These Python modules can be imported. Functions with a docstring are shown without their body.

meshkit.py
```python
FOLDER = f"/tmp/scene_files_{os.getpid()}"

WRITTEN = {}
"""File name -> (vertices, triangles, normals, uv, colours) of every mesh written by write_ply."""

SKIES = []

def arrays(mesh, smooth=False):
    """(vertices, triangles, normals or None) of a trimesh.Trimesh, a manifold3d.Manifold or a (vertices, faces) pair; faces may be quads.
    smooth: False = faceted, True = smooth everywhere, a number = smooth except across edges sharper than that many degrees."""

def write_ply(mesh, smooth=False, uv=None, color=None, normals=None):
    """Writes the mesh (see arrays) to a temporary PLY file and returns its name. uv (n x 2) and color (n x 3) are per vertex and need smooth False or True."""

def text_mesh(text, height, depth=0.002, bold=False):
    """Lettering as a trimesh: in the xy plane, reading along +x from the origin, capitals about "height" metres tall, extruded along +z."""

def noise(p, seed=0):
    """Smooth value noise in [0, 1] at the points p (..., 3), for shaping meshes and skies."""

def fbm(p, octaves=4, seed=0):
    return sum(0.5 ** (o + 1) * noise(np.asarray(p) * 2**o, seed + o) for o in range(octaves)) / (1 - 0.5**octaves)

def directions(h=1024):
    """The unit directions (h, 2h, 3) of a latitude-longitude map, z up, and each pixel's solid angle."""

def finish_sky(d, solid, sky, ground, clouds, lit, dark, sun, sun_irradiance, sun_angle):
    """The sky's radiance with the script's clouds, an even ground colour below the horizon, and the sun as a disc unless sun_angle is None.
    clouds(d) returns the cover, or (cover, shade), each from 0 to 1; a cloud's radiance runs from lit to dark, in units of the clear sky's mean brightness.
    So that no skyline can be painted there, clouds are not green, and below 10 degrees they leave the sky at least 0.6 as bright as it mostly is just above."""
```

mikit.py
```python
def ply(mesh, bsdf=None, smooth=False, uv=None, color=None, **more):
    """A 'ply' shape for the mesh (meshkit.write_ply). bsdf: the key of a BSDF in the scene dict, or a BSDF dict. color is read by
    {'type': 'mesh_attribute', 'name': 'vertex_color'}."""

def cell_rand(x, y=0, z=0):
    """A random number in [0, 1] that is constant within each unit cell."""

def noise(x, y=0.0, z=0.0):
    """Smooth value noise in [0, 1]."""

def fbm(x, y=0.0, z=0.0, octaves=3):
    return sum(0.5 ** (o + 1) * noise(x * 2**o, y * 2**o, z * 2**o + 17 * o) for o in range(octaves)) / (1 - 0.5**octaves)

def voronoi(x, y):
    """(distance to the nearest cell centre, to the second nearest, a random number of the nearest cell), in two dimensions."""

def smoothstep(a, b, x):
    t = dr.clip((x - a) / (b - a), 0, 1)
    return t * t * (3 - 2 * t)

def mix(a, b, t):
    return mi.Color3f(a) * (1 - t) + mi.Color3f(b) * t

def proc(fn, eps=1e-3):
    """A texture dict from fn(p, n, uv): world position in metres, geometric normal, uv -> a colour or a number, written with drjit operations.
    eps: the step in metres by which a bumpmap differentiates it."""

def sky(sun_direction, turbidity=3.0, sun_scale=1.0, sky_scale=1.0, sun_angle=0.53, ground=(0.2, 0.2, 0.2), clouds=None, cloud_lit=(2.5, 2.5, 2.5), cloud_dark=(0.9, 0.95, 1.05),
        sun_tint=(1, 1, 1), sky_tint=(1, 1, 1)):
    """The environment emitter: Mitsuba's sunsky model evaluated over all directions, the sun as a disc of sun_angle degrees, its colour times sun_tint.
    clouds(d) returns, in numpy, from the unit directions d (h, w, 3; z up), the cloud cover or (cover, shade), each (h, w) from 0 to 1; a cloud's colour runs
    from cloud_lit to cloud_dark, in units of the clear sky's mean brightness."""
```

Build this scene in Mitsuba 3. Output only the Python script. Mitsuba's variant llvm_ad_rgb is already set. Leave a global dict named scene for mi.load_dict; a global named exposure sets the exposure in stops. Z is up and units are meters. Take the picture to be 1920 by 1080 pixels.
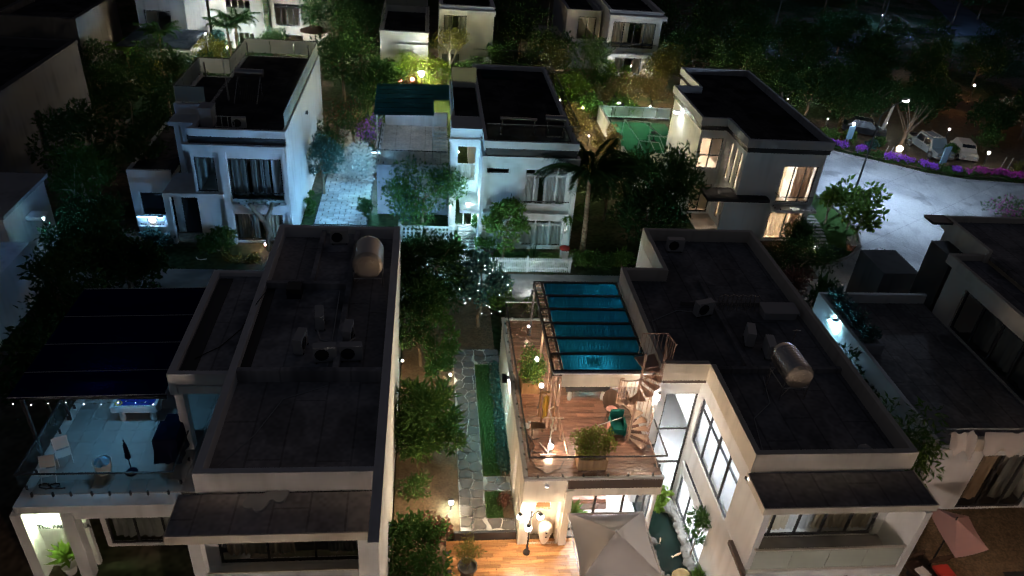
import math
import numpy as np, trimesh, drjit as dr, mitsuba as mi, mikit, meshkit
from mikit import proc, noise, fbm, voronoi, cell_rand, smoothstep, mix
PI = math.pi
scene = {'type': 'scene'}
labels = {}
# ---------------------------------------------------------------- camera, sky, exposure
exposure = 2.1
F_PX, PITCH, ROLL, YAW, CAM_H = 1405.37, 0.565449, -0.0885054, 0.1394816, 24.0


def camera_matrix():
    cy, sy, cp, sp = math.cos(YAW), math.sin(YAW), math.cos(PITCH), math.sin(PITCH)
    fwd, right = np.array([sy * cp, cy * cp, -sp]), np.array([cy, -sy, 0])
    down = np.cross(fwd, right)
    c, s = math.cos(ROLL), math.sin(ROLL)
    r2, d2 = c * right + s * down, -s * right + c * down
    m = np.eye(4)
    m[:3, 0], m[:3, 1], m[:3, 2], m[:3, 3] = -r2, -d2, fwd, (0, 0, CAM_H)
    return m


scene['camera'] = {'type': 'perspective', 'fov': 2 * math.degrees(math.atan(960 / F_PX)), 'fov_axis': 'x', 'near_clip': 0.1, 'far_clip': 900.0,
                   'to_world': mi.ScalarTransform4f(camera_matrix())}
SKY = dict(mikit.sky([0.3, 0.5, 0.25], turbidity=3, sun_scale=0.0, sky_scale=0.085, sky_tint=(1.3, 0.86, 0.74), ground=(0.05, 0.05, 0.06)))
SKY['sampling_weight'] = 4.0
scene['sky'] = SKY


# ---------------------------------------------------------------- mesh helpers
class MB:
    def __init__(self):
        self.v, self.f, self.n = [], [], 0

    def raw(self, v, f):
        v = np.asarray(v, float)
        self.v.append(v); self.f.append(np.asarray(f, int) + self.n); self.n += len(v)
        return self

    def box(self, x0, x1, y0, y1, z0, z1):
        v = [(x, y, z) for x in (x0, x1) for y in (y0, y1) for z in (z0, z1)]
        f = [(0, 1, 3), (0, 3, 2), (4, 6, 7), (4, 7, 5), (0, 4, 5), (0, 5, 1), (2, 3, 7), (2, 7, 6), (0, 2, 6), (0, 6, 4), (1, 5, 7), (1, 7, 3)]
        return self.raw(v, f)

    def obox(self, c, size, rot=0.0, tilt=0.0):
        """A box of this size centred at c, tilted about its x axis, then turned about z."""
        sx, sy, sz = np.array(size) / 2
        v = np.array([(x, y, z) for x in (-sx, sx) for y in (-sy, sy) for z in (-sz, sz)])
        f = [(0, 1, 3), (0, 3, 2), (4, 6, 7), (4, 7, 5), (0, 4, 5), (0, 5, 1), (2, 3, 7), (2, 7, 6), (0, 2, 6), (0, 6, 4), (1, 5, 7), (1, 7, 3)]
        return self.raw(v @ rx(tilt).T @ rz(rot).T + np.array(c), f)

    def tube(self, pts, r, n=6, cap=True):
        p = np.asarray(pts, float); r = np.broadcast_to(r, (len(p),))
        t = np.gradient(p, axis=0) if len(p) > 2 else np.repeat([p[1] - p[0]], 2, 0)
        t = t / (np.linalg.norm(t, axis=1, keepdims=True) + 1e-12)
        ref = np.where(np.abs(t[:, 2:]) < 0.9, [0, 0, 1.0], [1.0, 0, 0])
        a = np.cross(t, ref); a /= np.linalg.norm(a, axis=1, keepdims=True) + 1e-12
        b = np.cross(t, a); ang = np.arange(n) * 2 * PI / n
        v = p[:, None] + r[:, None, None] * (np.cos(ang)[None, :, None] * a[:, None] + np.sin(ang)[None, :, None] * b[:, None])
        f = []
        for i in range(len(p) - 1):
            for j in range(n):
                k = (j + 1) % n
                f += [(i * n + j, i * n + k, (i + 1) * n + k), (i * n + j, (i + 1) * n + k, (i + 1) * n + j)]
        v = v.reshape(-1, 3)
        if cap:
            m = len(v); v = np.vstack([v, p[:1], p[-1:]])
            for j in range(n):
                k = (j + 1) % n
                f += [(m, k, j), (m + 1, (len(p) - 1) * n + j, (len(p) - 1) * n + k)]
        return self.raw(v, f)

    def lathe(self, prof, c, n=20, axis=None):
        """prof: (r, z) pairs, turned about z at c; axis: the direction z is turned to."""
        prof = np.asarray(prof, float); ang = np.arange(n) * 2 * PI / n
        v = np.stack([prof[:, None, 0] * np.cos(ang), prof[:, None, 0] * np.sin(ang), np.repeat(prof[:, 1:], n, 1)], -1).reshape(-1, 3)
        f = []
        for i in range(len(prof) - 1):
            for j in range(n):
                k = (j + 1) % n
                f += [(i * n + j, i * n + k, (i + 1) * n + k), (i * n + j, (i + 1) * n + k, (i + 1) * n + j)]
        if axis is not None:
            v = v @ frame_to(axis).T
        return self.raw(v + np.asarray(c), f)

    def ball(self, c, r, n=10):
        th = np.linspace(-PI / 2, PI / 2, n)
        return self.lathe(np.stack([np.cos(th), np.sin(th)], 1), (0, 0, 0), 2 * n) and self._scale_last(r, c)

    def _scale_last(self, r, c):
        self.v[-1] = self.v[-1] * np.asarray(r, float) + np.asarray(c)
        return self

    def prism(self, poly, z0, z1):
        """A convex or star-shaped outline (anticlockwise) from z0 to z1."""
        p = np.asarray(poly, float); n = len(p); c = p.mean(0)
        v = np.vstack([np.c_[p, np.full(n, z0)], np.c_[p, np.full(n, z1)], [[*c, z0], [*c, z1]]])
        f = []
        for i in range(n):
            j = (i + 1) % n
            f += [(i, j, n + j), (i, n + j, n + i), (2 * n, j, i), (2 * n + 1, n + i, n + j)]
        return self.raw(v, f)

    def grid(self, P):
        """A sheet through the points P (a, b, 3)."""
        a, b = P.shape[:2]
        i, j = np.meshgrid(np.arange(a - 1), np.arange(b - 1), indexing='ij')
        q = np.stack([i * b + j, (i + 1) * b + j, (i + 1) * b + j + 1, i * b + j + 1], -1).reshape(-1, 4)
        return self.raw(P.reshape(-1, 3), np.vstack([q[:, [0, 1, 2]], q[:, [0, 2, 3]]]))

    def add(self, m):
        return self.raw(m.vertices, m.faces)

    def mesh(self):
        return np.vstack(self.v), np.vstack(self.f)


def rz(a):
    return np.array([[math.cos(a), -math.sin(a), 0], [math.sin(a), math.cos(a), 0], [0, 0, 1]])


def rx(a):
    return np.array([[1, 0, 0], [0, math.cos(a), -math.sin(a)], [0, math.sin(a), math.cos(a)]])


def frame_to(d):
    d = np.asarray(d, float); d = d / np.linalg.norm(d)
    a = np.cross(d, [0, 0, 1.0] if abs(d[2]) < 0.9 else [1.0, 0, 0]); a /= np.linalg.norm(a)
    return np.stack([a, np.cross(d, a), d], 1)


def T(x=0, y=0, z=0, rot=0.0, s=1.0):
    m = np.eye(4); m[:3, :3] = rz(rot) * s; m[:3, 3] = (x, y, z)
    return mi.ScalarTransform4f(m)


# ---------------------------------------------------------------- scene helpers
GROUPS = {'villa': 'white villas of the estate', 'tree': 'trees around the villas', 'shrub': 'garden shrubs', 'palm_tree': 'palm trees', 'air_conditioner': 'air conditioners on the roofs', 'garden_lamp': 'garden lamps', 'water_tank': 'steel roof water tanks',
          'post_lamp': 'post lamps in the lane', 'bollard_lamp': 'lamps on the timber deck', 'street_lamp': 'street lamps', 'frangipani': 'frangipani trees by the road', 'flower_hedge': 'stretches of the violet hedge', 'bougainvillea': 'bougainvillea by the driveway',
          'potted_plant': 'potted plants', 'planter': 'box planters on the deck', 'picket_fence': 'white picket fences', 'koi_fish': 'koi in the pond', 'hedge': 'hedges', 'chair': 'folding chairs', 'pool_ball': 'balls on the left pool table', 'ceiling_panel': 'ceiling lamps indoors',
          'flood_light': 'flood lamps', 'sheet': 'white sheets drying on the right terrace', 'marker_post': 'thin stakes by the road', 'car': 'parked cars', 'lounge_chair': 'lounge chairs below the parasol', 'lantern': 'red paper lanterns', 'arching_plant': 'arching plants at the hedge', 'foam_board': 'pads on the front eave', 'pond_plant': 'plants round the pond', 'notice_sign': 'light blue signs by the hedge'}

used = set()


def fresh(key):
    if key not in used:
        used.add(key); return key
    i = 1
    while f'{key}_{i:03d}' in used:
        i += 1
    used.add(f'{key}_{i:03d}'); return f'{key}_{i:03d}'


def thing(name, label, cat, group=None, kind=None):
    k = fresh(name)
    labels[k] = {'label': label, 'category': cat}
    group = group or GROUPS.get(name)
    if group: labels[k]['group'] = group
    if kind: labels[k]['kind'] = kind
    return k


def put(key, mb, mat, smooth=False, **more):
    scene[key] = mikit.ply(mb.mesh() if isinstance(mb, MB) else mb, 'bsdf_' + mat, smooth, **more)
    return key


def part(parent, name, mb, mat, smooth=False, label=None, kind=None, **more):
    k = fresh(parent + '__' + name)
    put(k, mb, mat, smooth, **more)
    if label or kind:
        labels[k] = {**({'label': label} if label else {}), **({'kind': kind} if kind else {})}
    return k


def one(name, label, cat, mb, mat, smooth=False, group=None, **more):
    return put(thing(name, label, cat, group), mb, mat, smooth, **more)


def struct(name, mb, mat, label=None, smooth=False, kind='structure'):
    k = fresh(name)
    labels[k] = {'kind': kind, 'label': label or name.replace('_', ' ')}
    return put(k, mb, mat, smooth)


def stamp(parent, name, ply, tf):
    """One more copy of a ply dict as a part."""
    k = fresh(parent + '__' + name)
    scene[k] = {**ply, 'to_world': tf}
    return k


lamp_no = [0]


def emit(col, rad, w=1.0):
    c = np.asarray(col, float) * rad
    return {'type': 'area', 'radiance': {'type': 'rgb', 'value': c.tolist()}, 'sampling_weight': float(w)}


def glow(parent, name, mb, col, I, area, w=1.0, mat='bulb', smooth=True):
    """A lit lamp body: I is its luminous intensity, area its projected area."""
    return part(parent, name, mb, mat, smooth, emitter=emit(col, I / area, w))


def spot(pos, to, col, I, cut=45.0, beam=None, w=1.0):
    lamp_no[0] += 1
    scene[f'spot_beam_{lamp_no[0]:03d}'] = {'type': 'spot', 'intensity': {'type': 'rgb', 'value': (np.asarray(col, float) * I).tolist()}, 'cutoff_angle': float(cut), 'beam_width': float(beam or cut * 0.6),
                                            'to_world': mi.ScalarTransform4f().look_at(origin=list(map(float, pos)), target=list(map(float, to)), up=[0.1, 0.9, 0.2]), 'sampling_weight': float(w)}


def point(pos, col, I, w=1.0):
    lamp_no[0] += 1
    scene[f'point_light_{lamp_no[0]:03d}'] = {'type': 'point', 'position': list(map(float, pos)), 'intensity': {'type': 'rgb', 'value': (np.asarray(col, float) * I).tolist()}, 'sampling_weight': float(w)}


# ---------------------------------------------------------------- materials
def rgb(r, g, b):
    return {'type': 'rgb', 'value': [r, g, b]}


def mat(name, d, two=True):
    scene['bsdf_' + name] = {'type': 'twosided', 'b': d} if two else d


def flat(name, r, g, b):
    mat(name, {'type': 'diffuse', 'reflectance': rgb(r, g, b)})


def gloss(name, r, g, b, rough=0.4, metal=0.0, spec=0.5, **more):
    mat(name, {'type': 'principled', 'base_color': rgb(r, g, b), 'roughness': rough, 'metallic': metal, 'specular': spec, **more})


def tex(name, fn, rough=None, spec=0.3):
    if rough is None:
        mat(name, {'type': 'diffuse', 'reflectance': proc(fn)})
    else:
        mat(name, {'type': 'principled', 'base_color': proc(fn), 'roughness': rough, 'specular': spec})


def plaster_fn(base, dirt):
    def fn(p, n, uv):
        streak = fbm(p.x * 3.1, p.y * 3.1, p.z * 0.35) * 0.6 + fbm(p.x * 0.7, p.y * 0.7, p.z * 0.9) * 0.4
        return mix(base, dirt, smoothstep(0.45, 0.8, streak) * 0.75)
    return fn


tex('white_plaster', plaster_fn((0.74, 0.73, 0.71), (0.58, 0.56, 0.53)))
tex('beige_plaster', plaster_fn((0.66, 0.60, 0.51), (0.45, 0.40, 0.33)))
tex('dark_plaster', plaster_fn((0.11, 0.11, 0.11), (0.07, 0.07, 0.07)))
tex('grey_plaster', plaster_fn((0.40, 0.40, 0.41), (0.24, 0.24, 0.25)))


def roof_fn(dark, light, sx, sy, seed, seam=1.05, contrast=1.0):
    """Bitumen or screed: sheets with lapped seams, dried puddles with a pale rim, dust and scuffs."""
    def fn(p, n, uv):
        big = fbm(p.x * sx, p.y * sy, seed, 4)
        c = mix(dark, light, smoothstep(0.3, 0.75, big))
        row = dr.floor(p.x / seam + 0.03 * noise(p.x, p.y * 0.5, seed))
        c = c * (0.93 + 0.14 * cell_rand(row, dr.floor(p.y / 4.3 + cell_rand(row, 7)), seed))
        e = p.x / seam + 0.03 * noise(p.x, p.y * 0.5, seed); e = dr.abs(e - dr.round(e)) * seam
        f = p.y / 4.3 + cell_rand(row, 7); f = dr.abs(f - dr.round(f)) * 4.3
        c = c * (1 - 0.3 * (1 - smoothstep(0.012, 0.05, dr.minimum(e, f))))
        q = fbm(p.x * 0.45, p.y * 0.38, seed + 20.0, 3) - 0.03
        rim = smoothstep(0.53, 0.57, q) * (1 - smoothstep(0.57, 0.64, q))
        c = c * (1 - 0.22 * smoothstep(0.56, 0.66, q) * contrast) + mi.Color3f(0.07, 0.065, 0.06) * rim * contrast * 0.6
        return c * (0.82 + 0.36 * noise(p.x * 9, p.y * 9))
    return fn


tex('roof_concrete', roof_fn((0.17, 0.17, 0.18), (0.42, 0.41, 0.41), 0.8, 0.8, 3.0, 2.4))
tex('roof_black', roof_fn((0.03, 0.03, 0.033), (0.07, 0.068, 0.068), 0.9, 0.9, 7.0, 1.05, 0.4))
tex('roof_membrane', roof_fn((0.19, 0.185, 0.185), (0.30, 0.285, 0.28), 0.9, 0.7, 9.0))
tex('roof_brown', roof_fn((0.32, 0.30, 0.285), (0.46, 0.42, 0.40), 0.8, 0.8, 11.0))
tex('asphalt', lambda p, n, uv: mix((0.05, 0.05, 0.055), (0.09, 0.09, 0.095), fbm(p.x * 0.4, p.y * 0.4, 2.0, 4)))
tex('pale_concrete', lambda p, n, uv: mix((0.42, 0.41, 0.40), (0.28, 0.27, 0.26), fbm(p.x * 1.3, p.y * 1.3, p.z, 4)))


def road_fn(p, n, uv):
    big = smoothstep(0.42, 0.72, fbm(p.x * 0.22, p.y * 0.3, 1.0, 4))
    u, v = (p.x * 0.85 + p.y * 0.53) / 5.2, (p.y * 0.85 - p.x * 0.53) / 5.2
    ju, jv = dr.abs(u - dr.round(u)), dr.abs(v - dr.round(v))
    joint = 1 - smoothstep(0.003, 0.012, dr.minimum(ju, jv))
    scuff = smoothstep(0.60, 0.78, fbm(p.x * 2.2 - p.y * 0.6, p.y * 0.5, 5.0, 3))
    c = mix((0.44, 0.44, 0.43), (0.27, 0.275, 0.28), big)
    c = mix(c, (0.20, 0.20, 0.21), joint * 0.4 + scuff * 0.25)
    c = c * (0.95 + 0.1 * cell_rand(dr.round(u - 0.5), dr.round(v - 0.5), 3))
    tw = dr.abs(dr.sqrt(dr.square(p.x - 58) + dr.square(p.y - 30)) - 23.5 - 1.5 * noise(p.x * 0.12, p.y * 0.12, 4))
    track = (1 - smoothstep(0.05, 0.35, dr.abs(tw - 0.8))) * noise(p.x * 0.5, p.y * 0.5, 8)
    oil = smoothstep(0.70, 0.80, fbm(p.x * 0.55, p.y * 0.55, 12.0, 3))
    c = c * (1 - 0.22 * track - 0.25 * oil)
    return c * (0.9 + 0.2 * noise(p.x * 14, p.y * 14))


tex('road_concrete', road_fn)
tex('lane_concrete', lambda p, n, uv: mix((0.30, 0.28, 0.26), (0.17, 0.16, 0.15), smoothstep(0.35, 0.7, fbm(p.x * 0.6, p.y * 0.9, 2.0, 4))))
tex('soil', lambda p, n, uv: mix((0.085, 0.06, 0.04), (0.16, 0.115, 0.075), fbm(p.x * 2.5, p.y * 2.5, 0.5, 4)) * (0.7 + 0.6 * noise(p.x * 17, p.y * 17)))
tex('ground_mix', lambda p, n, uv: mix((0.03, 0.045, 0.02), (0.09, 0.07, 0.05), smoothstep(0.4, 0.65, fbm(p.x * 0.25, p.y * 0.25, 4.0, 4))) * (0.6 + 0.8 * noise(p.x * 6, p.y * 6)))
tex('lawn', lambda p, n, uv: mix((0.025, 0.06, 0.018), (0.055, 0.10, 0.03), fbm(p.x * 3, p.y * 3, 0.3, 3)) * (0.55 + 0.9 * noise(p.x * 40, p.y * 40)))
flat('grass_blade', 0.045, 0.095, 0.03)
tex('turf', lambda p, n, uv: mix((0.03, 0.12, 0.06), (0.05, 0.17, 0.08), fbm(p.x * 2, p.y * 2, 0.3, 3)))


def wood_fn(base, dark, w, ln, ox=0.0):
    """Boards of width w along x."""
    def fn(p, n, uv):
        row = dr.floor((p.y - ox) / w)
        seg = dr.floor((p.x + cell_rand(row, 3) * ln) / ln)
        r = cell_rand(row, seg, 5)
        grain = fbm(p.x * 1.6 + r * 31, p.y * 28, row, 3)
        return mix(base, dark, smoothstep(0.25, 0.8, grain) * 0.65) * (0.68 + 0.62 * r)
    return fn


tex('deck_wood', wood_fn((0.165, 0.082, 0.053), (0.065, 0.03, 0.021), 0.20, 1.6), 0.38, 0.5)
tex('patio_wood', wood_fn((0.47, 0.23, 0.09), (0.27, 0.115, 0.04), 0.16, 1.3), 0.30, 0.5)
tex('post_wood', lambda p, n, uv: mix((0.36, 0.22, 0.11), (0.17, 0.09, 0.045), fbm(p.x * 12, p.y * 12, p.z * 1.5, 3)), 0.5)
tex('flagstone', lambda p, n, uv: mix((0.055, 0.05, 0.047), (0.12, 0.105, 0.095), noise(p.x * 1.7, p.y * 1.7, 9.0)) * (0.75 + 0.5 * fbm(p.x * 7, p.y * 7, 2.0, 3)), 0.55)
tex('paver', lambda p, n, uv: mix((0.33, 0.33, 0.32), (0.52, 0.52, 0.50), cell_rand(dr.floor(p.x * 1.15), dr.floor(p.y * 2.2))) * (0.72 + 0.5 * fbm(p.x * 5, p.y * 5, 2.0, 3)), 0.5)
flat('mortar', 0.62, 0.59, 0.55)
flat('dark_joint', 0.05, 0.05, 0.05)
flat('white_paint', 0.78, 0.78, 0.77)
gloss('black_metal', 0.025, 0.025, 0.027, 0.4)
gloss('brown_metal', 0.06, 0.04, 0.032, 0.4)
gloss('white_metal', 0.72, 0.72, 0.72, 0.35)
gloss('rose_metal', 0.46, 0.31, 0.235, 0.4, 0.15)
gloss('steel', 0.62, 0.58, 0.53, 0.28, 0.9)
gloss('steel_bright', 0.72, 0.66, 0.58, 0.22, 0.95)
gloss('tank_cap', 0.60, 0.50, 0.40, 0.38, 0.55)
gloss('unit_white', 0.40, 0.40, 0.39, 0.5)
gloss('black_plastic', 0.02, 0.02, 0.022, 0.5)
flat('dark_room', 0.05, 0.05, 0.055)
flat('room_white', 0.78, 0.78, 0.79)
flat('room_warm', 0.74, 0.64, 0.54)
flat('bulb', 0.8, 0.8, 0.8)
mat('pane', {'type': 'thindielectric', 'int_ior': 1.5, 'specular_transmittance': rgb(0.93, 0.95, 0.94)}, False)
mat('pane_tint', {'type': 'thindielectric', 'int_ior': 1.5, 'specular_transmittance': rgb(0.62, 0.66, 0.66)}, False)
mat('water_skin', {'type': 'thindielectric', 'int_ior': 1.33, 'specular_transmittance': rgb(0.8, 0.87, 0.84)}, False)
for nm, c, t in (('frost_pane', (0.34, 0.36, 0.31), 0.55), ('blue_sheet', (0.0015, 0.040, 0.085), 0.9), ('dark_sheet', (0.004, 0.006, 0.045), 0.2), ('green_sheet', (0.012, 0.05, 0.055), 0.5),
                 ('curtain_cream', (0.58, 0.50, 0.38), 0.9), ('curtain_white', (0.72, 0.72, 0.72), 0.9), ('curtain_brown', (0.30, 0.22, 0.16), 0.4), ('curtain_grey', (0.19, 0.195, 0.185), 0.4)):
    scene['bsdf_' + nm] = {'type': 'principledthin', 'base_color': rgb(*c), 'roughness': 0.75 if 'sheet' in nm or 'pane' in nm else 0.8, 'diff_trans': t, 'spec_trans': 0.0, 'eta': 1.4}
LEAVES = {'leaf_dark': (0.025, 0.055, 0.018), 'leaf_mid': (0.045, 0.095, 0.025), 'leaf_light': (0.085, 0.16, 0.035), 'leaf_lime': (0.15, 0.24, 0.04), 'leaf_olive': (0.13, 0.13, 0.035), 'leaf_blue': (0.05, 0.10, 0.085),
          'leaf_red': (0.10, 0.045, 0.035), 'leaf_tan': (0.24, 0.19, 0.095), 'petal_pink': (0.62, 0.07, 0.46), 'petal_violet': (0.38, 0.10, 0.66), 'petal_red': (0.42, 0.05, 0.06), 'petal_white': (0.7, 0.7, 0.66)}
for nm, c in LEAVES.items():
    scene['bsdf_' + nm] = {'type': 'principledthin', 'base_color': rgb(*c), 'roughness': 0.42, 'diff_trans': 0.55, 'spec_trans': 0.0, 'eta': 1.45}
tex('bark', lambda p, n, uv: mix((0.22, 0.17, 0.12), (0.09, 0.065, 0.045), fbm(p.x * 9, p.y * 9, p.z * 2.5, 3)))
tex('palm_bark', lambda p, n, uv: mix((0.34, 0.24, 0.16), (0.17, 0.11, 0.07), smoothstep(0.3, 0.7, noise(p.x * 3, p.y * 3, p.z * 9))))
flat('pale_bark', 0.40, 0.36, 0.31)
gloss('umbrella_cloth', 0.40, 0.36, 0.33, 0.8)
gloss('pink_cloth', 0.50, 0.28, 0.25, 0.8)
flat('white_cloth', 0.66, 0.60, 0.56)
flat('navy_cloth', 0.006, 0.008, 0.02)
flat('felt_blue', 0.008, 0.022, 0.15)
flat('teal_cloth', 0.008, 0.065, 0.055)
flat('red_cloth', 0.42, 0.05, 0.04)
flat('rose_cloth', 0.45, 0.24, 0.20)
flat('yellow_cloth', 0.55, 0.36, 0.08)
flat('wicker', 0.055, 0.035, 0.025)
gloss('ceramic', 0.72, 0.66, 0.56, 0.25)
gloss('pot_terracotta', 0.34, 0.14, 0.08, 0.6)
gloss('pot_white', 0.62, 0.61, 0.58, 0.5)
gloss('pot_dark', 0.04, 0.035, 0.03, 0.5)
tex('rock', lambda p, n, uv: mix((0.05, 0.048, 0.045), (0.25, 0.235, 0.21), fbm(p.x * 4, p.y * 4, p.z * 4, 3)))
tex('rock_ochre', lambda p, n, uv: mix((0.26, 0.19, 0.10), (0.45, 0.34, 0.18), fbm(p.x * 4, p.y * 4, p.z * 4, 3)))
flat('pond_floor', 0.012, 0.02, 0.018)
gloss('koi', 0.72, 0.45, 0.30, 0.3)
gloss('sign_blue', 0.17, 0.33, 0.44, 0.5)
gloss('van_paint', 0.20, 0.235, 0.24, 0.3, 0.2, 0.6, clearcoat=0.6)
gloss('cart_cream', 0.52, 0.40, 0.30, 0.35)
gloss('car_black', 0.012, 0.013, 0.015, 0.25, 0.0, 0.6)
gloss('tyre', 0.02, 0.02, 0.02, 0.7)
gloss('dark_glass', 0.008, 0.009, 0.011, 0.12)
flat('lantern_red', 0.6, 0.05, 0.05)
flat('tennis_green', 0.09, 0.24, 0.14)
# ---------------------------------------------------------------- building components
WARM, WARM2, COOL, BLUE, TEAL, GREEN, LIME = (1.0, 0.66, 0.36), (1.0, 0.78, 0.55), (0.86, 0.93, 1.0), (0.42, 0.66, 1.0), (0.40, 0.92, 0.95), (0.35, 1.0, 0.45), (0.80, 1.0, 0.42)


def wall(mb, axis, a0, a1, c0, c1, z0, z1, ops=()):
    """A wall along x (axis 0) or y (axis 1) from a0 to a1, from c0 to c1 across, with openings (a, b, low, high)."""
    cuts = sorted({a0, a1, *[min(max(o[i], a0), a1) for o in ops for i in (0, 1)]})
    for a, b in zip(cuts[:-1], cuts[1:]):
        if b - a < 1e-6: continue
        holes = sorted((max(o[2], z0), min(o[3], z1)) for o in ops if o[0] < (a + b) / 2 < o[1])
        z = z0
        for lo, hi in holes + [(z1, z1)]:
            if lo - z > 1e-6:
                mb.box(*((a, b, c0, c1) if axis == 0 else (c0, c1, a, b)), z, lo)
            z = max(z, hi)


def abox(mb, axis, a0, a1, c0, c1, z0, z1):
    return mb.box(*((a0, a1, c0, c1) if axis == 0 else (c0, c1, a0, a1)), z0, z1)


def window(parent, axis, c, a0, a1, z0, z1, cols=2, rows=(), frame='black_metal', t=0.06, glass='pane', depth=0.08, name='window', cuts=None):
    """Frame in the plane at c (across), panes as its sub-parts (or joined to it where the parent is a part)."""
    m = MB(); h = t / 2
    abox(m, axis, a0, a1, c - depth / 2, c + depth / 2, z0, z0 + t); abox(m, axis, a0, a1, c - depth / 2, c + depth / 2, z1 - t, z1)
    xs = cuts or list(np.linspace(a0, a1, cols + 1)[1:-1])
    for x in [a0 + h] + list(xs) + [a1 - h]:
        abox(m, axis, x - h, x + h, c - depth / 2, c + depth / 2, z0 + t, z1 - t)
    for r in rows:
        e = [a0 + t] + [y for x in xs for y in (x - h, x + h)] + [a1 - t]
        for i in range(0, len(e), 2):
            abox(m, axis, e[i], e[i + 1], c - depth / 2 + .003, c + depth / 2 - .003, r - h, r + h)
    k = part(parent, name, m, frame)
    e = [a0 + t] + [y for x in xs for y in (x - h, x + h)] + [a1 - t]
    zs = [z0 + t] + [y for r in rows for y in (r - h, r + h)] + [z1 - t]
    for i in range(0, len(e), 2):
        for j in range(0, len(zs), 2):
            q = MB()
            A, B = (e[i], zs[j]), (e[i + 1], zs[j + 1])
            q.raw([(A[0], c, A[1]), (B[0], c, A[1]), (B[0], c, B[1]), (A[0], c, B[1])] if axis == 0 else [(c, A[0], A[1]), (c, B[0], A[1]), (c, B[0], B[1]), (c, A[0], B[1])], [(0, 1, 2), (0, 2, 3)])
            part(k, 'pane', q, glass)
    return k


def curtain(parent, axis, c, a0, a1, z0, z1, cloth, seed=0, fold=0.16, amp=0.045, name='curtain'):
    n = max(12, int((a1 - a0) / fold * 8))
    u = np.linspace(0, 1, n); rng = np.random.default_rng(seed)
    ph = np.cumsum(1 + 0.5 * rng.standard_normal(n)) * (2 * PI * (a1 - a0) / fold / n)
    P = np.zeros((2, n, 3))
    for i, z in enumerate((z1, z0)):
        off = amp * np.sin(ph) * (0.75 + 0.5 * i) + 0.5 * amp * np.sin(ph * 0.37 + 1)
        a = a0 + (a1 - a0) * u
        P[i] = np.stack([a, c + off, np.full(n, z)], 1) if axis == 0 else np.stack([c + off, a, np.full(n, z)], 1)
    return part(parent, name, MB().grid(P), cloth, True)


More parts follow.
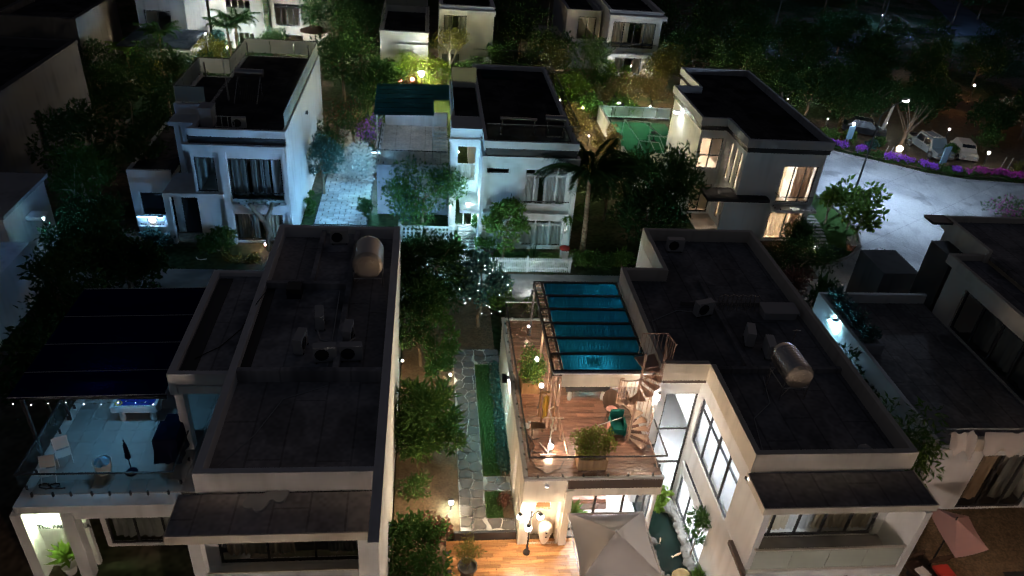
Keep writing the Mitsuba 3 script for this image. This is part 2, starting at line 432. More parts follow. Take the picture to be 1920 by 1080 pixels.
def glass_rail(parent, pts, z0, h=1.0, rail='black_metal', glass='pane', panel=1.4, name='balustrade', lift=0.08, clamp=True, r=0.025):
    m = MB(); panes = []
    for (xa, ya), (xb, yb) in zip(pts[:-1], pts[1:]):
        L = math.hypot(xb - xa, yb - ya); d = np.array([(xb - xa) / L, (yb - ya) / L]); nrm = np.array([-d[1], d[0]])
        ang = math.atan2(d[1], d[0]); cx, cy = (xa + xb) / 2, (ya + yb) / 2
        m.obox((cx, cy, z0 + h), (L + 0.04, 2 * r, 0.04), ang)
        n = max(1, round(L / panel))
        for i in range(n):
            s, e = L * i / n + 0.02, L * (i + 1) / n - 0.02
            p, q = np.array([xa, ya]) + d * s, np.array([xa, ya]) + d * e
            panes.append([(*p, z0 + lift), (*q, z0 + lift), (*q, z0 + h - 0.02), (*p, z0 + h - 0.02)])
            if clamp:
                for w in (0.22, 0.78):
                    c = p + (q - p) * w
                    m.obox((*c, z0 + lift / 2 + 0.04), (0.05, 0.07, lift + 0.08), ang)
    k = part(parent, name, m, rail)
    for v in panes:
        part(k, 'pane', MB().raw(v, [(0, 1, 2), (0, 2, 3)]), glass)
    return k


def roof_ring(mb, x0, x1, y0, y1, z0, z1, t=0.22, sides='lrfb'):
    """Parapet walls round a roof, butted at the corners."""
    if 'f' in sides: mb.box(x0, x1, y0, y0 + t, z0, z1)
    if 'b' in sides: mb.box(x0, x1, y1 - t, y1, z0, z1)
    ya, yb = y0 + (t if 'f' in sides else 0), y1 - (t if 'b' in sides else 0)
    if 'l' in sides: mb.box(x0, x0 + t, ya, yb, z0, z1)
    if 'r' in sides: mb.box(x1 - t, x1, ya, yb, z0, z1)
    return mb


# ---------------------------------------------------------------- plants
def leaf_cloud(rng, centres, spread, n, size, flat_=1.0, aspect=0.45, up=0.35, droop=0.0):
    """n pointed leaves scattered round the clump centres; returns an MB."""
    c = np.asarray(centres, float)
    k = rng.integers(0, len(c), n)
    off = rng.standard_normal((n, 3)); off /= np.linalg.norm(off, axis=1, keepdims=True)
    off *= (rng.random((n, 1)) ** 0.45) * np.asarray(spread)
    off[:, 2] *= flat_
    p = c[k] + off
    d = off / (np.linalg.norm(off, axis=1, keepdims=True) + 1e-9) + 0.9 * rng.standard_normal((n, 3))
    d[:, 2] += up - droop
    d /= np.linalg.norm(d, axis=1, keepdims=True)
    s = np.cross(d, rng.standard_normal((n, 3))); s /= np.linalg.norm(s, axis=1, keepdims=True) + 1e-9
    L = size * (0.6 + 0.8 * rng.random((n, 1))); W = L * aspect * 0.5
    nr = np.cross(s, d)
    mid = p + d * L * 0.45 + nr * L * 0.10
    v = np.stack([p, mid + s * W, p + d * L, mid - s * W], 1).reshape(-1, 3)
    i = np.arange(n)[:, None] * 4
    f = np.concatenate([i + [0, 1, 2], i + [0, 2, 3]])
    return MB().raw(v, f)


def clumps(rng, c, r, k, fill=0.55):
    d = rng.standard_normal((k, 3)); d /= np.linalg.norm(d, axis=1, keepdims=True)
    return np.asarray(c) + d * np.asarray(r) * (fill + (1 - fill) * rng.random((k, 1)))


def limbs(mb, rng, base, top, targets, r0, wob=0.12):
    base, top = np.asarray(base, float), np.asarray(top, float)
    n = 5; t = np.linspace(0, 1, n)[:, None]
    p = base + (top - base) * t; p[1:-1, :2] += rng.standard_normal((n - 2, 2)) * wob * r0 * 3
    mb.tube(p, r0 * (1.15 - 0.5 * t[:, 0]), 7)
    for g in targets:
        s = p[rng.integers(2, n)]
        m_ = (s + g) / 2 + rng.standard_normal(3) * 0.1 * np.linalg.norm(g - s) + [0, 0, 0.08 * np.linalg.norm(g - s)]
        mb.tube([s, m_, g], [r0 * 0.5, r0 * 0.33, r0 * 0.12], 5, False)


def tree(x, y, label, h, r, leaf='leaf_dark', n=2600, size=0.22, seed=1, name='tree', cat='tree', group=None, trunk=0.35, z0=0.0, rz_=None, tr=0.1, k=16, bark='bark', aspect=0.45, up=0.3, droop=0.0, extra=None, spread=0.42, fill=0.55, lean=(0, 0)):
    """Trunk with limbs to the leaf clumps, and a crown of single leaves."""
    rng = np.random.default_rng(seed)
    t = thing(name, label, cat, group)
    zc = z0 + h * (trunk + (1 - trunk) * 0.5); rv = rz_ or h * (1 - trunk) * 0.5
    c = clumps(rng, (x + lean[0], y + lean[1], zc), (r, r, rv), k, fill)
    c[:, 2] = np.maximum(c[:, 2], z0 + 0.15 * h)
    m = MB(); limbs(m, rng, (x, y, z0 - 0.03), (x + lean[0] * 0.6, y + lean[1] * 0.6, z0 + h * (trunk + 0.2)), c[:10], tr)
    part(t, 'trunk', m, bark, True)
    if extra:
        q = rng.choice(len(c), max(2, len(c) // 3), False)
        part(t, 'crown', leaf_cloud(rng, c, spread * r, int(n * 0.75), size, 0.8, aspect, up, droop), leaf)
        part(t, 'blossom' if 'petal' in extra else 'young_leaves', leaf_cloud(rng, c[q], spread * r * 1.1, int(n * 0.3), size * 0.8, 0.8, aspect * 1.3, up, droop), extra)
    else:
        part(t, 'crown', leaf_cloud(rng, c, spread * r, n, size, 0.8, aspect, up, droop), leaf)
    return t


def bush(x, y, label, h, r, leaf='leaf_mid', n=900, size=0.14, seed=1, name='shrub', cat='shrub', group=None, z0=0.0, aspect=0.5, ry=None, extra=None, k=12, up=0.5):
    rng = np.random.default_rng(seed)
    t = thing(name, label, cat, group)
    c = clumps(rng, (x, y, z0 + h * 0.5), (r * 0.8, (ry or r) * 0.8, h * 0.42), k, 0.35); c[:, 2] = np.maximum(c[:, 2], z0 + 0.08)
    m = MB()
    for g in c[:7]:
        m.tube([(x + 0.2 * (g[0] - x), y + 0.2 * (g[1] - y), z0 - 0.02), (g + [x, y, z0]) / 2, g], [0.03, 0.022, 0.01], 4, False)
    part(t, 'stem', m, 'bark')
    part(t, 'foliage', leaf_cloud(rng, c, 0.45 * min(r, h), n, size, 0.9, aspect, up), leaf)
    if extra:
        part(t, 'blossom' if 'petal' in extra else 'young_leaves', leaf_cloud(rng, c, 0.5 * min(r, h), n // 3, size * 0.8, 0.9, aspect * 1.3, up), extra)
    return t


def frond(rng, L, droop, leaflet=0.5, n=22, width=0.035):
    """A pinnate palm leaf along +x from the origin, arching down."""
    t = np.linspace(0, 1, 9); ang = 0.75 - (0.75 + droop) * t ** 1.2
    dx = np.cumsum(np.r_[0, np.cos(ang[:-1])]) * L / 8; dz = np.cumsum(np.r_[0, np.sin(ang[:-1])]) * L / 8
    m = MB().tube(np.stack([dx, 0 * dx, dz], 1), np.linspace(0.03, 0.008, 9), 4, False)
    V, Fc = [], []
    for i in range(n):
        s = 0.12 + 0.86 * i / n
        px, pz = np.interp(s, t, dx), np.interp(s, t, dz)
        ll = leaflet * math.sin(PI * (0.12 + 0.85 * s)) ** 0.7 * (0.85 + 0.3 * rng.random())
        for sd in (-1, 1):
            tip = np.array([px + ll * 0.55, sd * ll * 0.75, pz - ll * (0.35 + 0.3 * rng.random())])
            b = len(V)
            V += [(px, 0, pz), (px + ll * 0.25 - width, sd * ll * 0.38, pz - ll * 0.06), tuple(tip), (px + ll * 0.25 + width, sd * ll * 0.38, pz - ll * 0.10)]
            Fc += [(b, b + 1, b + 2), (b, b + 2, b + 3)]
    return m.raw(V, Fc)


def palm(x, y, label, h, L, fronds=14, seed=1, leaf='leaf_mid', lean=(0.3, 0), tr=0.13, leaflet=0.5, group=None, droop=0.9, z0=0.0, name='palm_tree', n=22):
    rng = np.random.default_rng(seed)
    t = thing(name, label, 'palm', group)
    s = np.linspace(0, 1, 10)[:, None]
    p = np.array([x, y, z0 - 0.03]) + s * [0, 0, h] + (s ** 1.7) * [lean[0], lean[1], 0]
    part(t, 'trunk', MB().tube(p, tr * (1.5 - 0.75 * s[:, 0] ** 0.4), 9), 'palm_bark', True)
    for i in range(fronds):
        m = frond(rng, L * (0.8 + 0.3 * rng.random()), droop * (0.3 + 1.1 * (i % 3) / 2) + 0.1 * rng.random(), leaflet, n)
        a = i * 2.399 + 0.3 * rng.random()
        v, f = m.mesh()
        part(t, 'frond', MB().raw(v @ rz(a).T + p[-1], f), leaf)
    return t


def spiky(x, y, label, h, r, n=26, seed=1, leaf='leaf_blue', z0=0.0, name='agave', cat='agave', group=None, w=0.09):
    """A rosette of sword leaves."""
    rng = np.random.default_rng(seed); m = MB()
    for i in range(n):
        a, e = i * 2.399, 0.25 + 1.1 * rng.random(); L = (0.75 + 0.35 * rng.random())
        d = np.array([math.cos(a) * math.cos(e) * r, math.sin(a) * math.cos(e) * r, math.sin(e) * h]) * L
        s = np.array([-math.sin(a), math.cos(a), 0]) * w * 0.5
        b = np.array([x, y, z0]) + [0.06 * math.cos(a), 0.06 * math.sin(a), 0]
        m.raw([b - s * .6, b + s * .6, b + d * .5 + s + [0, 0, .04 * h], b + d - [0, 0, .10 * h], b + d * .5 - s + [0, 0, .04 * h]], [(0, 1, 2), (0, 2, 4), (4, 2, 3)])
    return one(name, label, cat, m, leaf, group=group)


def pot(key, x, y, z0, r, h, matl='pot_terracotta', name='pot'):
    m = MB().lathe([(0.01, 0), (r * 0.68, 0), (r * 0.98, h * 0.8), (r * 1.08, h * 0.82), (r * 1.08, h), (r * 0.92, h), (r * 0.9, h * 0.86), (0.01, h * 0.86)], (x, y, z0), 18)
    return part(key, name, m, matl, 40)


# ---------------------------------------------------------------- lamps
def globe_lamp(x, y, z0, h, label, I, col=WARM2, r=0.09, group=None, post='black_metal', w=1.0, name='garden_lamp', base=True):
    t = thing(name, label, 'lamp', group)
    m = MB()
    if h > 0.05:
        m.tube([(x, y, z0), (x, y, z0 + h)], 0.018 if h < 1.2 else 0.035, 6)
        if base: m.lathe([(0.0, 0), (r * 0.9, 0), (r * 0.9, 0.03), (0.02, 0.05)], (x, y, z0), 10)
        m.lathe([(0.0, 0), (r * 0.6, 0.0), (r * 0.6, 0.04), (0, 0.04)], (x, y, z0 + h), 10)
        part(t, 'post', m, post)
    glow(t, 'globe', MB().ball((x, y, z0 + h + 0.03 + r), (r, r, r), 8), col, I, PI * r * r, w)
    return t


def far_tree_row(spec):
    for s in spec: tree(*s[:2], **s[2])
# ---------------------------------------------------------------- the setting: ground, road, lane, paths
from shapely.geometry import Polygon, box as sbox
from scipy.spatial import Voronoi


def slab(poly, z0, z1):
    m = trimesh.creation.extrude_polygon(poly if isinstance(poly, Polygon) else Polygon(poly), z1 - z0, engine='earcut')
    m.apply_translation([0, 0, z0]); return MB().add(m)


struct('ground', MB().raw([(-220, -40, -.05), (260, -40, -.05), (260, 420, -.05), (-220, 420, -.05)], [(0, 1, 2), (0, 2, 3)]), 'ground_mix', 'dark soil and grass between the villas')
KERB = [(30.6, 68), (32.2, 65.2), (34.5, 62.9), (36.8, 61.15), (40.15, 59.0), (43.4, 56.7), (46.5, 55.6), (51.8, 55.0), (60, 54.8), (80, 56.5)]
INNER = [(27.0, 40.9), (28.9, 41.9), (30.6, 43.6), (31.5, 45.6), (31.6, 48.0), (31.2, 51.5), (30.4, 56), (29.4, 62), (28.6, 68)]
struct('road', slab(Polygon([(25.5, 35.4), (80, 35.4)] + KERB[::-1] + INNER[::-1] + [(25.5, 40.7)]), -.045, 0.0), 'road_concrete', 'pale concrete turning area lit by the street lamp')
struct('lane', slab(Polygon([(-40, 36.0), (25.5, 36.0), (25.5, 39.05), (-40, 39.05)]), -.045, -.004), 'lane_concrete', 'narrow grey concrete lane behind the front villas')


def strip(line, w, z0, z1):
    from shapely.geometry import LineString
    return slab(LineString(line).buffer(w / 2, cap_style=2, join_style=2), z0, z1)


def kerb_stones(line, key, label):
    k = fresh(key); labels[k] = {'kind': 'structure', 'label': label}
    put(k, strip(line, 0.10, -.04, 0.06), 'dark_joint')
    for (xa, ya), (xb, yb) in zip(line[:-1], line[1:]):
        L = math.hypot(xb - xa, yb - ya); n = max(1, round(L / 1.0)); ang = math.atan2(yb - ya, xb - xa)
        for i in range(n):
            t = (i + .5) / n
            part(k, 'kerb_stone', MB().obox((xa + (xb - xa) * t, ya + (yb - ya) * t, .05), (L / n - .03, .17, .17), ang), 'pale_concrete')


kerb_stones(KERB[:9], 'kerb', 'pale kerb curving along the flower hedge'); kerb_stones(INNER[:6], 'kerb', 'kerb round the villa lawn beside the road')

# driveway of pavers between the two middle villas
struct('driveway', MB().box(-7.3, -3.75, 44.7, 64.2, -.045, 0.0), 'dark_joint', 'driveway of pale running bond pavers')
rng = np.random.default_rng(3)
for r in range(51):
    y0 = 45.0 + r * .375
    xs = [-7.25] + list(np.arange(-7.25 + (.38 if r % 2 else .75), -3.85, .75)) + [-3.8]
    for a, b in zip(xs[:-1], xs[1:]):
        if b - a > .1 and r < 46:
            part('driveway', 'paver', MB().box(a + .025, b - .025, y0 + .025, y0 + .345, -.03, .025 + .012 * rng.random()), 'paver')
part('driveway', 'edging', MB().box(-7.5, -3.6, 44.5, 44.72, -.04, .06), 'pale_concrete')

# raised garden between the two front villas
GZ = 0.36
struct('garden_bed', MB().box(-1.04, 3.72, 19.32, 35.7, -.04, GZ), 'soil', 'raised garden soil between the front villas')
struct('lawn', MB().box(2.62, 3.34, 22.2, 29.6, GZ, GZ + .05).box(2.62, 3.28, 19.98, 21.3, GZ, GZ + .05), 'lawn', 'green lawn strip beside the stone path')


def blades(rng, x0, x1, y0, y1, z, n, h=.07):
    p = np.stack([rng.uniform(x0, x1, n), rng.uniform(y0, y1, n), np.full(n, z)], 1)
    a = rng.uniform(0, 2 * PI, n); s = np.stack([np.cos(a), np.sin(a), 0 * a], 1) * .012
    tip = p + np.stack([rng.normal(0, .03, n), rng.normal(0, .03, n), h * (.6 + .8 * rng.random(n))], 1)
    v = np.stack([p - s, p + s, tip], 1).reshape(-1, 3)
    return v, np.arange(3 * n).reshape(-1, 3)


g = MB(); g.raw(*blades(rng, 2.63, 3.33, 22.2, 29.6, GZ + .05, 7000)); g.raw(*blades(rng, 2.63, 3.27, 20, 21.3, GZ + .05, 1400))
part('lawn', 'grass', g, 'grass_blade', kind='stuff')
PATH = [sbox(1.55, 19.4, 2.6, 30.9), sbox(2.6, 21.35, 3.7, 22.15), sbox(2.6, 19.36, 3.7, 19.95), sbox(2.6, 29.7, 3.9, 30.9)]
struct('garden_path', MB().box(1.55, 2.6, 19.36, 30.9, GZ - .01, GZ + .02).box(2.6, 3.71, 21.35, 22.15, GZ - .01, GZ + .02).box(2.6, 3.71, 19.36, 19.95, GZ - .01, GZ + .02).box(2.6, 3.71, 29.7, 30.9, GZ - .01, GZ + .02), 'mortar', 'crazy paved path of grey flagstones with pale joints')


def crazy(boxes, key, name, size, gap, z0, z1, material, seed, squash=1.0):
    rng = np.random.default_rng(seed)
    for b in boxes:
        x0, y0, x1, y1 = b.bounds
        nx, ny = max(1, round((x1 - x0) / size)), max(1, round((y1 - y0) / (size * squash)))
        pts = np.array([[x0 + (i + .5 + .32 * rng.uniform(-1, 1)) * (x1 - x0) / nx, y0 + (j + .5 + .32 * rng.uniform(-1, 1)) * (y1 - y0) / ny] for i in range(-1, nx + 1) for j in range(-1, ny + 1)])
        far = np.array([[x0 - 50, y0 - 50], [x1 + 50, y0 - 50], [x0 - 50, y1 + 50], [x1 + 50, y1 + 50]])
        vo = Voronoi(np.vstack([pts, far]))
        for ri in vo.point_region:
            reg = vo.regions[ri]
            if not reg or -1 in reg: continue
            p = Polygon(vo.vertices[reg]).intersection(b).buffer(-gap)
            if p.is_empty or p.area < .03 or p.geom_type != 'Polygon': continue
            p = p.simplify(.01)
            xy = np.array(p.exterior.coords)[:-1]
            if Polygon(xy).exterior.is_ccw is False: xy = xy[::-1]
            part(key, name, MB().prism(xy, z0, z1 + .012 * rng.random()), material)


crazy(PATH, 'garden_path', 'flagstone', .52, .022, GZ, GZ + .045, 'flagstone', 5)
part('garden_path', 'riser', MB().box(1.3, 3.72, 19.22, 19.34, -.04, GZ + .05), 'black_metal', label='black riser at the end of the path')

# wooden patio of the front right villa
struct('patio', MB().box(-.9, 8.75, 8.0, 19.2, -.04, .0), 'dark_joint', 'patio floor of orange brown planks')
rng = np.random.default_rng(8); n_plank = 0
for r in range(34):
    y1 = 19.2 - r * .16
    x = 1.3 - rng.random() * 1.2
    while x < 8.7:
        L = 1.0 + 1.1 * rng.random()
        if min(x + L, 8.72) - max(x, 1.0) > .1 and n_plank < 290:
            part('patio', 'plank', MB().box(max(x, 1.0) + .004, min(x + L, 8.72) - .004, y1 - .155, y1 - .004, -.02, .02), 'patio_wood'); n_plank += 1
        x += L
struct('garden_bed', MB().box(-1.04, .98, 8, 19.2, -.045, GZ), 'soil', 'garden soil beside the wooden patio')
# ---------------------------------------------------------------- front left villa
A = thing('villa', 'front left white villa with dark roofs, water tank and blue lit glass terrace', 'house')
m = MB()
wall(m, 1, 13.3, 31.0, -1.36, -1.1, -.04, 7.4)                                        # right wall and fin
wall(m, 1, 15.62, 31.0, -6.5, -6.25, -.04, 6.28, [(20.9, 24.2, 3.65, 6.2)]); wall(m, 1, 16.05, 31.0, -6.5, -6.25, 6.28, 7.4, [(20.9, 24.2, 3.65, 6.2)])
wall(m, 0, -6.25, -1.36, 30.75, 31.0, -.04, 7.4)
wall(m, 0, -6.25, -1.36, 15.62, 15.84, -.04, 6.28, [(-6.1, -1.8, 3.65, 6.15), (-5.9, -1.8, .2, 2.9)])
m.box(-6.25, -1.36, 15.85, 16.05, 6.6, 7.4).box(-6.5, -6.25, 15.85, 16.05, 6.6, 7.4)
m.box(-6.45, -6.12, 14.45, 14.75, -.04, 6.28).box(-1.78, -1.36, 14.45, 14.75, -.04, 6.28)     # front columns
m.box(-6.5, -1.36, 14.4, 15.62, 3.4, 3.62)                                              # balcony slab
m.box(-8.55, -8.3, 20.55, 27.3, 6.3, 7.2).box(-8.3, -6.5, 20.55, 20.75, 6.72, 7.2).box(-8.3, -6.5, 27.1, 27.3, -.04, 7.2).box(-8.3, -6.5, 20.62, 20.8, 6.28, 6.62)
m.box(-8.45, -8.15, 20.6, 20.95, 3.65, 6.28)
wall(m, 1, 19.3, 27.1, -8.3, -8.1, -.04, 3.1)
part(A, 'wall', m, 'white_plaster')
m = MB()
m.box(-6.25, -1.36, 16.28, 30.75, 6.72, 6.9)                                             # front sunken roof deck and main deck
part(A, 'roof', m, 'roof_brown')
m = MB().box(-6.25, -1.36, 20.5, 20.72, 6.9, 7.38).box(-6.25, -3.1, 26.1, 26.3, 6.9, 7.36).box(-3.1, -2.9, 20.72, 30.75, 6.9, 7.34).box(-4.6, -4.42, 26.3, 30.75, 6.9, 7.3)
part(A, 'roof_curb', m, 'roof_concrete')
part(A, 'roof_terrace', MB().box(-6.25, -3.1, 20.72, 26.1, 6.9, 7.1).box(-4.42, -3.1, 26.3, 30.75, 6.9, 7.12).box(-8.3, -6.5, 20.75, 27.1, 6.85, 7.02), 'roof_concrete')
part(A, 'gutter', MB().box(-8.25, -7.72, 20.95, 26.9, 7.02, 7.045).box(-6.25, -5.9, 20.75, 26.05, 7.1, 7.13), 'black_plastic')
part(A, 'eave', MB().box(-6.95, -1.36, 14.35, 15.6, 6.3, 6.58).box(-6.95, -1.36, 15.6, 15.83, 6.3, 6.58), 'roof_brown')
part(A, 'eave_edge', MB().box(-6.98, -1.36, 14.30, 14.35, 6.27, 6.6).box(-6.98, -6.95, 14.35, 15.83, 6.27, 6.6), 'beige_plaster')
part(A, 'coping', MB().box(-1.38, -1.08, 13.28, 31.02, 7.4, 7.44), 'white_plaster')
m = MB().box(-6.25, -1.36, 16.28, 30.75, 3.4, 3.6).box(-13.2, -6.5, 19.3, 27.1, 3.1, 3.2)
part(A, 'floor', m, 'dark_room')
window(A, 0, 15.73, -6.1, -1.8, 3.65, 6.15, 3)
curtain(A, 0, 15.98, -6.0, -3.9, 3.68, 6.1, 'curtain_cream', 3); curtain(A, 0, 16.0, -2.9, -1.85, 3.68, 6.1, 'curtain_grey', 4)
window(A, 0, 15.73, -5.9, -1.8, .2, 2.9, 3)
k = part(A, 'balcony_rail', MB().box(-6.1, -1.8, 14.5, 14.55, 4.7, 4.74).box(-6.1, -1.8, 14.5, 14.55, 3.62, 3.68), 'steel')
part(k, 'panel', MB().box(-6.1, -1.8, 14.51, 14.54, 3.68, 4.7), 'grey_plaster')
# terrace wing
m = MB().box(-13.25, -8.1, 18.1, 18.62, 3.3, 3.62).box(-13.25, -12.9, 18.62, 27.3, 3.1, 3.62)
m.box(-13.4, -13.05, 18.02, 18.4, -.04, 3.3).box(-11.85, -11.45, 18.02, 18.4, -.04, 3.3).box(-11.45, -8.1, 18.1, 18.4, 3.0, 3.3)
wall(m, 1, 18.4, 27.3, -13.25, -13.05, -.04, 3.1); wall(m, 0, -11.45, -8.3, 19.4, 19.6, -.04, 3.1, [(-11.3, -8.4, .05, 2.8)])
m.box(-13.05, -11.45, 18.62, 18.8, -.04, 3.3).box(-13.25, -8.3, 27.1, 27.3, -.04, 3.1)
part(A, 'terrace_wall', m, 'white_plaster')
k = part(A, 'terrace_floor', MB().box(-12.9, -6.5, 18.62, 27.1, 3.2, 3.6), 'dark_joint')
for i in range(11):
    for j in range(14):
        x0, y0 = -12.9 + i * .6, 18.62 + j * .6
        part(k, 'tile', MB().box(x0 + .005, min(x0 + .595, -6.5), y0 + .005, min(y0 + .595, 27.08), 3.6, 3.65), 'pale_concrete')
window(A, 0, 19.5, -11.3, -8.4, .05, 2.8, 3); curtain(A, 0, 19.75, -11.25, -8.45, .08, 2.75, 'curtain_grey', 8, .3)
window(A, 1, -6.38, 20.9, 24.2, 3.65, 6.2, 2, frame='white_metal', t=.16, glass='pane_tint')
glass_rail(A, [(-13.1, 26.6), (-13.1, 18.55), (-8.2, 18.55), (-8.2, 20.5)], 3.62, 1.05, glass='pane_tint', lift=.1)
part(A, 'rail_post', MB().box(-13.02, -12.96, 22.2, 22.26, 3.65, 5.0), 'black_metal')
k = thing('sign_board', 'THE PALM VILL sign board in the lit niche under the left terrace', 'sign')
put(k, MB().box(-13.04, -11.46, 18.55, 18.615, 1.98, 2.28), 'white_plaster')
tm = meshkit.text_mesh('THE PALM VILLA', .17, .015, True); ex = tm.bounds; tm.apply_scale([1.72 / (ex[1][0] - ex[0][0]), 1, 1])
tm.apply_transform(trimesh.transformations.rotation_matrix(PI / 2, [1, 0, 0])); tm.apply_translation([-13.02 - tm.bounds[0][0], 18.545 - tm.bounds[1][1], 2.05])
part(k, 'lettering', MB().add(tm), 'black_plastic')
globe_lamp(-12.55, 18.42, 2.30, .02, 'round green white lamp over the palm villa sign', 1.7, (0.78, 1.0, 0.62), .15, base=False, name='sign_lamp', w=2)
t = thing('potted_plant', 'leafy green plant in a pot below the palm villa sign', 'plant')
pot(t, -12.3, 18.3, 0, .24, .42, 'pot_white'); rng = np.random.default_rng(4)
m = MB()
for i in range(60):
    a, e, L = i * 2.399, .15 + 1.2 * rng.random(), .45 + .3 * rng.random(); b = np.array([-12.3, 18.3, .5 + .45 * rng.random()])
    d = np.array([math.cos(a) * math.cos(e), math.sin(a) * math.cos(e), math.sin(e)]) * L; s = np.array([-math.sin(a), math.cos(a), 0]) * .075
    m.raw([b, b + d * .5 + s, b + d, b + d * .5 - s], [(0, 1, 2), (0, 2, 3)])
part(t, 'foliage', m, 'leaf_lime'); part(t, 'stem', MB().tube([(-12.3, 18.3, .3), (-12.3, 18.3, 1.0)], .03, 5), 'bark')
# pergola over the terrace
t = thing('pergola', 'very dark blue sheet roof with thin battens over the left terrace', 'pergola')
part(t, 'roof_sheet', MB().raw([(-13.6, 20.2, 6.45), (-8.62, 20.2, 6.6), (-8.62, 26.9, 6.6), (-13.6, 26.9, 6.45)], [(0, 1, 2), (0, 2, 3)]), 'dark_sheet')
for i, y in enumerate((20.22, 21.55, 23.15, 24.9, 26.85)):
    part(t, 'batten', MB().tube([(-13.6, y, 6.47), (-8.62, y, 6.62)], .014, 5), 'grey_plaster')
for y in (20.4, 23.4, 26.6):
    part(t, 'beam', MB().box(-13.5, -8.62, y - .04, y + .04, 6.28, 6.40), 'black_metal')
    part(t, 'post', MB().box(-13.3, -13.2, y - .05, y + .05, 3.65, 6.28), 'black_metal')
m = MB()
for i in range(9): m.ball((-13.4 + i * .55, 20.12, 6.30 - .05 * math.sin(i * 1.7)), .015, 4)
t = thing('light_string', 'string of tiny white bulbs along the dark pergola edge', 'lights'); put(t, MB().tube([(-13.4 + i * .55, 20.12, 6.34 - .05 * math.sin(i * 1.7)) for i in range(9)], .006, 4), 'black_plastic')
glow(t, 'bulb', m, COOL, .10, .012, .3)
k = thing('ceiling_lamp', 'bluish white tube lamp under the dark left pergola', 'lamp')
put(k, MB().box(-11.5, -10.1, 21.16, 21.28, 6.2, 6.26), 'white_metal')
glow(k, 'tube', MB().box(-11.45, -10.15, 21.18, 21.26, 6.15, 6.195), (.20, .62, 1.0), 2.1, 1.3 * .09, 6, smooth=False)
# things on the terrace
t = thing('pool_table', 'pool table with blue cloth and white legs under the left pergola', 'pool table')
part(t, 'table_frame', MB().box(-11.35, -9.75, 21.93, 23.03, 4.25, 4.46).box(-11.35, -9.75, 21.93, 22.03, 4.46, 4.52).box(-11.35, -9.75, 22.93, 23.03, 4.46, 4.52).box(-11.35, -11.25, 22.03, 22.93, 4.46, 4.52).box(-9.85, -9.75, 22.03, 22.93, 4.46, 4.52), 'grey_plaster')
part(t, 'cloth', MB().box(-11.25, -9.85, 22.03, 22.93, 4.46, 4.475), 'felt_blue')
for x in (-11.1, -10.0):
    for y in (22.18, 22.78): part(t, 'leg', MB().lathe([(.07, 0), (.11, .1), (.09, .6)], (x, y, 3.65), 12), 'white_metal', True)
for i, (x, y) in enumerate(((-10.9, 22.28), (-10.5, 22.58), (-10.2, 22.23))):
    one('pool_ball', ('pale ball at the left of the left pool table', 'pale ball at the back of the left pool table', 'pale ball at the right of the left pool table')[i], 'ball', MB().ball((x, y, 4.505), .03, 6), 'white_paint', True)
m = MB()
ang = np.linspace(0, 2 * PI, 17); m.tube(np.stack([-11.1 + .11 * np.cos(ang), 22.13 + .11 * np.sin(ang), 0 * ang + 4.55], 1), .022, 5, False)
one('ball_rack', 'yellow ring on the corner of the left pool table', 'ring', m, 'yellow_cloth', True)


def draped(key, name, label, x0, x1, y0, y1, z0, z1, cloth, seed, group=None, cat='cover'):
    """A cloth thrown over a box: flat top, folded sides flaring to the hem."""
    rng = np.random.default_rng(seed); n = 64; u = np.linspace(0, 1, n + 1)
    cx, cy, hx, hy = (x0 + x1) / 2, (y0 + y1) / 2, (x1 - x0) / 2, (y1 - y0) / 2
    a = u * 2 * PI; q = np.maximum(np.abs(np.cos(a)), np.abs(np.sin(a)))
    bx, by = np.cos(a) / q, np.sin(a) / q
    P = []
    for s, zz, wob in ((0.02, z1 + .02, 0), (.9, z1 + .01, 0), (1.0, z1 - .03, 0), (1.04, (z0 + z1) / 2, .05), (1.10, z0, .12)):
        w = 1 + wob * np.sin(a * 9 + rng.random() * 6) * (.6 + .4 * np.sin(a * 4))
        P.append(np.stack([cx + bx * hx * s * w, cy + by * hy * s * w, np.full(n + 1, zz) + .05 * wob * np.sin(a * 5)], 1))
    return one(name, label, cat, MB().grid(np.array(P)), cloth, 40, group)


draped(None, 'covered_stack', 'tall dark navy cloth cover over stacked furniture at the terrace corner', -9.15, -8.35, 19.7, 20.7, 3.95, 5.0, 'navy_cloth', 2)
draped(None, 'covered_stack', 'lower dark navy cover behind the tall one on the terrace', -9.2, -8.6, 20.8, 21.5, 3.8, 4.6, 'navy_cloth', 3)


def folding_chair(x, y, rot, label, cloth, group=None):
    t = thing('chair', label, 'chair', group); R = rz(rot)

    def at(v): return np.asarray(v, float) @ R.T + [x, y, 3.65]
    m = MB()
    for s in (-.22, .22): m.tube(at([(s, -.2, 0), (s, .15, .45), (s, .3, .9)]), .014, 5); m.tube(at([(s, .25, 0), (s, -.2, .45)]), .014, 5)
    part(t, 'frame', m, 'white_metal')
    part(t, 'seat', MB().grid(np.array([[at((a, b, .45 - .03 * math.cos(a * 6))) for b in np.linspace(-.22, .18, 5)] for a in np.linspace(-.24, .24, 7)])), cloth)
    part(t, 'backrest', MB().grid(np.array([[at((a, .17 + .13 * b, .5 + .42 * b)) for b in np.linspace(0, 1, 4)] for a in np.linspace(-.24, .24, 7)])), cloth)
    return t


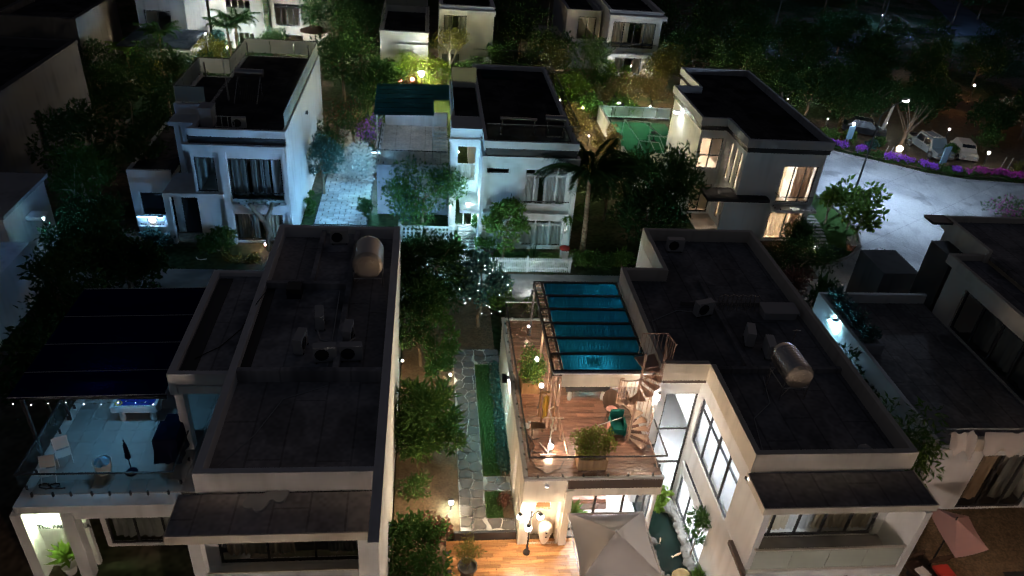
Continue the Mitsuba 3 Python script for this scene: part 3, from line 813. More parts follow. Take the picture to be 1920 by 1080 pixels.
folding_chair(-12.35, 20.1, .5, 'pale folding chair at the left glass of the blue terrace', 'white_cloth')
folding_chair(-12.5, 19.2, .2, 'pale folding chair in the front left corner of the blue terrace', 'white_cloth')
t = thing('laundry_basket', 'pale round basket with blue patterned cloth on the terrace', 'basket')
part(t, 'basket', MB().lathe([(.01, 0), (.22, 0), (.32, .5), (.30, .5), (.2, .04)], (-10.9, 19.6, 3.65), 20), 'white_cloth', 40)
P = np.array([[(-10.9 + r * math.cos(a) * .25, 19.6 + r * math.sin(a) * .25, 4.2 + .10 * (1 - r) + .05 * math.sin(a * 5) * r - .08 * r * r) for a in np.linspace(0, 2 * PI, 25)] for r in np.linspace(0.01, 1, 5)])
part(t, 'cloth', MB().grid(P), 'sign_blue', True)
t = thing('parasol', 'closed dark parasol standing at the terrace glass', 'parasol')
part(t, 'canopy', MB().lathe([(.01, 1.45), (.06, 1.3), (.09, .7), (.03, .65)], (-9.98, 19.55, 3.65), 9), 'navy_cloth'); part(t, 'pole', MB().tube([(-9.98, 19.55, 3.65), (-9.98, 19.55, 5.2)], .018, 6).lathe([(0, .05), (.2, .04), (.2, 0)], (-9.98, 19.55, 3.65), 12), 'navy_cloth')
one('floor_hose', 'small dark heap on the terrace floor by the front left chair', 'hose', MB().tube([(-12.7 + .25 * math.cos(i * .9) + .05 * i, 18.95 + .12 * math.sin(i * .9), 3.68) for i in range(14)], .025, 6), 'black_plastic', True)


def water_tank(x, y, rot, z0, r, L, label, wm=.55, end='tank_cap'):
    """A ribbed steel tank lying on a tubular stand; its near end faces -y."""
    t = thing('water_tank', label, 'water tank'); R = rz(rot); zc = z0 + wm + r

    def at(v): return np.asarray(v, float) @ R.T + [x, y, 0]
    pr = [(0.01, 0), (r * .12, 0.0), (r * .13, .02), (r * .30, .02), (r * .31, .045), (r * .46, .045), (r * .47, .075), (r * .62, .075), (r * .64, .10), (r * .80, .11), (r * .86, .14), (r * .96, .2), (r, .28)]
    m = MB().lathe(pr, (0, 0, 0), 40, (0, 1, 0)); m.v[-1] = at(m.v[-1] + [0, -L / 2 - .02, zc])
    part(t, 'end_cap', m, end, 30)
    ribs = [(r, -L / 2 + .26)]
    for i in range(8):
        yy = -L / 2 + .3 + (L - .55) * (i + .5) / 8
        ribs += [(r, yy - .05), (r * 1.018, yy - .02), (r * 1.018, yy + .02), (r, yy + .05)]
    ribs += [(r, L / 2 - .25), (r * .9, L / 2 - .08), (r * .5, L / 2), (.01, L / 2)]
    m = MB().lathe([(a, b) for a, b in ribs], (0, 0, 0), 40, (0, 1, 0)); m.v[-1] = at(m.v[-1] + [0, 0, zc])
    part(t, 'shell', m, 'steel', 30)
    for yy in (-L * .36, L * .3):
        m = MB()
        for s in (-1, 1):
            m.tube(at([(s * r * .95, yy, z0), (s * r * .95, yy, z0 + wm + r * .45)]), .022, 6)
            m.tube(at([(s * r * .95, yy, z0 + .1), (s * r * .45, yy, z0 + wm + .02)]), .016, 5)
        m.tube(at([(-r * .95, yy, z0 + wm - .02), (r * .95, yy, z0 + wm - .02)]), .022, 6)
        m.tube(at([(r * .95 * math.cos(a), yy, zc + r * 1.03 * math.sin(a)) for a in np.linspace(-2.9, -.25, 14)]), .02, 5)
        part(t, 'stand', m, 'steel')
    for s in (-1, 1): part(t, 'stand_rail', MB().tube(at([(s * r * .95, -L * .36, z0 + wm - .02), (s * r * .95, L * .3, z0 + wm - .02)]), .02, 6), 'steel')
    return t


water_tank(-2.28, 27.2, .02, 6.95, .62, 1.8, 'ribbed steel water tank lying on the roof of the left villa', .42)


def ac_unit(x, y, z, rot, label, group=None, w=.8, h=.62, d=.32):
    t = thing('air_conditioner', label, 'air conditioner', group); c = (x, y, z + .06 + h / 2)
    part(t, 'casing', MB().obox(c, (w, d, h), rot), 'unit_white')
    R = rz(rot); m = MB()
    for rr in (.24, .17, .10): m.tube([np.array(c) + R @ np.array([-.1 + rr * math.cos(a), -d / 2 - .012, rr * math.sin(a)]) for a in np.linspace(0, 2 * PI, 17)], .007, 4, False)
    part(t, 'fan_guard', m, 'black_plastic')
    part(t, 'fan', MB().lathe([(.001, 0), (.23, 0), (.23, .008), (.001, .008)], np.array(c) + R @ np.array([-.1, -d / 2 - .004, 0]), 18, R @ np.array([0, -1.0, 0])), 'black_plastic')
    m = MB()
    for s in (-.3, .3): m.obox(np.array([x, y, z + .03]) + R @ np.array([s, 0, 0]), (.06, d + .06, .06), rot)
    part(t, 'foot', m, 'black_plastic')
    return t


ac_unit(-4.35, 22.1, 7.1, 1.45, 'air conditioner leftmost of the cluster on the left villa roof')
ac_unit(-3.85, 23.55, 7.1, -1.45, 'air conditioner at the back of the cluster on the left villa roof')
ac_unit(-3.42, 21.45, 7.1, .12, 'air conditioner nearest the front in the left villa roof cluster')
ac_unit(-2.55, 21.75, 6.92, .05, 'air conditioner right of the cluster on the left villa roof')
ac_unit(-2.75, 22.9, 6.92, 1.5, 'air conditioner tucked behind the right one on the left villa roof')
ac_unit(-3.75, 29.9, 7.12, .1, 'air conditioner at the far end of the left villa roof')
one('cable', 'dark hose bent between the air conditioners on the left roof', 'pipe', MB().tube([(-3.9, 23.2, 7.2), (-3.7, 22.4, 7.3), (-3.2, 22.15, 7.34), (-2.7, 22.3, 7.25), (-2.5, 22.8, 7.1)], .035, 7), 'unit_white', True)
one('cable', 'thin black cable lying across the left wing roof', 'cable', MB().tube([(-7.9, 21.6, 7.06), (-7.2, 22.3, 7.05), (-6.7, 23.4, 7.05), (-6.3, 24.6, 7.44), (-6.1, 25.4, 7.44)], .018, 5), 'black_plastic', True)
one('cable', 'pale conduit pipe along the middle curb of the left roof', 'pipe', MB().tube([(-3.3, 20.9, 7.16), (-3.3, 23.4, 7.16), (-3.35, 25.9, 7.16)], .025, 6), 'unit_white', True)
one('roof_hatch', 'square dark vent box on the left villa roof', 'vent', MB().box(-5.35, -4.8, 25.35, 25.95, 7.1, 7.55), 'black_plastic')


def foam(x, y, rot, label):
    P = MB(); R = rz(rot); n = 20; a = np.linspace(0, 2 * PI, n, endpoint=False)
    q = (np.abs(np.cos(a)) ** 5 + np.abs(np.sin(a)) ** 5) ** -.2
    pr = np.stack([.33 * q * np.cos(a), .27 * q * np.sin(a)], 1); pr[np.argmin(np.abs(a - 1.5 * PI))] *= .72
    P.prism(pr @ R[:2, :2].T + [x, y], 6.585, 6.66)
    one('foam_board', label, 'board', P, 'unit_white')


foam(-4.72, 15.42, -.35, 'pale square pad with a notch, left one of two on the front eave'); foam(-4.2, 15.72, -.25, 'pale square pad with a notch, right one of two on the front eave')

one('garden_box', 'low white wall block below the left terrace corner', 'wall', MB().box(-8.35, -7.35, 16.3, 16.6, -.04, 1.5), 'white_plaster')
bush(-7.1, 15.9, 'dark leafy shrub at the foot of the left villa front', 1.9, .8, 'leaf_dark', 900, .3, 48)
# ---------------------------------------------------------------- front right villa
B = thing('villa', 'front right villa with lit timber roof deck, tall glass wall and black flat roofs', 'house')
m = MB()
# deck wing: left wall, front wall with niche, back
wall(m, 1, 19.05, 29.0, 3.75, 3.98, -.04, 3.62, [(24.6, 25.5, .9, 2.6), (20.9, 21.5, .6, 2.7), (19.5, 19.9, .5, 2.6)])
wall(m, 0, 3.75, 5.32, 18.95, 19.05, -.04, 3.62, [(4.2, 5.25, .02, 2.38)])
m.box(4.1, 4.2, 19.05, 19.5, -.04, 2.38).box(5.25, 5.38, 19.05, 19.5, -.04, 2.38)
wall(m, 0, 4.1, 5.4, 19.5, 19.6, -.04, 2.6, [(4.42, 5.02, 1.35, 2.05)])
m.box(5.34, 5.62, 18.86, 19.05, -.04, 3.05).box(5.4, 5.62, 19.05, 19.4, -.04, 2.95)
m.box(5.62, 9.0, 18.95, 19.15, 2.68, 3.08)                                             # beige beam over the sliding doors
m.box(3.98, 8.85, 28.8, 29.0, -.04, 3.62)
part(B, 'deck_wall', m, 'beige_plaster')
part(B, 'deck_fascia', MB().box(5.4, 8.95, 18.92, 19.05, 3.1, 3.56).box(8.85, 8.95, 19.05, 20.9, 3.1, 3.56), 'brown_metal')
part(B, 'deck_edge', MB().box(3.72, 8.97, 18.88, 18.99, 3.58, 3.69).box(3.70, 3.86, 18.99, 29.02, 3.62, 3.74).box(3.86, 8.6, 28.9, 29.02, 3.62, 3.72), 'pale_concrete')
k = part(B, 'deck', MB().box(3.86, 8.9, 18.99, 28.9, 3.42, 3.62), 'dark_joint')
rng = np.random.default_rng(5); np_ = 0
for r in range(49):
    y0 = 19.0 + r * .202
    x = 3.87 - rng.random() * 1.5
    while x < 8.66:
        L = 1.5 + 1.2 * rng.random(); a, b = max(x, 3.87), min(x + L, 8.88 if y0 < 20.9 else 8.66)
        if b - a > .06: part(k, 'plank', MB().box(a + .004, b - .004, y0 + .004, y0 + .196, 3.62, 3.65 + .003 * rng.random()), 'deck_wood')
        x += L
# main block walls
m = MB()
wall(m, 1, 14.9, 21.5, 10.6, 10.82, -.04, 6.55, [(16.9, 20.9, 3.54, 5.84), (17.7, 20.95, .05, 2.46)])
wall(m, 1, 20.95, 27.75, 8.67, 8.9, -.04, 6.6, [(24.0, 26.6, 3.65, 5.9)])
wall(m, 0, 8.9, 9.32, 21.3, 21.5, -.04, 6.6)
wall(m, 0, 9.32, 10.6, 21.3, 21.5, 5.62, 6.6)
m.box(8.9, 10.57, 27.53, 27.75, -.04, 6.6)
wall(m, 1, 27.75, 31.5, 10.57, 10.8, -.04, 6.6)
wall(m, 0, 10.8, 15.9, 31.28, 31.5, -.04, 6.6)
wall(m, 1, 16.6, 31.5, 15.9, 16.12, -.04, 6.6)
wall(m, 1, 14.75, 16.6, 15.88, 16.1, -.04, 6.3)
wall(m, 0, 10.82, 15.9, 16.1, 16.3, -.04, 6.36, [(10.95, 15.6, 3.65, 6.1), (11.2, 15.6, .05, 2.8)]); m.box(10.82, 15.9, 16.3, 16.5, 6.36, 6.6)
m.box(10.57, 15.88, 14.75, 16.6, 3.3, 3.6)                                             # balcony slab
part(B, 'wall', m, 'white_plaster')
m = MB()
roof_ring(m, 10.55, 16.12, 16.3, 20.9, 6.62, 7.4, .2, 'lrf')
m.box(8.66, 10.55, 20.9, 21.1, 6.62, 7.4).box(8.66, 8.86, 21.1, 27.72, 6.62, 7.4).box(8.86, 10.77, 27.52, 27.72, 6.62, 7.4).box(10.57, 10.77, 27.72, 31.5, 6.62, 7.4)
m.box(15.92, 16.12, 20.9, 31.5, 6.62, 7.4).box(10.77, 15.92, 31.3, 31.5, 6.62, 7.4)
part(B, 'parapet', m, 'beige_plaster')
m = MB().box(10.75, 15.92, 16.5, 21.1, 6.62, 6.8).box(8.86, 15.92, 21.1, 27.52, 6.62, 6.82).box(10.77, 15.92, 27.52, 31.3, 6.62, 6.8)
part(B, 'roof', m, 'roof_membrane')
part(B, 'roof_curb', MB().box(10.75, 15.92, 21.1, 21.28, 6.8, 7.0).box(12.2, 12.36, 21.3, 27.5, 6.82, 6.98).box(10.9, 15.9, 25.6, 25.74, 6.82, 7.0), 'roof_membrane')
part(B, 'fascia_groove', MB().box(8.7, 10.62, 20.95, 21.3, 6.45, 6.62).box(10.62, 10.75, 16.35, 20.95, 6.56, 6.62).box(10.6, 15.95, 16.35, 16.5, 6.6, 6.62), 'brown_metal')
part(B, 'eave', MB().box(10.5, 16.2, 14.85, 16.3, 6.36, 6.58), 'roof_membrane')
part(B, 'eave_edge', MB().box(10.46, 16.24, 14.8, 14.85, 6.33, 6.6).box(10.46, 10.5, 14.85, 16.3, 6.33, 6.6).box(16.2, 16.24, 14.85, 16.3, 6.33, 6.6), 'beige_plaster')
part(B, 'side_frame', MB().box(10.42, 10.57, 14.7, 16.0, 3.5, 3.68), 'brown_metal')
part(B, 'balcony_floor', MB().box(10.82, 15.88, 14.85, 16.1, 3.6, 3.65), 'lane_concrete')
# inside
m = MB().box(8.9, 10.6, 21.5, 27.53, -.04, .01).box(10.82, 15.9, 16.8, 31.28, -.04, .01).box(10.6, 10.82, 21.5, 27.5, -.04, .012)
part(B, 'ground_floor', m, 'room_white')
m = MB().box(10.82, 15.9, 16.8, 31.28, 3.4, 3.6).box(8.9, 10.62, 24.6, 27.53, 3.4, 3.6)
part(B, 'upper_floor', m, 'room_white')
m = MB().box(13.2, 13.3, 16.8, 25, 3.6, 6.6).box(12.9, 13.0, 16.8, 25, .01, 3.4).box(10.84, 13.2, 25, 25.1, 3.6, 6.6).box(9.32, 9.4, 23.6, 27.53, .01, 3.4)
part(B, 'inner_wall', m, 'room_white')
window(B, 0, 21.4, 9.32, 10.6, .02, 5.62, 1, (1.9, 3.76), t=.06)
window(B, 1, 10.7, 16.9, 20.9, 3.54, 5.84, 4, (5.3,), t=.06)
window(B, 1, 10.7, 17.7, 20.95, .05, 2.46, 3, (1.95, 2.06, 2.17, 2.28), t=.05)
window(B, 0, 16.2, 10.95, 15.6, 3.65, 6.1, 5, t=.07)
for i, (a, b, cl) in enumerate(((10.98, 12.6, 'curtain_cream'), (13.55, 15.55, 'curtain_cream'), (12.55, 13.5, 'curtain_white'))):
    curtain(B, 0, 16.42, a, b, 3.68, 6.05, cl, 20 + i)
window(B, 0, 16.2, 11.2, 15.6, .05, 2.8, 3)
window(B, 0, 19.6, 5.62, 8.95, .02, 2.7, 3, t=.07)
m = MB().box(5.4, 8.95, 19.3, 24, -.04, .01).box(5.4, 8.95, 23.9, 24, .01, 3.4).box(3.98, 5.4, 19.6, 24, -.04, .01)
part(B, 'lounge_floor', m, 'room_white')
part(B, 'deck_soffit', MB().box(3.98, 8.9, 19.05, 28.8, 3.3, 3.41), 'room_white')
wall(mw := MB(), 1, 19.15, 24.0, 8.85, 8.97, -.04, 3.1, [(19.4, 20.85, .05, 2.7)]); part(B, 'lounge_wall', mw, 'white_plaster')
window(B, 1, 8.91, 19.4, 20.85, .05, 2.7, 2)
k = part(B, 'window_grille', MB().box(10.5, 10.56, 17.7, 20.95, 1.9, 1.93), 'white_metal')
for i in range(5): part(k, 'slat', MB().box(10.5, 10.55, 17.65, 21.0, 1.98 + .09 * i, 2.02 + .09 * i), 'white_metal')
# balcony glass and posts
k = part(B, 'balcony_rail', MB().box(10.7, 15.86, 14.78, 14.84, 4.62, 4.68).box(10.7, 15.86, 14.78, 14.84, 3.62, 3.68).box(10.66, 10.72, 14.78, 16.5, 4.62, 4.68), 'steel')
for i in range(4): part(k, 'pane', MB().raw([(10.72 + i * 1.285, 14.81, 3.68), (10.72 + i * 1.285 + 1.27, 14.81, 3.68), (10.72 + i * 1.285 + 1.27, 14.81, 4.62), (10.72 + i * 1.285, 14.81, 4.62)], [(0, 1, 2), (0, 2, 3)]), 'frost_pane')
part(k, 'pane', MB().raw([(10.69, 14.84, 3.7), (10.69, 16.5, 3.7), (10.69, 16.5, 4.62), (10.69, 14.84, 4.62)], [(0, 1, 2), (0, 2, 3)]), 'pane_tint')
glass_rail(B, [(3.84, 28.8), (3.84, 18.98), (8.9, 18.98), (8.9, 20.9)], 3.66, 1.02, 'black_metal', 'pane', 1.5, lift=.05)
glass_rail(B, [(3.84, 28.92), (8.5, 28.92)], 3.66, 1.02, 'white_metal', 'pane_tint', 1.5, lift=.05)
# ceiling lamps inside
for i, (x, y, z, I, c, rs, nm) in enumerate(((9.9, 24.3, 6.55, 56, COOL, .4, 'tall glass hall'), (11.9, 19.2, 6.55, 9, (.72, .84, 1.0), .35, 'upper room beside the glass hall'), (11.8, 19.3, 3.36, 32, COOL, .35, 'ground room beside the pond'), (7.2, 20.8, 3.26, 32, COOL, .35, 'lounge below the roof deck'))):
    t = thing('ceiling_panel', f'flat white ceiling lamp in the {nm}', 'lamp')
    put(t, MB().box(x - rs, x + rs, y - rs, y + rs, z - .03, z), 'white_metal')
    glow(t, 'diffuser', MB().box(x - rs + .03, x + rs - .03, y - rs + .03, y + rs - .03, z - .055, z - .034), c, I, (2 * rs) ** 2, 3, smooth=False)
t = thing('ceiling_lamp', 'round warm lamp in the ceiling of the lit front balcony', 'lamp')
put(t, MB().lathe([(.001, .04), (.14, .04), (.14, 0), (.001, 0)], (14.0, 15.45, 6.32), 16), 'white_metal')
glow(t, 'diffuser', MB().lathe([(.001, 0), (.12, 0), (.12, -.02), (.001, -.02)], (14.0, 15.45, 6.318), 16), (1, .76, .48), 24, .045, 4)
t = thing('downlight', 'small warm downlight over the entrance niche of the right villa', 'lamp')
put(t, MB().lathe([(.001, .03), (.09, .03), (.09, 0), (.001, 0)], (4.55, 18.72, 3.5), 12), 'white_metal'); glow(t, 'diffuser', MB().lathe([(.001, 0), (.08, 0), (.08, -.015), (.001, -.015)], (4.55, 18.72, 3.498), 12), WARM2, 4.5, .02, 3)
# furniture seen through the glass
t = thing('sofa', 'grey white sofa seen through the glass wall', 'sofa')
part(t, 'seat', MB().box(9.5, 10.3, 22.4, 24.2, .1, .45), 'curtain_grey'); part(t, 'backrest', MB().box(9.5, 9.7, 22.4, 24.2, .45, .85), 'curtain_grey')
t = thing('bed', 'rose brown daybed behind the sliding doors under the deck', 'bed')
part(t, 'base', MB().box(6.0, 7.6, 20.6, 22.4, .02, .35), 'deck_wood'); part(t, 'mattress', MB().box(6.05, 7.55, 20.65, 22.35, .35, .55), 'rose_cloth')
part(t, 'pillow', MB().box(6.1, 6.7, 22.0, 22.3, .55, .68), 'white_cloth')
spiky(5.95, 19.95, 'green broad leaved plant behind the left sliding door', 1.3, .7, 30, 5, 'leaf_light', .3, 'house_plant', 'plant', w=.16)
spiky(9.55, 22.0, 'dark broad leaved plant at the foot of the tall glass wall', 1.5, .6, 28, 6, 'leaf_mid', .2, 'house_plant', 'plant', w=.12)
t = thing('water_heater', 'white cylinder hanging on the wall inside the upper window', 'boiler')
put(t, MB().lathe([(.01, 0), (.18, .02), (.2, .08), (.2, .72), (.18, .78), (.01, .8)], (12.55, 18.1, 5.0), 20, (-1, .1, 0)), 'ceramic', True)
t = thing('shelf', 'white shelf with boxes inside the upper window', 'shelf')
put(t, MB().box(12.8, 13.2, 17.4, 19.4, 4.35, 4.4).box(12.8, 13.2, 17.4, 19.4, 3.9, 3.95), 'white_metal')
for i, y in enumerate((17.7, 18.3, 18.9)): part(t, 'box', MB().box(12.88, 13.15, y, y + .3, 4.4, 4.62), 'curtain_white')
t = thing('wall_lantern', 'round paper lantern inside the tall glass hall', 'lamp')
part(t, 'cord', MB().tube([(9.75, 23.0, 6.6), (9.75, 23.0, 4.5)], .01, 4), 'black_plastic'); glow(t, 'shade', MB().ball((9.75, 23.0, 4.3), (.2, .2, .18), 8), WARM2, 1.2, .12, .5)
# entrance niche: sculpture, shelf
t = thing('urn', 'white tapering ceramic urn with two dark holes in the entrance niche', 'urn')
prof = [(.02, 0), (.10, .05), (.17, .25), (.25, .6), (.28, .82), (.26, 1.0), (.2, 1.08), (.01, 1.1)]
put(t, MB().lathe(prof, (4.78, 18.98, .02), 26), 'ceramic', True)
for z in (.72, .95): part(t, 'hole', MB().lathe([(.001, 0), (.035, 0), (.035, .02), (.001, .02)], (4.78, 18.98 - .275, z), 12, (0, -1, .1)), 'black_plastic')
part(B, 'niche_shelf', MB().box(4.42, 5.02, 19.52, 19.98, 1.31, 1.35).box(4.42, 5.02, 19.95, 19.98, 1.35, 2.05), 'patio_wood')
# lamp post with three globes
t = thing('lamp_post', 'short black lamp post with three hanging white globes on the wooden patio', 'lamp')
part(t, 'post', MB().lathe([(.001, 0), (.13, 0), (.13, .08), (.07, .16), (.05, .3), (.035, .5), (.03, 1.6), (.045, 1.65), (.03, 1.7), (.025, 2.25), (.05, 2.3), (.001, 2.42)], (4.07, 18.55, .02), 14), 'black_metal', True)
for a in (-1.9, .35, 2.75):
    c, s = math.cos(a), math.sin(a)
    part(t, 'arm', MB().tube([(4.07 + c * r, 18.55 + s * r, z) for r, z in ((.02, 2.0), (.14, 2.2), (.28, 2.26), (.38, 2.18), (.4, 2.08))], .016, 6), 'black_metal', True)
    part(t, 'cap', MB().lathe([(.001, .08), (.08, .04), (.10, 0), (.001, 0)], (4.07 + c * .4, 18.55 + s * .4, 2.02), 12), 'black_metal')
    glow(t, 'globe', MB().ball((4.07 + c * .4, 18.55 + s * .4, 1.91), (.125, .125, .125), 9), WARM2, 2.1, .049, 3)
# patio umbrella
t = thing('patio_umbrella', 'large square grey brown cloth umbrella with vent top over the patio', 'umbrella')
cx, cy, hs = 6.82, 17.0, 1.42


def panel(h0, h1, r0, r1, n=14):
    out = MB()
    for q in range(4):
        a = q * PI / 2
        P = []
        for s in np.linspace(0, 1, n):
            rr = r0 + (r1 - r0) * s
            row = []
            for w in np.linspace(-1, 1, n):
                sag = .10 * math.sin(PI * s) * (1 - w * w) * (r1 / hs) + .05 * (1 - w * w) * s * s
                wr = .012 * math.sin(9 * s + 5 * w + q) * (1 - w * w)
                row.append(np.array([rr * w, -rr * (1 - .05 * (1 - w * w) * s), h0 + (h1 - h0) * s - sag * .6 + wr]) @ rz(a).T + [cx, cy, 0])
            P.append(row)
        out.grid(np.array(P))
    return out


part(t, 'canopy', panel(2.92, 2.36, .28, hs), 'umbrella_cloth', 25)
part(t, 'vent_cap', panel(3.02, 2.86, .01, .42, 8), 'umbrella_cloth', 25)
part(t, 'hem', MB().box(cx - hs, cx + hs, cy - hs - .005, cy - hs + .01, 2.28, 2.37).box(cx - hs, cx + hs, cy + hs - .01, cy + hs + .005, 2.28, 2.37).box(cx - hs - .005, cx - hs + .01, cy - hs, cy + hs, 2.28, 2.37).box(cx + hs - .01, cx + hs + .005, cy - hs, cy + hs, 2.28, 2.37), 'umbrella_cloth')
part(t, 'finial', MB().ball((cx, cy, 3.06), (.045, .045, .06), 6), 'white_metal', True)
part(t, 'pole', MB().tube([(cx, cy, .02), (cx, cy, 3.0)], .035, 8).lathe([(.001, .1), (.3, .08), (.32, 0)], (cx, cy, .02), 20), 'black_metal')
m = MB()
for sx in (-1, 1):
    for sy in (-1, 1): m.tube([(cx, cy, 2.88), (cx + sx * hs * .97, cy + sy * hs * .97, 2.33)], .012, 5)
part(t, 'rib', m, 'steel')
for sx in (-1, 1):
    for sy in (-1, 1):
        q = [(cx + sx * r, cy + sy * r, 2.93 + (2.36 - 2.93) * (r - .28) / (hs - .28) + .012) for r in np.linspace(.30, hs, 9)]
        part(t, 'seam', MB().tube(q, .012, 5), 'umbrella_cloth')
# pond
struct('pond', MB().raw([(8.78, 12.5, .06), (10.55, 12.5, .06), (10.55, 20.9, .06), (8.78, 20.9, .06)], [(0, 1, 2), (0, 2, 3)]), 'pond_floor', 'narrow koi pond at the foot of the white wall')
u, v = np.meshgrid(np.linspace(0, 1, 40), np.linspace(0, 1, 120), indexing='ij')
W = np.stack([8.9 + 1.6 * u, 17.3 + 3.6 * v, 0 * u], -1); W[..., 2] = .21 + .016 * (meshkit.noise(W * [7, 7, 1]) - .5) + .010 * (meshkit.noise(W * [17, 17, 1], 3) - .5)
part('pond', 'water', MB().grid(W), 'water_skin', True)
rng = np.random.default_rng(12)


def rock_mesh(rng, c, r, n=1):
    s = trimesh.creation.icosphere(subdivisions=2); v = np.array(s.vertices)
    v *= (0.75 + .5 * meshkit.noise(v * 1.6 + rng.random(3) * 50))[:, None]
    return MB().raw(v @ rz(rng.random() * 6).T * r + c, s.faces)


rk = 0
def pond_rock(x, y, z, r, label=None, mt='rock'):
    global rk
    part('pond', 'rock', rock_mesh(rng, (x, y, z), r), mt, True)


for y in np.arange(17.4, 20.9, .30): pond_rock(10.32 + .05 * rng.standard_normal(), y, .24, (.17 + .05 * rng.random(), .20 + .04 * rng.random(), .13))
for y in np.arange(17.3, 19.2, .24): pond_rock(8.98 + .05 * rng.standard_normal(), y, .22, (.13 + .05 * rng.random(), .15 + .04 * rng.random(), .12))
for i in range(60): pond_rock(rng.uniform(8.9, 10.4), rng.uniform(14.8, 17.2), .14 + .05 * rng.random(), np.array([.10, .12, .08]) * (.7 + .7 * rng.random()))
for i in range(14): pond_rock(rng.uniform(9.3, 10.3), rng.uniform(20.3, 20.9), .25 + .25 * rng.random(), np.array([.18, .2, .16]) * (.7 + .6 * rng.random()))
one('boulder', 'big round ochre boulder at the near end of the pond', 'rock', rock_mesh(rng, (9.72, 17.0, .32), (.36, .33, .34)), 'rock_ochre', True)
one('boulder', 'smaller ochre stone below the big boulder by the pond', 'rock', rock_mesh(rng, (9.5, 16.5, .26), (.22, .22, .18)), 'rock_ochre', True)
for i, (x, y, r_) in enumerate(((9.95, 18.15, .4), (9.45, 18.9, 1.2))):
    mm = MB().lathe([(.002, -.22), (.035, -.12), (.05, 0), (.04, .1), (.015, .19), (.002, .2)], (0, 0, 0), 9, (1, 0, 0)); mm.raw([(-.18, 0, 0), (-.30, .06, .02), (-.30, -.06, .0)], [(0, 1, 2)])
    vv, ff = mm.mesh(); one('koi_fish', ('pale orange koi swimming at the near end of the pond', 'koi in the middle of the pond', 'koi at the far end of the pond')[i], 'fish', MB().raw(vv * (1 - .3 * i) @ rz(r_).T + [x, y, .19 - .05 * i], ff), 'koi', True)
bush(9.75, 20.35, 'yellow green hanging plant on the rocks at the far end of the pond', .9, .42, 'leaf_lime', 420, .2, 31, z0=.45, name='pond_plant', cat='plant', aspect=.7)
bush(10.3, 16.9, 'reedy green plant by the boulder at the pond', .8, .3, 'leaf_light', 260, .28, 32, name='pond_plant', cat='plant', aspect=.2)
bush(9.4, 16.0, 'low dark green clump in front of the boulder', .5, .3, 'leaf_mid', 300, .12, 33, name='pond_plant', cat='plant')
tree(10.38, 18.0, 'slender leaning sapling at the white wall beside the pond', 2.9, .4, 'leaf_mid', 240, .26, 34, name='sapling', trunk=.4, tr=.025, k=9, aspect=.3)
# pergola with blue sheets
t = thing('pergola', 'pergola of translucent blue corrugated sheets and black beams on the timber deck', 'pergola')
ys = [21.55, 22.6, 23.62, 24.64, 25.66, 26.68, 27.75]
for i in range(6):
    n = 260; xx = np.linspace(5.28, 8.52, n); zz = 6.5 + .007 * np.cos(xx * 2 * PI / .13)
    part(t, 'roof_sheet', MB().grid(np.array([np.stack([xx, np.full(n, y), zz + (y - 21.5) * .0], 1) for y in (ys[i] + .01, ys[i + 1] - .01)])), 'blue_sheet')
for y in ys:
    part(t, 'beam', MB().box(4.86, 8.6, y - .05, y + .05, 6.36, 6.57), 'black_metal')
for x in (4.86, 5.2, 8.56):
    part(t, 'beam', MB().box(x - .035, x + .035, 21.5, 27.8, 6.34, 6.562), 'black_metal')
m = MB()
for i in range(25): m.box(4.9, 5.17, 21.7 + i * .245, 21.73 + i * .245, 6.42, 6.45)
m.box(5.02, 5.05, 21.5, 27.8, 6.45, 6.47)
part(t, 'trellis', m, 'rose_metal')
part(t, 'fascia', MB().box(5.2, 8.66, 21.42, 21.5, 5.88, 6.5), 'beige_plaster'); part(t, 'gutter', MB().box(4.84, 8.66, 21.38, 21.495, 6.5, 6.56), 'white_metal')
for i, (x, y, dx) in enumerate(((4.9, 21.6, 0), (5.22, 21.6, 0), (4.9, 24.6, 0), (4.9, 27.7, 0), (8.56, 27.7, 0))):
    part(t, 'post', MB().box(x - .04, x + .04, y - .04, y + .04, 3.65, 6.34), 'rose_metal' if i < 3 else 'black_metal')
k = thing('ceiling_lamp', 'teal white lamp under the far corner of the blue pergola', 'lamp')
put(k, MB().box(7.9, 8.2, 27.0, 27.3, 6.25, 6.28), 'white_metal'); glow(k, 'diffuser', MB().ball((8.05, 27.15, 6.17), (.12, .12, .08), 6), (.45, 1, .85), 5, .04, 2)
k = thing('ceiling_lamp', 'warm lamp hanging under the front of the blue pergola', 'lamp')
put(k, MB().box(6.4, 6.7, 22.0, 22.3, 6.25, 6.28), 'white_metal'); glow(k, 'diffuser', MB().ball((6.55, 22.15, 6.12), (.14, .14, .1), 6), (1.0, .78, .60), 6.5, .05, 5)
t = thing('pool_table', 'pool table with bright blue cloth under the blue pergola', 'pool table')
part(t, 'table_frame', MB().box(5.85, 7.65, 23.1, 24.2, 4.2, 4.42).box(5.85, 7.65, 23.1, 23.2, 4.42, 4.48).box(5.85, 7.65, 24.1, 24.2, 4.42, 4.48).box(5.85, 5.95, 23.2, 24.1, 4.42, 4.48).box(7.55, 7.65, 23.2, 24.1, 4.42, 4.48), 'black_plastic')
part(t, 'cloth', MB().box(5.95, 7.55, 23.2, 24.1, 4.42, 4.44), 'felt_blue')
for x in (6.05, 7.45):
    for y in (23.25, 24.05): part(t, 'leg', MB().lathe([(.07, 0), (.1, .06), (.08, .56)], (x, y, 3.65), 12), 'unit_white', True)
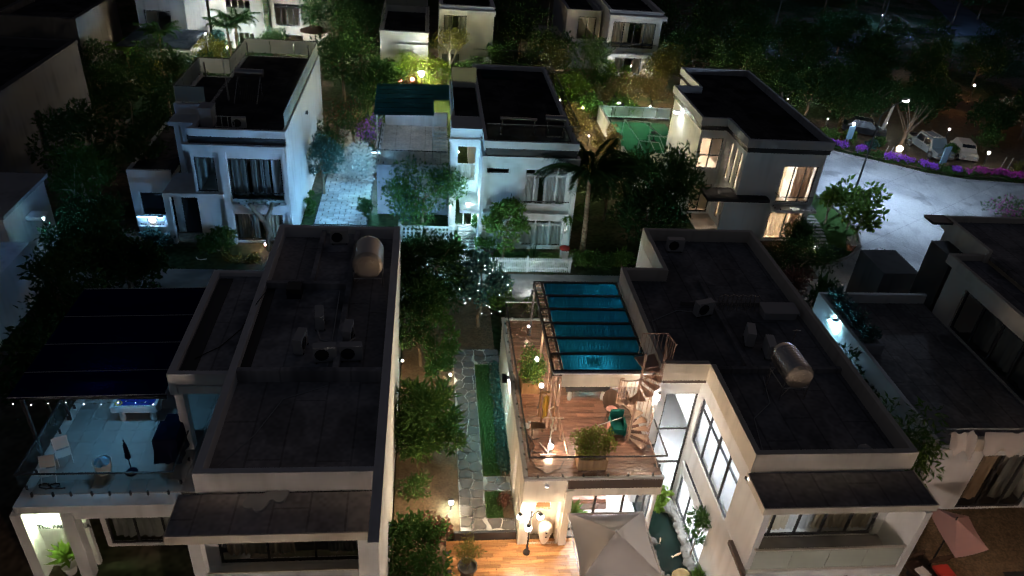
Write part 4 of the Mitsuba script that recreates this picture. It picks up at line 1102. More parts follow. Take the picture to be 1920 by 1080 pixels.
# planters on the deck
def box_planter(name, label, x0, x1, y0, y1, h, frame, leaf, n, size, seed, ch, extra):
    t = thing(name, label, 'planter'); z = 3.65
    m = MB().box(x0, x1, y0, y0 + .05, z, z + h).box(x0, x1, y1 - .05, y1, z, z + h).box(x0, x0 + .05, y0 + .05, y1 - .05, z, z + h).box(x1 - .05, x1, y0 + .05, y1 - .05, z, z + h)
    part(t, 'box', m, frame); part(t, 'soil', MB().box(x0 + .05, x1 - .05, y0 + .05, y1 - .05, z, z + h - .06), 'soil')
    rng = np.random.default_rng(seed); r = (x1 - x0) * .62
    c = clumps(rng, ((x0 + x1) / 2, (y0 + y1) / 2, z + h + ch * .45), (r, (y1 - y0) * .62, ch * .5), 18, .4)
    m = MB()
    for g in c[:8]: m.tube([((x0 + x1) / 2, (y0 + y1) / 2, z + h - .08), g], [.025, .008], 4)
    part(t, 'stem', m, 'bark'); part(t, 'foliage', leaf_cloud(rng, c, .30, n, size, .9, .4, .5), leaf); part(t, 'young_leaves', leaf_cloud(rng, c, .33, n // 2, size * .8, .9, .45, .6), extra)


box_planter('planter', 'planter with yellow green bush at the front glass of the timber deck', 5.75, 6.85, 19.3, 20.0, .5, 'post_wood', 'leaf_olive', 1500, .13, 3, 1.15, 'leaf_lime')
box_planter('planter', 'planter with round green bush at the left rail of the timber deck', 4.1, 4.85, 23.6, 24.7, .55, 'post_wood', 'leaf_mid', 1100, .13, 4, 1.25, 'leaf_lime')
# deck lamps
globe_lamp(4.82, 27.75, 3.65, .42, 'short black bollard lamp at the far end of the timber deck', .9, WARM2, .05, w=.6, name='bollard_lamp')
globe_lamp(4.86, 25.0, 3.65, .62, 'bright globe lamp behind the round green bush on the deck', 4.5, (1, .78, .56), .10, w=3, name='bollard_lamp')
globe_lamp(4.84, 20.25, 3.65, .18, 'low round lamp by the bicycle exerciser at the deck front', 3.2, (1, .76, .52), .10, w=3, name='bollard_lamp')
globe_lamp(4.72, 22.75, 3.65, 1.05, 'warm round lamp on the wooden stand on the deck', 3.5, (1, .70, .40), .09, w=3, name='stand_lamp', base=True)
# leaning frame, easel stand, hanging cloth
t = thing('frame_stand', 'tall thin dark frame with crossing legs beside the wooden stand on the deck', 'frame')
m = MB()
for a, b in (((5.15, 22.9, 5.9), (5.35, 20.9, 3.65)), ((5.05, 22.5, 5.3), (5.5, 19.9, 3.65)), ((4.95, 23.2, 6.2), (4.9, 21.7, 3.65))): m.tube([a, b], .03, 6)
put(t, m, 'rose_metal')
t = thing('coat_stand', 'wooden stand with yellow cloth hanging from it on the deck', 'stand')
part(t, 'frame', MB().box(4.62, 4.68, 22.2, 22.26, 3.65, 4.9).box(5.2, 5.26, 22.2, 22.26, 3.65, 4.9).box(4.62, 5.26, 22.2, 22.26, 4.9, 4.96).box(4.62, 4.68, 21.6, 21.66, 3.65, 4.5), 'post_wood')
P = np.array([[(4.72 + .28 * a + .02 * math.sin(z * 9), 22.1 + .05 * math.sin(a * 12 + z * 3) - .3 * (1 - z), 3.95 + .9 * z) for a in np.linspace(0, 1, 16)] for z in np.linspace(0, 1, 8)])
part(t, 'cloth', MB().grid(P), 'yellow_cloth', True)
t = thing('exercise_stand', 'pale tripod exercise stand with handle bar on the deck corner', 'stand')
m = MB().tube([(4.75, 20.15, 3.68), (4.95, 20.9, 4.75)], .03, 7).tube([(4.45, 20.1, 3.68), (5.05, 20.1, 3.68)], .03, 7).tube([(4.75, 20.15, 3.75), (4.5, 20.75, 3.68)], .025, 6)
part(t, 'frame', m, 'ceramic'); part(t, 'handle', MB().tube([(4.6, 20.95, 4.78), (5.35, 20.85, 4.82)], .022, 6).tube([(4.95, 20.9, 4.6), (4.8, 21.2, 4.95), (5.0, 21.3, 5.0)], .03, 6), 'ceramic')
part(t, 'crank', MB().lathe([(.001, 0), (.14, 0), (.14, .05), (.001, .05)], (4.86, 20.65, 4.5), 14, (1, .2, .3)).lathe([(.001, 0), (.10, 0), (.12, .05), (.001, .05)], (4.98, 20.6, 4.6), 12, (1, -.3, .2)), 'ceramic')
one('toy', 'little black and white toy by the left deck rail', 'toy', MB().ball((4.1, 21.6, 3.75), (.12, .16, .09), 6).ball((4.22, 21.75, 3.8), (.07, .07, .07), 5), 'unit_white', True)
one('side_table', 'small dark wooden board table by the wooden stand', 'table', MB().box(4.2, 4.75, 21.1, 21.45, 4.02, 4.07).box(4.24, 4.28, 21.14, 21.18, 3.65, 4.02).box(4.66, 4.7, 21.36, 21.4, 3.65, 4.02), 'wicker')
one('cable', 'black cable looping over the front left corner of the deck', 'cable', MB().tube([(4.1, 21.2, 3.68), (4.3, 20.6, 3.67), (4.05, 20.1, 3.67), (4.2, 19.5, 3.67), (4.6, 19.15, 3.67), (5.1, 19.4, 3.67), (5.3, 19.75, 3.67)], .016, 5), 'black_plastic', True)
one('cable', 'second thin black cable curling by the deck rail', 'cable', MB().tube([(4.6, 21.0, 3.68), (4.2, 20.9, 3.67), (4.0, 20.4, 3.67), (4.35, 20.2, 3.67), (4.7, 20.3, 3.67)], .014, 5), 'black_plastic', True)
t = thing('flood_light', 'black flood lamp on the left outer wall of the deck', 'lamp')
put(t, MB().obox((3.5, 24.8, 3.5), (.2, .42, .12), 0, .2).box(3.55, 3.76, 24.75, 24.85, 3.5, 3.6), 'black_metal')
glow(t, 'glass', MB().obox((3.5, 24.8, 3.425), (.14, .34, .012), 0, .2), TEAL, 11.0, .05, 4, smooth=False)
# spiral stair
t = thing('spiral_stair', 'rose brown metal spiral stair from the deck to the black roof', 'stair')
sx, sy, R1 = 8.0, 21.55 - .72, .74
part(t, 'pole', MB().tube([(sx, sy, 3.65), (sx, sy, 7.9)], .05, 10), 'rose_metal', True)
N = 17; z0, z1 = 3.85, 7.15
A0, DA = -1.1, 2 * PI * 1.22 / N
hand = []
for i in range(N):
    a0, a1 = A0 + i * DA, A0 + i * DA + DA * 1.15; z = z0 + (z1 - z0) * i / (N - 1)
    arc = [(sx + R1 * math.cos(a), sy + R1 * math.sin(a)) for a in np.linspace(a0, a1, 5)]
    inner = [(sx + .05 * math.cos(a), sy + .05 * math.sin(a)) for a in np.linspace(a1, a0, 3)]
    part(t, 'step', MB().prism(arc + inner, z - .035, z), 'rose_metal')
    for q in (a0 + .1, a0 + DA * .6):
        zz = z + (z1 - z0) / (N - 1) * (q - a0) / DA
        part(t, 'baluster', MB().tube([(sx + R1 * .98 * math.cos(q), sy + R1 * .98 * math.sin(q), z), (sx + R1 * .98 * math.cos(q), sy + R1 * .98 * math.sin(q), zz + .9)], .012, 5), 'rose_metal')
        hand.append((sx + R1 * .98 * math.cos(q), sy + R1 * .98 * math.sin(q), zz + .92))
part(t, 'handrail', MB().tube(hand, .02, 6), 'rose_metal', True)
aE = A0 + N * DA
part(t, 'landing', MB().obox((8.55, 21.35, 7.2), (1.3, .7, .05), .25), 'rose_metal')
m = MB()
for i in range(7): m.tube([(8.05 + i * .16, 21.75 + .0 * i, 7.2), (8.05 + i * .16, 21.75, 8.15)], .012, 5)
for i in range(5): m.tube([(9.05 + .02 * i, 21.75 - i * .16, 7.2), (9.05 + .02 * i, 21.75 - i * .16, 8.15)], .012, 5)
m.tube([(8.05, 21.75, 8.15), (9.02, 21.75, 8.15), (9.15, 21.05, 8.15)], .02, 6)
part(t, 'landing_rail', m, 'rose_metal')
part(t, 'lower_rail', MB().tube([(8.62, 20.5, 4.2), (8.75, 19.9, 3.95), (8.8, 19.35, 3.7)], .02, 6), 'rose_metal')
t = thing('wall_lamp', 'bright warm lamp on the wall beside the spiral stair', 'lamp')
put(t, MB().box(8.8, 8.9, 20.86, 20.94, 5.75, 6.0), 'brown_metal'); glow(t, 'shade', MB().ball((8.78, 20.80, 5.85), (.08, .08, .12), 7), (1, .78, .56), 4.5, .025, 4)
# chairs by the stair
t = thing('wicker_chair', 'dark round wicker chair with rose cushion by the spiral stair', 'chair')
rng = np.random.default_rng(2)
P = np.array([[(7.55 + .38 * math.cos(a) * (.55 + .45 * s), 22.15 + .30 * math.sin(a) * (.55 + .45 * s) + .12 * s, 4.05 + .75 * s * (.5 + .5 * math.sin(a))) for a in np.linspace(0, 2 * PI, 25)] for s in np.linspace(0, 1, 7)])
part(t, 'shell', MB().grid(P), 'wicker', True)
part(t, 'leg', MB().tube([(7.3, 21.95, 3.65), (7.4, 22.05, 4.05)], .02, 5).tube([(7.8, 21.95, 3.65), (7.7, 22.05, 4.05)], .02, 5).tube([(7.55, 22.4, 3.65), (7.55, 22.3, 4.05)], .02, 5), 'wicker')
part(t, 'cushion', MB().ball((7.56, 22.15, 4.12), (.24, .20, .07), 7), 'rose_cloth', True)
t = thing('armchair', 'teal green armchair beside the spiral stair on the deck', 'chair')
part(t, 'seat', MB().box(7.35, 7.85, 20.95, 21.5, 3.85, 4.1), 'teal_cloth'); part(t, 'backrest', MB().obox((7.6, 21.55, 4.35), (.5, .12, .55), 0, .2), 'teal_cloth')
part(t, 'armrest', MB().box(7.28, 7.36, 20.98, 21.5, 3.75, 4.28), 'teal_cloth'); part(t, 'armrest', MB().box(7.84, 7.92, 20.98, 21.5, 3.75, 4.28), 'teal_cloth')
part(t, 'leg', MB().box(7.3, 7.36, 21.0, 21.06, 3.65, 3.75).box(7.84, 7.9, 21.0, 21.06, 3.65, 3.75), 'black_metal')
P = np.array([[(7.28 - .10 * s + .02 * math.sin(8 * s), 21.05 + .3 * b - .1 * s, 4.29 - .45 * s * s) for b in np.linspace(0, 1, 8)] for s in np.linspace(0, 1, 8)])
one('towel', 'pink towel hanging over the arm of the teal armchair', 'towel', MB().grid(P), 'rose_cloth', True)
one('towel_rail', 'thin pale rail standing behind the front planter', 'rail', MB().tube([(6.55, 20.5, 3.65), (6.55, 20.5, 4.75), (7.6, 20.85, 4.85)], .018, 6), 'white_metal')
water_tank(13.25, 20.2, .04, 6.85, .5, 1.75, 'ribbed steel water tank on the black right roof', .55)
one('pipe', 'thin steel pipe standing left of the tank on the black roof', 'pipe', MB().tube([(12.35, 19.9, 6.82), (12.35, 19.9, 7.9)], .02, 6), 'steel')
one('pipe', 'thin steel vent pipe with short arm behind the tank', 'pipe', MB().tube([(14.35, 22.4, 6.82), (14.4, 22.4, 7.9)], .02, 6).tube([(14.25, 22.4, 7.85), (14.55, 22.4, 7.85)], .015, 5), 'steel')
one('tank_lid', 'round pale lid lying on the front of the black roof', 'lid', MB().lathe([(.001, .1), (.2, .08), (.26, 0)], (14.85, 17.05, 6.8), 16), 'unit_white', True)
for i, (x, y, r_) in enumerate(((11.6, 24.9, .3), (12.9, 23.0, 1.3), (13.4, 22.2, 1.4))):
    ac_unit(x, y, 6.84, r_, ('air conditioner at the back left of the black roof', 'air conditioner in the middle of the black roof', 'air conditioner nearest the tank on the black roof')[i])
ac_unit(11.9, 30.3, 6.82, .0, 'air conditioner against the far parapet of the black roof')
one('skylight', 'pale flat skylight panel at the right edge of the black roof', 'skylight', MB().obox((14.9, 24.9, 7.2), (1.55, .75, .06), 0, .1).box(14.2, 15.6, 24.6, 25.2, 6.82, 7.14), 'unit_white')
m = MB()
for i in range(9):
    x = 12.3 + .2 * i; m.tube([(x, 25.2 + .1 * (i % 3), 6.84), (x + .05, 25.3, 7.5 + .1 * (i % 2)), (x + .18, 25.25, 7.6), (x + .25, 25.1, 6.9)], .018, 5)
one('pipe_bundle', 'bent steel pipes rising from the middle of the black roof', 'pipes', m, 'steel')
t = thing('roof_lamp', 'small black lamp at the front corner of the right villa parapet', 'lamp')
put(t, MB().box(10.42, 10.6, 16.2, 16.3, 6.35, 6.45), 'black_metal'); glow(t, 'glass', MB().box(10.46, 10.56, 16.08, 16.18, 6.46, 6.5), (.45, .8, 1.0), .55, .012, .6, smooth=False)
# ---------------------------------------------------------------- second row: left villa
D = thing('villa', 'white villa of the second row, left, with glass railed roof deck and blue lit walls', 'house')
m = MB()
wall(m, 1, 42.6, 58.6, -8.36, -8.1, -.04, 7.0)
wall(m, 0, -13.6, -8.1, 42.4, 42.6, -.04, 6.5, [(-11.55, -8.5, 2.95, 5.6), (-13.45, -12.3, 3.25, 5.62), (-11.6, -8.7, .1, 1.95)])
m.box(-11.95, -11.55, 42.15, 42.4, -.04, 6.1).box(-8.36, -8.1, 42.15, 42.4, -.04, 6.5)
m.box(-11.55, -8.36, 42.1, 42.4, 2.3, 2.75)
wall(m, 1, 42.6, 53.0, -13.6, -13.35, -.04, 7.0)
wall(m, 0, -13.35, -8.36, 58.35, 58.6, -.04, 7.0)
wall(m, 1, 53.2, 58.35, -13.6, -13.35, -.04, 7.0)
m.box(-15.5, -15.25, 46.8, 53.2, -.04, 7.0).box(-15.25, -13.6, 53.0, 53.2, -.04, 7.0).box(-15.25, -13.6, 46.8, 47.0, -.04, 7.0).box(-15.55, -13.8, 45.4, 46.8, 6.3, 6.55).box(-15.25, -14.95, 45.4, 45.7, .0, 6.3)
m.box(-13.85, -8.1, 42.1, 42.4, 6.1, 6.5)
part(D, 'wall', m, 'white_plaster')
m = MB().box(-13.5, -8.1, 42.3, 42.52, 6.95, 7.4).box(-8.32, -8.1, 42.52, 58.6, 7.0, 7.25).box(-13.5, -13.28, 42.52, 47, 7.0, 7.25).box(-15.5, -15.3, 46.8, 53.2, 7.0, 7.2).box(-15.3, -13.6, 46.8, 47.0, 7.0, 7.2)
part(D, 'parapet', m, 'white_plaster')
part(D, 'roof', MB().box(-13.28, -8.32, 42.52, 58.35, 6.8, 7.02).box(-15.3, -13.28, 47.0, 53.0, 6.8, 7.0), 'roof_black')
part(D, 'fascia_groove', MB().box(-13.6, -8.12, 42.38, 42.5, 6.5, 6.95), 'black_plastic')
glass_rail(D, [(-8.2, 43.0), (-8.2, 58.5), (-13.4, 58.5), (-13.4, 53.1), (-15.4, 53.1), (-15.4, 47.0), (-13.6, 47.0)], 7.2, 1.08, 'black_metal', 'frost_pane', 1.9, lift=.04)
for x_, y_ in ((-13.35, 58.3), (-8.9, 58.3), (-15.1, 52.9)): part(D, 'rail_post', MB().box(x_, x_ + .08, y_, y_ + .08, 7.0, 8.0), 'black_metal')
part(D, 'entry_canopy', MB().box(-15.45, -11.95, 42.05, 45.0, 3.15, 3.4), 'white_plaster')
part(D, 'entry_post', MB().box(-15.45, -15.1, 42.05, 42.4, -.04, 3.15), 'white_plaster')
part(D, 'entry_wall', MB().box(-13.2, -11.95, 42.6, 42.8, -.04, 3.15).box(-15.4, -13.2, 43.6, 43.75, -.04, 3.15), 'white_plaster')
part(D, 'door', MB().box(-14.9, -13.6, 43.5, 43.58, 0, 2.5), 'dark_glass')
m = MB(); wall(m, 0, -18.05, -15.5, 44.1, 44.3, 2.4, 3.9); wall(m, 1, 44.3, 53, -18.05, -17.85, -.04, 3.9); m.box(-18.05, -17.6, 44.1, 44.3, -.04, 2.4)
part(D, 'garage_wall', m, 'white_plaster')
part(D, 'garage_roof', MB().box(-17.85, -15.5, 44.3, 53, 3.5, 3.8), 'roof_black')
part(D, 'garage_door', MB().box(-17.6, -15.5, 44.4, 44.5, -.04, 2.4), 'dark_glass')
window(D, 0, 42.5, -11.55, -8.5, 2.95, 5.6, 3); curtain(D, 0, 42.9, -11.5, -10.6, 3.0, 5.55, 'curtain_grey', 41, .4); curtain(D, 0, 42.9, -10.4, -9.3, 3.0, 5.55, 'curtain_grey', 42); curtain(D, 0, 42.92, -9.2, -8.55, 3.0, 5.55, 'curtain_white', 43, .5)
window(D, 0, 42.5, -13.45, -12.3, 3.4, 5.62, 1, glass='pane_tint'); window(D, 0, 42.5, -11.6, -8.7, .1, 1.95, 3)
curtain(D, 0, 42.8, -11.5, -10.2, .1, 1.9, 'curtain_grey', 44); curtain(D, 0, 42.8, -9.9, -8.8, .1, 1.9, 'curtain_cream', 45)
glass_rail(D, [(-11.5, 42.2), (-8.4, 42.2)], 2.75, .75, glass='pane_tint', lift=.03)
k = part(D, 'wall_lamp', MB().box(-8.1, -7.95, 50.2, 50.4, 5.6, 5.8), 'black_metal')
t = thing('sign_wall', 'white sign wall with dark lettering and a round lamp by the left villa entrance', 'sign')
put(t, MB().box(-17.5, -15.75, 42.9, 43.05, -.04, 1.45), 'white_plaster')
rng = np.random.default_rng(77); m = MB(); x = -17.35
while x < -15.95:                                                                       # lettering too blurred to read: short dark strokes
    w = rng.uniform(.03, .10); hh = rng.choice([.07, .10, .16])
    m.box(x, x + w * (.35 if hh > .12 else 1), 42.885, 42.9, .80, .80 + hh * .55 + .02); x += w + rng.uniform(.03, .07)
part(t, 'lettering', m, 'black_plastic')
part(t, 'ledge', MB().box(-17.4, -15.85, 42.78, 42.9, .70, .76), 'white_plaster')
t = thing('sign_lamp', 'oval yellow white lamp on the blue lit sign wall', 'lamp')
put(t, MB().lathe([(.26, 0), (.28, 0), (.28, .05), (.26, .05)], (-16.62, 42.9, 1.16), 18, (0, -1, .2)), 'black_metal'); glow(t, 'globe', MB().ball((-16.62, 42.8, 1.16), (.2, .08, .14), 8), (1.0, .95, .80), .22, .09, .4)
t = thing('flood_light', 'blue white strip lamp with hood over the sign wall', 'lamp')
put(t, MB().box(-17.4, -15.85, 42.5, 42.62, 1.56, 1.6).box(-16.7, -16.6, 42.62, 43.0, 1.56, 1.6), 'black_metal'); glow(t, 'glass', MB().box(-17.35, -15.9, 42.52, 42.6, 1.53, 1.555), (.22, .54, 1.0), 2.4, .116, 2, smooth=False)
# roof things of that villa
one('antenna', 'tall thin pale mast standing on the left roof deck', 'mast', MB().tube([(-12.55, 48.5, 7.0), (-12.7, 48.6, 10.0)], .035, 6).tube([(-12.55, 48.2, 7.0), (-12.58, 48.4, 8.2)], .025, 6), 'unit_white')
t = thing('solar_heater', 'solar water heater rack with tubes on the left roof deck', 'heater')
part(t, 'frame', MB().tube([(-12.1, 47.8, 7.02), (-12.1, 49.6, 8.3), (-12.1, 49.6, 7.02)], .025, 5).tube([(-10.7, 47.8, 7.02), (-10.7, 49.6, 8.3), (-10.7, 49.6, 7.02)], .025, 5), 'unit_white')
for i in range(10): part(t, 'tube', MB().tube([(-12.0 + i * .135, 47.9, 7.15), (-12.0 + i * .135, 49.5, 8.25)], .03, 6), 'car_black', True)
part(t, 'tank', MB().tube([(-12.3, 49.7, 8.45), (-10.5, 49.7, 8.45)], .25, 16), 'steel', 40)
one('storage_box', 'grey blue cabinet at the front left of the left roof deck', 'cabinet', MB().box(-13.1, -12.4, 43.6, 44.6, 7.02, 8.1).box(-13.14, -12.36, 43.56, 44.64, 8.1, 8.16), 'grey_plaster')
t = thing('rack', 'low pale rack beside the cabinet on the left roof deck', 'rack'); m = MB()
for i in range(4): m.box(-12.2 + i * .35, -12.16 + i * .35, 43.4, 43.44, 7.02, 7.8)
put(t, m.box(-12.2, -11.1, 43.4, 43.44, 7.76, 7.8).box(-12.2, -11.1, 43.4, 43.44, 7.1, 7.14), 'unit_white')
ac_unit(-10.9, 43.6, 7.02, .1, 'air conditioner on the front of the left roof deck')
# ---------------------------------------------------------------- second row: middle villa
V = thing('villa', 'white villa of the second row, middle, with teal lit entrance tower and roof glass', 'house')
m = MB()
wall(m, 0, 3.62, 9.1, 42.3, 42.5, -.04, 6.45, [(6.1, 8.85, 3.1, 5.6), (3.75, 5.1, 5.25, 5.55), (6.2, 8.9, .1, 2.1)])
m.box(9.1, 9.4, 42.0, 42.5, -.04, 6.45).box(3.42, 3.62, 42.0, 44.6, -.04, 6.45)
m.box(3.62, 9.1, 42.02, 42.3, 6.05, 6.45)
wall(m, 1, 42.5, 58.2, 9.0, 9.25, -.04, 6.7); wall(m, 0, 3.62, 9.0, 58.0, 58.2, -.04, 6.7); wall(m, 1, 46.5, 58.0, 3.42, 3.62, -.04, 6.7)
m.box(3.62, 9.1, 41.85, 42.3, 2.3, 2.75)
part(V, 'wall', m, 'white_plaster')
part(V, 'parapet', MB().box(3.5, 9.25, 42.05, 42.27, 6.95, 7.4).box(9.03, 9.25, 42.27, 58.2, 6.7, 7.3).box(3.5, 3.72, 42.27, 58.2, 6.7, 7.3).box(3.72, 9.03, 58.0, 58.2, 6.7, 7.3).box(1.65, 3.5, 53.4, 53.6, 6.7, 7.3).box(1.65, 1.85, 46.7, 53.4, 6.7, 7.3), 'white_plaster')
part(V, 'fascia_groove', MB().box(3.6, 9.2, 42.1, 42.4, 6.45, 6.95), 'black_plastic')
part(V, 'roof', MB().box(3.72, 9.03, 42.4, 58.0, 6.7, 6.95).box(1.85, 3.5, 46.7, 53.4, 6.7, 6.92), 'roof_black')
glass_rail(V, [(3.6, 58.1), (9.15, 58.1), (9.15, 42.15), (3.6, 42.15)], 7.35, 1.1, 'black_metal', 'pane_tint', 2.6, lift=.02)
glass_rail(V, [(1.75, 47.0), (1.75, 53.5), (3.6, 53.5)], 7.25, 1.1, 'black_metal', 'frost_pane', 1.9, lift=.02)
m = MB()
wall(m, 0, 1.6, 3.42, 44.6, 44.8, -.04, 6.9, [(2.0, 3.25, 3.6, 6.0), (1.95, 3.2, .3, 2.3)])
wall(m, 1, 44.8, 46.9, 1.6, 1.8, -.04, 6.9); m.box(1.45, 3.6, 44.4, 44.6, 6.3, 6.5)
part(V, 'tower', m, 'white_plaster')
part(V, 'tower_roof', MB().box(1.6, 3.6, 44.45, 46.7, 6.9, 7.2), 'white_plaster')
part(V, 'tower_floor', MB().box(1.8, 3.42, 44.8, 47, 3.3, 3.5), 'room_white')
m = MB(); 
for i in range(7): m.box(1.98, 3.25, 44.56, 44.6, 2.75 + .09 * i, 2.81 + .09 * i)
part(V, 'louvre', m, 'white_metal')
part(V, 'canopy', MB().box(2.2, 5.2, 42.6, 44.6, 2.5, 2.68).box(2.2, 3.42, 42.2, 42.6, 2.5, 2.68), 'white_plaster')
window(V, 0, 44.7, 2.0, 3.25, 3.6, 6.0, 1, (4.75,), frame='white_metal'); window(V, 0, 44.7, 1.95, 3.2, .3, 2.3, 2, frame='white_metal', t=.1)
curtain(V, 0, 45.2, 2.05, 3.2, 3.6, 4.5, 'curtain_white', 50)
window(V, 0, 42.4, 6.1, 8.85, 3.1, 5.6, 4, (5.1,), frame='white_metal', t=.10)
curtain(V, 0, 42.75, 6.15, 7.1, 3.1, 5.1, 'curtain_white', 51); curtain(V, 0, 42.75, 7.45, 8.8, 3.1, 5.1, 'curtain_white', 52)
window(V, 0, 42.4, 3.75, 5.1, 5.25, 5.55, 1); window(V, 0, 42.4, 6.2, 8.9, .1, 2.1, 3, (1.7,), frame='white_metal', t=.1)
curtain(V, 0, 42.72, 6.25, 8.85, .12, 1.7, 'curtain_white', 53, .22)
part(V, 'balcony_rail', MB().box(5.3, 9.0, 41.9, 41.94, 3.55, 3.6).box(5.3, 5.34, 41.94, 42.3, 3.55, 3.6).box(5.3, 5.34, 41.9, 41.94, 2.75, 4.1), 'black_metal')
part(V, 'downpipe', MB().tube([(9.3, 41.95, 2.2), (9.3, 41.95, 0)], .05, 8), 'white_metal')
# its terrace wing with dark awning
m = MB(); wall(m, 0, -3.2, 1.6, 46.8, 47.0, -.04, 3.6); wall(m, 1, 47.0, 54.5, -3.2, -3.0, -.04, 3.6); wall(m, 0, -3.0, 1.6, 54.3, 54.5, -.04, 4.6)
part(V, 'terrace_wall', m, 'grey_plaster'); part(V, 'terrace_floor', MB().box(-3.0, 1.6, 47.0, 54.3, 3.3, 3.55), 'roof_brown')
for i in range(6): part(V, 'terrace_step', MB().box(.55, 1.45, 49.2 + .32 * i, 49.5 + .32 * i, 3.6 + .16 * i, 3.66 + .16 * i), 'unit_white')
glass_rail(V, [(-3.1, 54.2), (-3.1, 46.9), (1.5, 46.9)], 3.6, 1.0, 'black_metal', 'pane_tint', 1.8)
t = thing('awning', 'dark green blue awning sheet over the terrace of the middle villa', 'awning')
part(t, 'roof_sheet', MB().raw([(-3.4, 48.2, 6.5), (.55, 48.2, 6.6), (.55, 51.2, 6.62), (1.85, 51.2, 6.65), (1.85, 54.75, 6.65), (-3.55, 54.75, 6.5)], [(0, 1, 2), (0, 2, 5), (2, 3, 4), (2, 4, 5)]), 'green_sheet')
for i in range(7): part(t, 'batten', MB().tube([(-3.4, 48.6 + i * .95, 6.54), (.5, 48.6 + i * .95, 6.64)], .02, 4), 'black_metal')
for x in (-3.2, .5):
    for y in (48.3, 54.5): part(t, 'post', MB().box(x - .04, x + .04, y - .04, y + .04, 3.55, 6.48), 'unit_white')
k = thing('ceiling_lamp', 'white tube lamp under the dark awning of the middle villa', 'lamp')
put(k, MB().box(-2.2, -.4, 52.9, 53.0, 6.2, 6.26), 'white_metal'); glow(k, 'tube', MB().box(-2.15, -.45, 52.92, 52.98, 6.15, 6.19), (.8, .9, 1), 2.4, .12, .8, smooth=False)
k = thing('wall_lamp', 'teal white lamp at the entrance under the tower', 'lamp')
put(k, MB().box(3.3, 3.4, 43.6, 43.8, 2.42, 2.5), 'white_metal'); glow(k, 'glass', MB().ball((3.25, 43.7, 2.36), (.09, .09, .06), 6), (.40, .78, 1.0), 42, .03, 3)
k = thing('flood_light', 'teal white flood lamp on the entrance canopy below the tower', 'lamp')
put(k, MB().box(2.6, 2.9, 42.9, 43.1, 2.68, 2.74), 'black_metal'); glow(k, 'glass', MB().box(2.63, 2.87, 42.92, 43.08, 2.75, 2.78), (.40, .78, 1.0), 14, .05, 3, smooth=False)
k = thing('ceiling_lamp', 'teal white lamp inside the tower window', 'lamp')
put(k, MB().box(2.5, 2.8, 45.2, 45.5, 6.0, 6.04), 'white_metal'); glow(k, 'diffuser', MB().box(2.52, 2.78, 45.22, 45.48, 5.96, 5.995), (.55, .95, 1.0), 5, .06, 1, smooth=False)
k = thing('flood_light', 'small flood lamp on the lawn before the middle villa', 'lamp')
put(k, MB().box(6.9, 7.1, 40.2, 40.3, 0, .14), 'black_metal'); glow(k, 'glass', MB().box(6.92, 7.08, 40.3, 40.31, .03, .13), (1, .88, .74), 14, .02, 2, smooth=False)
t = thing('light_strip', 'row of tiny white lights on a rack on the middle roof', 'lights')
part(t, 'rack', MB().box(7.5, 8.6, 44.2, 44.24, 6.95, 7.0).box(7.5, 7.54, 44.2, 44.24, 7.0, 8.0).box(8.56, 8.6, 44.2, 44.24, 7.0, 8.0), 'steel')
part(t, 'tank', MB().tube([(7.4, 44.5, 8.05), (8.7, 44.5, 8.05)], .22, 14), 'steel_bright', 40)
one('solar_tube', 'long thin pale tube lying on a rack on the middle roof', 'tube', MB().tube([(4.6, 44.6, 7.9), (6.9, 44.6, 7.9)], .10, 10).box(4.7, 4.75, 44.5, 44.7, 6.95, 7.82).box(6.75, 6.8, 44.5, 44.7, 6.95, 7.82), 'steel_bright', 40)
one('roof_hatch', 'green hatch lid at the back of the middle roof', 'hatch', MB().box(4.2, 6.5, 55.6, 57.2, 6.95, 7.15), 'green_sheet')
# front garden of the middle villa: fences, path, pots
def picket_fence(x0, x1, y, label, step=.115):
    t = thing('picket_fence', label, 'fence')
    part(t, 'rail', MB().box(x0, x1, y, y + .03, .25, .31).box(x0, x1, y, y + .03, .75, .81), 'white_paint')
    n = int((x1 - x0) / step); P = mikit.ply(MB().prism([(-.033, 0), (.033, 0), (.033, .02), (-.033, .02)], .04, 1.0).raw([(-.033, 0, 1.0), (.033, 0, 1.0), (0, 0, 1.05), (-.033, .02, 1.0), (.033, .02, 1.0), (0, .02, 1.05)], [(0, 1, 2), (3, 5, 4), (0, 2, 5), (0, 5, 3), (1, 4, 5), (1, 5, 2)]).mesh(), 'bsdf_white_paint')
    for i in range(n + 1): stamp(t, 'picket', P, T(x0 + i * step, y - .022))
    for x in (x0, (x0 + x1) / 2, x1): part(t, 'post', MB().box(x - .05, x + .05, y + .031, y + .12, -.04, 1.1), 'white_paint')


picket_fence(3.65, 9.05, 39.3, 'long white picket fence before the middle villa'); picket_fence(1.75, 2.5, 39.6, 'short slanting piece of white picket fence at the garden gate'); picket_fence(-1.2, .2, 39.6, 'short white picket fence half hidden by the dark tree')
t = thing('lattice_wall', 'white wall of square openings left of the entrance path', 'wall')
m = MB().box(-1.4, 1.85, 42.4, 42.55, -.04, .5).box(-1.4, 1.85, 42.4, 42.55, 1.26, 1.36)
for z in (.72, .99): m.box(-1.4, 1.85, 42.41, 42.54, z - .035, z + .035)
put(t, m, 'white_plaster')
for i in range(14): part(t, 'block', MB().box(-1.4 + i * .25 - .06, -1.4 + i * .25 + .06, 42.405, 42.545, .5, 1.26), 'white_plaster')
one('wall_post', 'white square post at the left end of the lattice wall', 'post', MB().box(-1.62, -1.42, 42.3, 42.6, -.04, 1.6), 'white_plaster')
struct('entrance_path', MB().box(2.42, 3.3, 39.0, 44.2, -.045, .0), 'mortar', 'white entrance path with dark oval stones')
rng = np.random.default_rng(21)
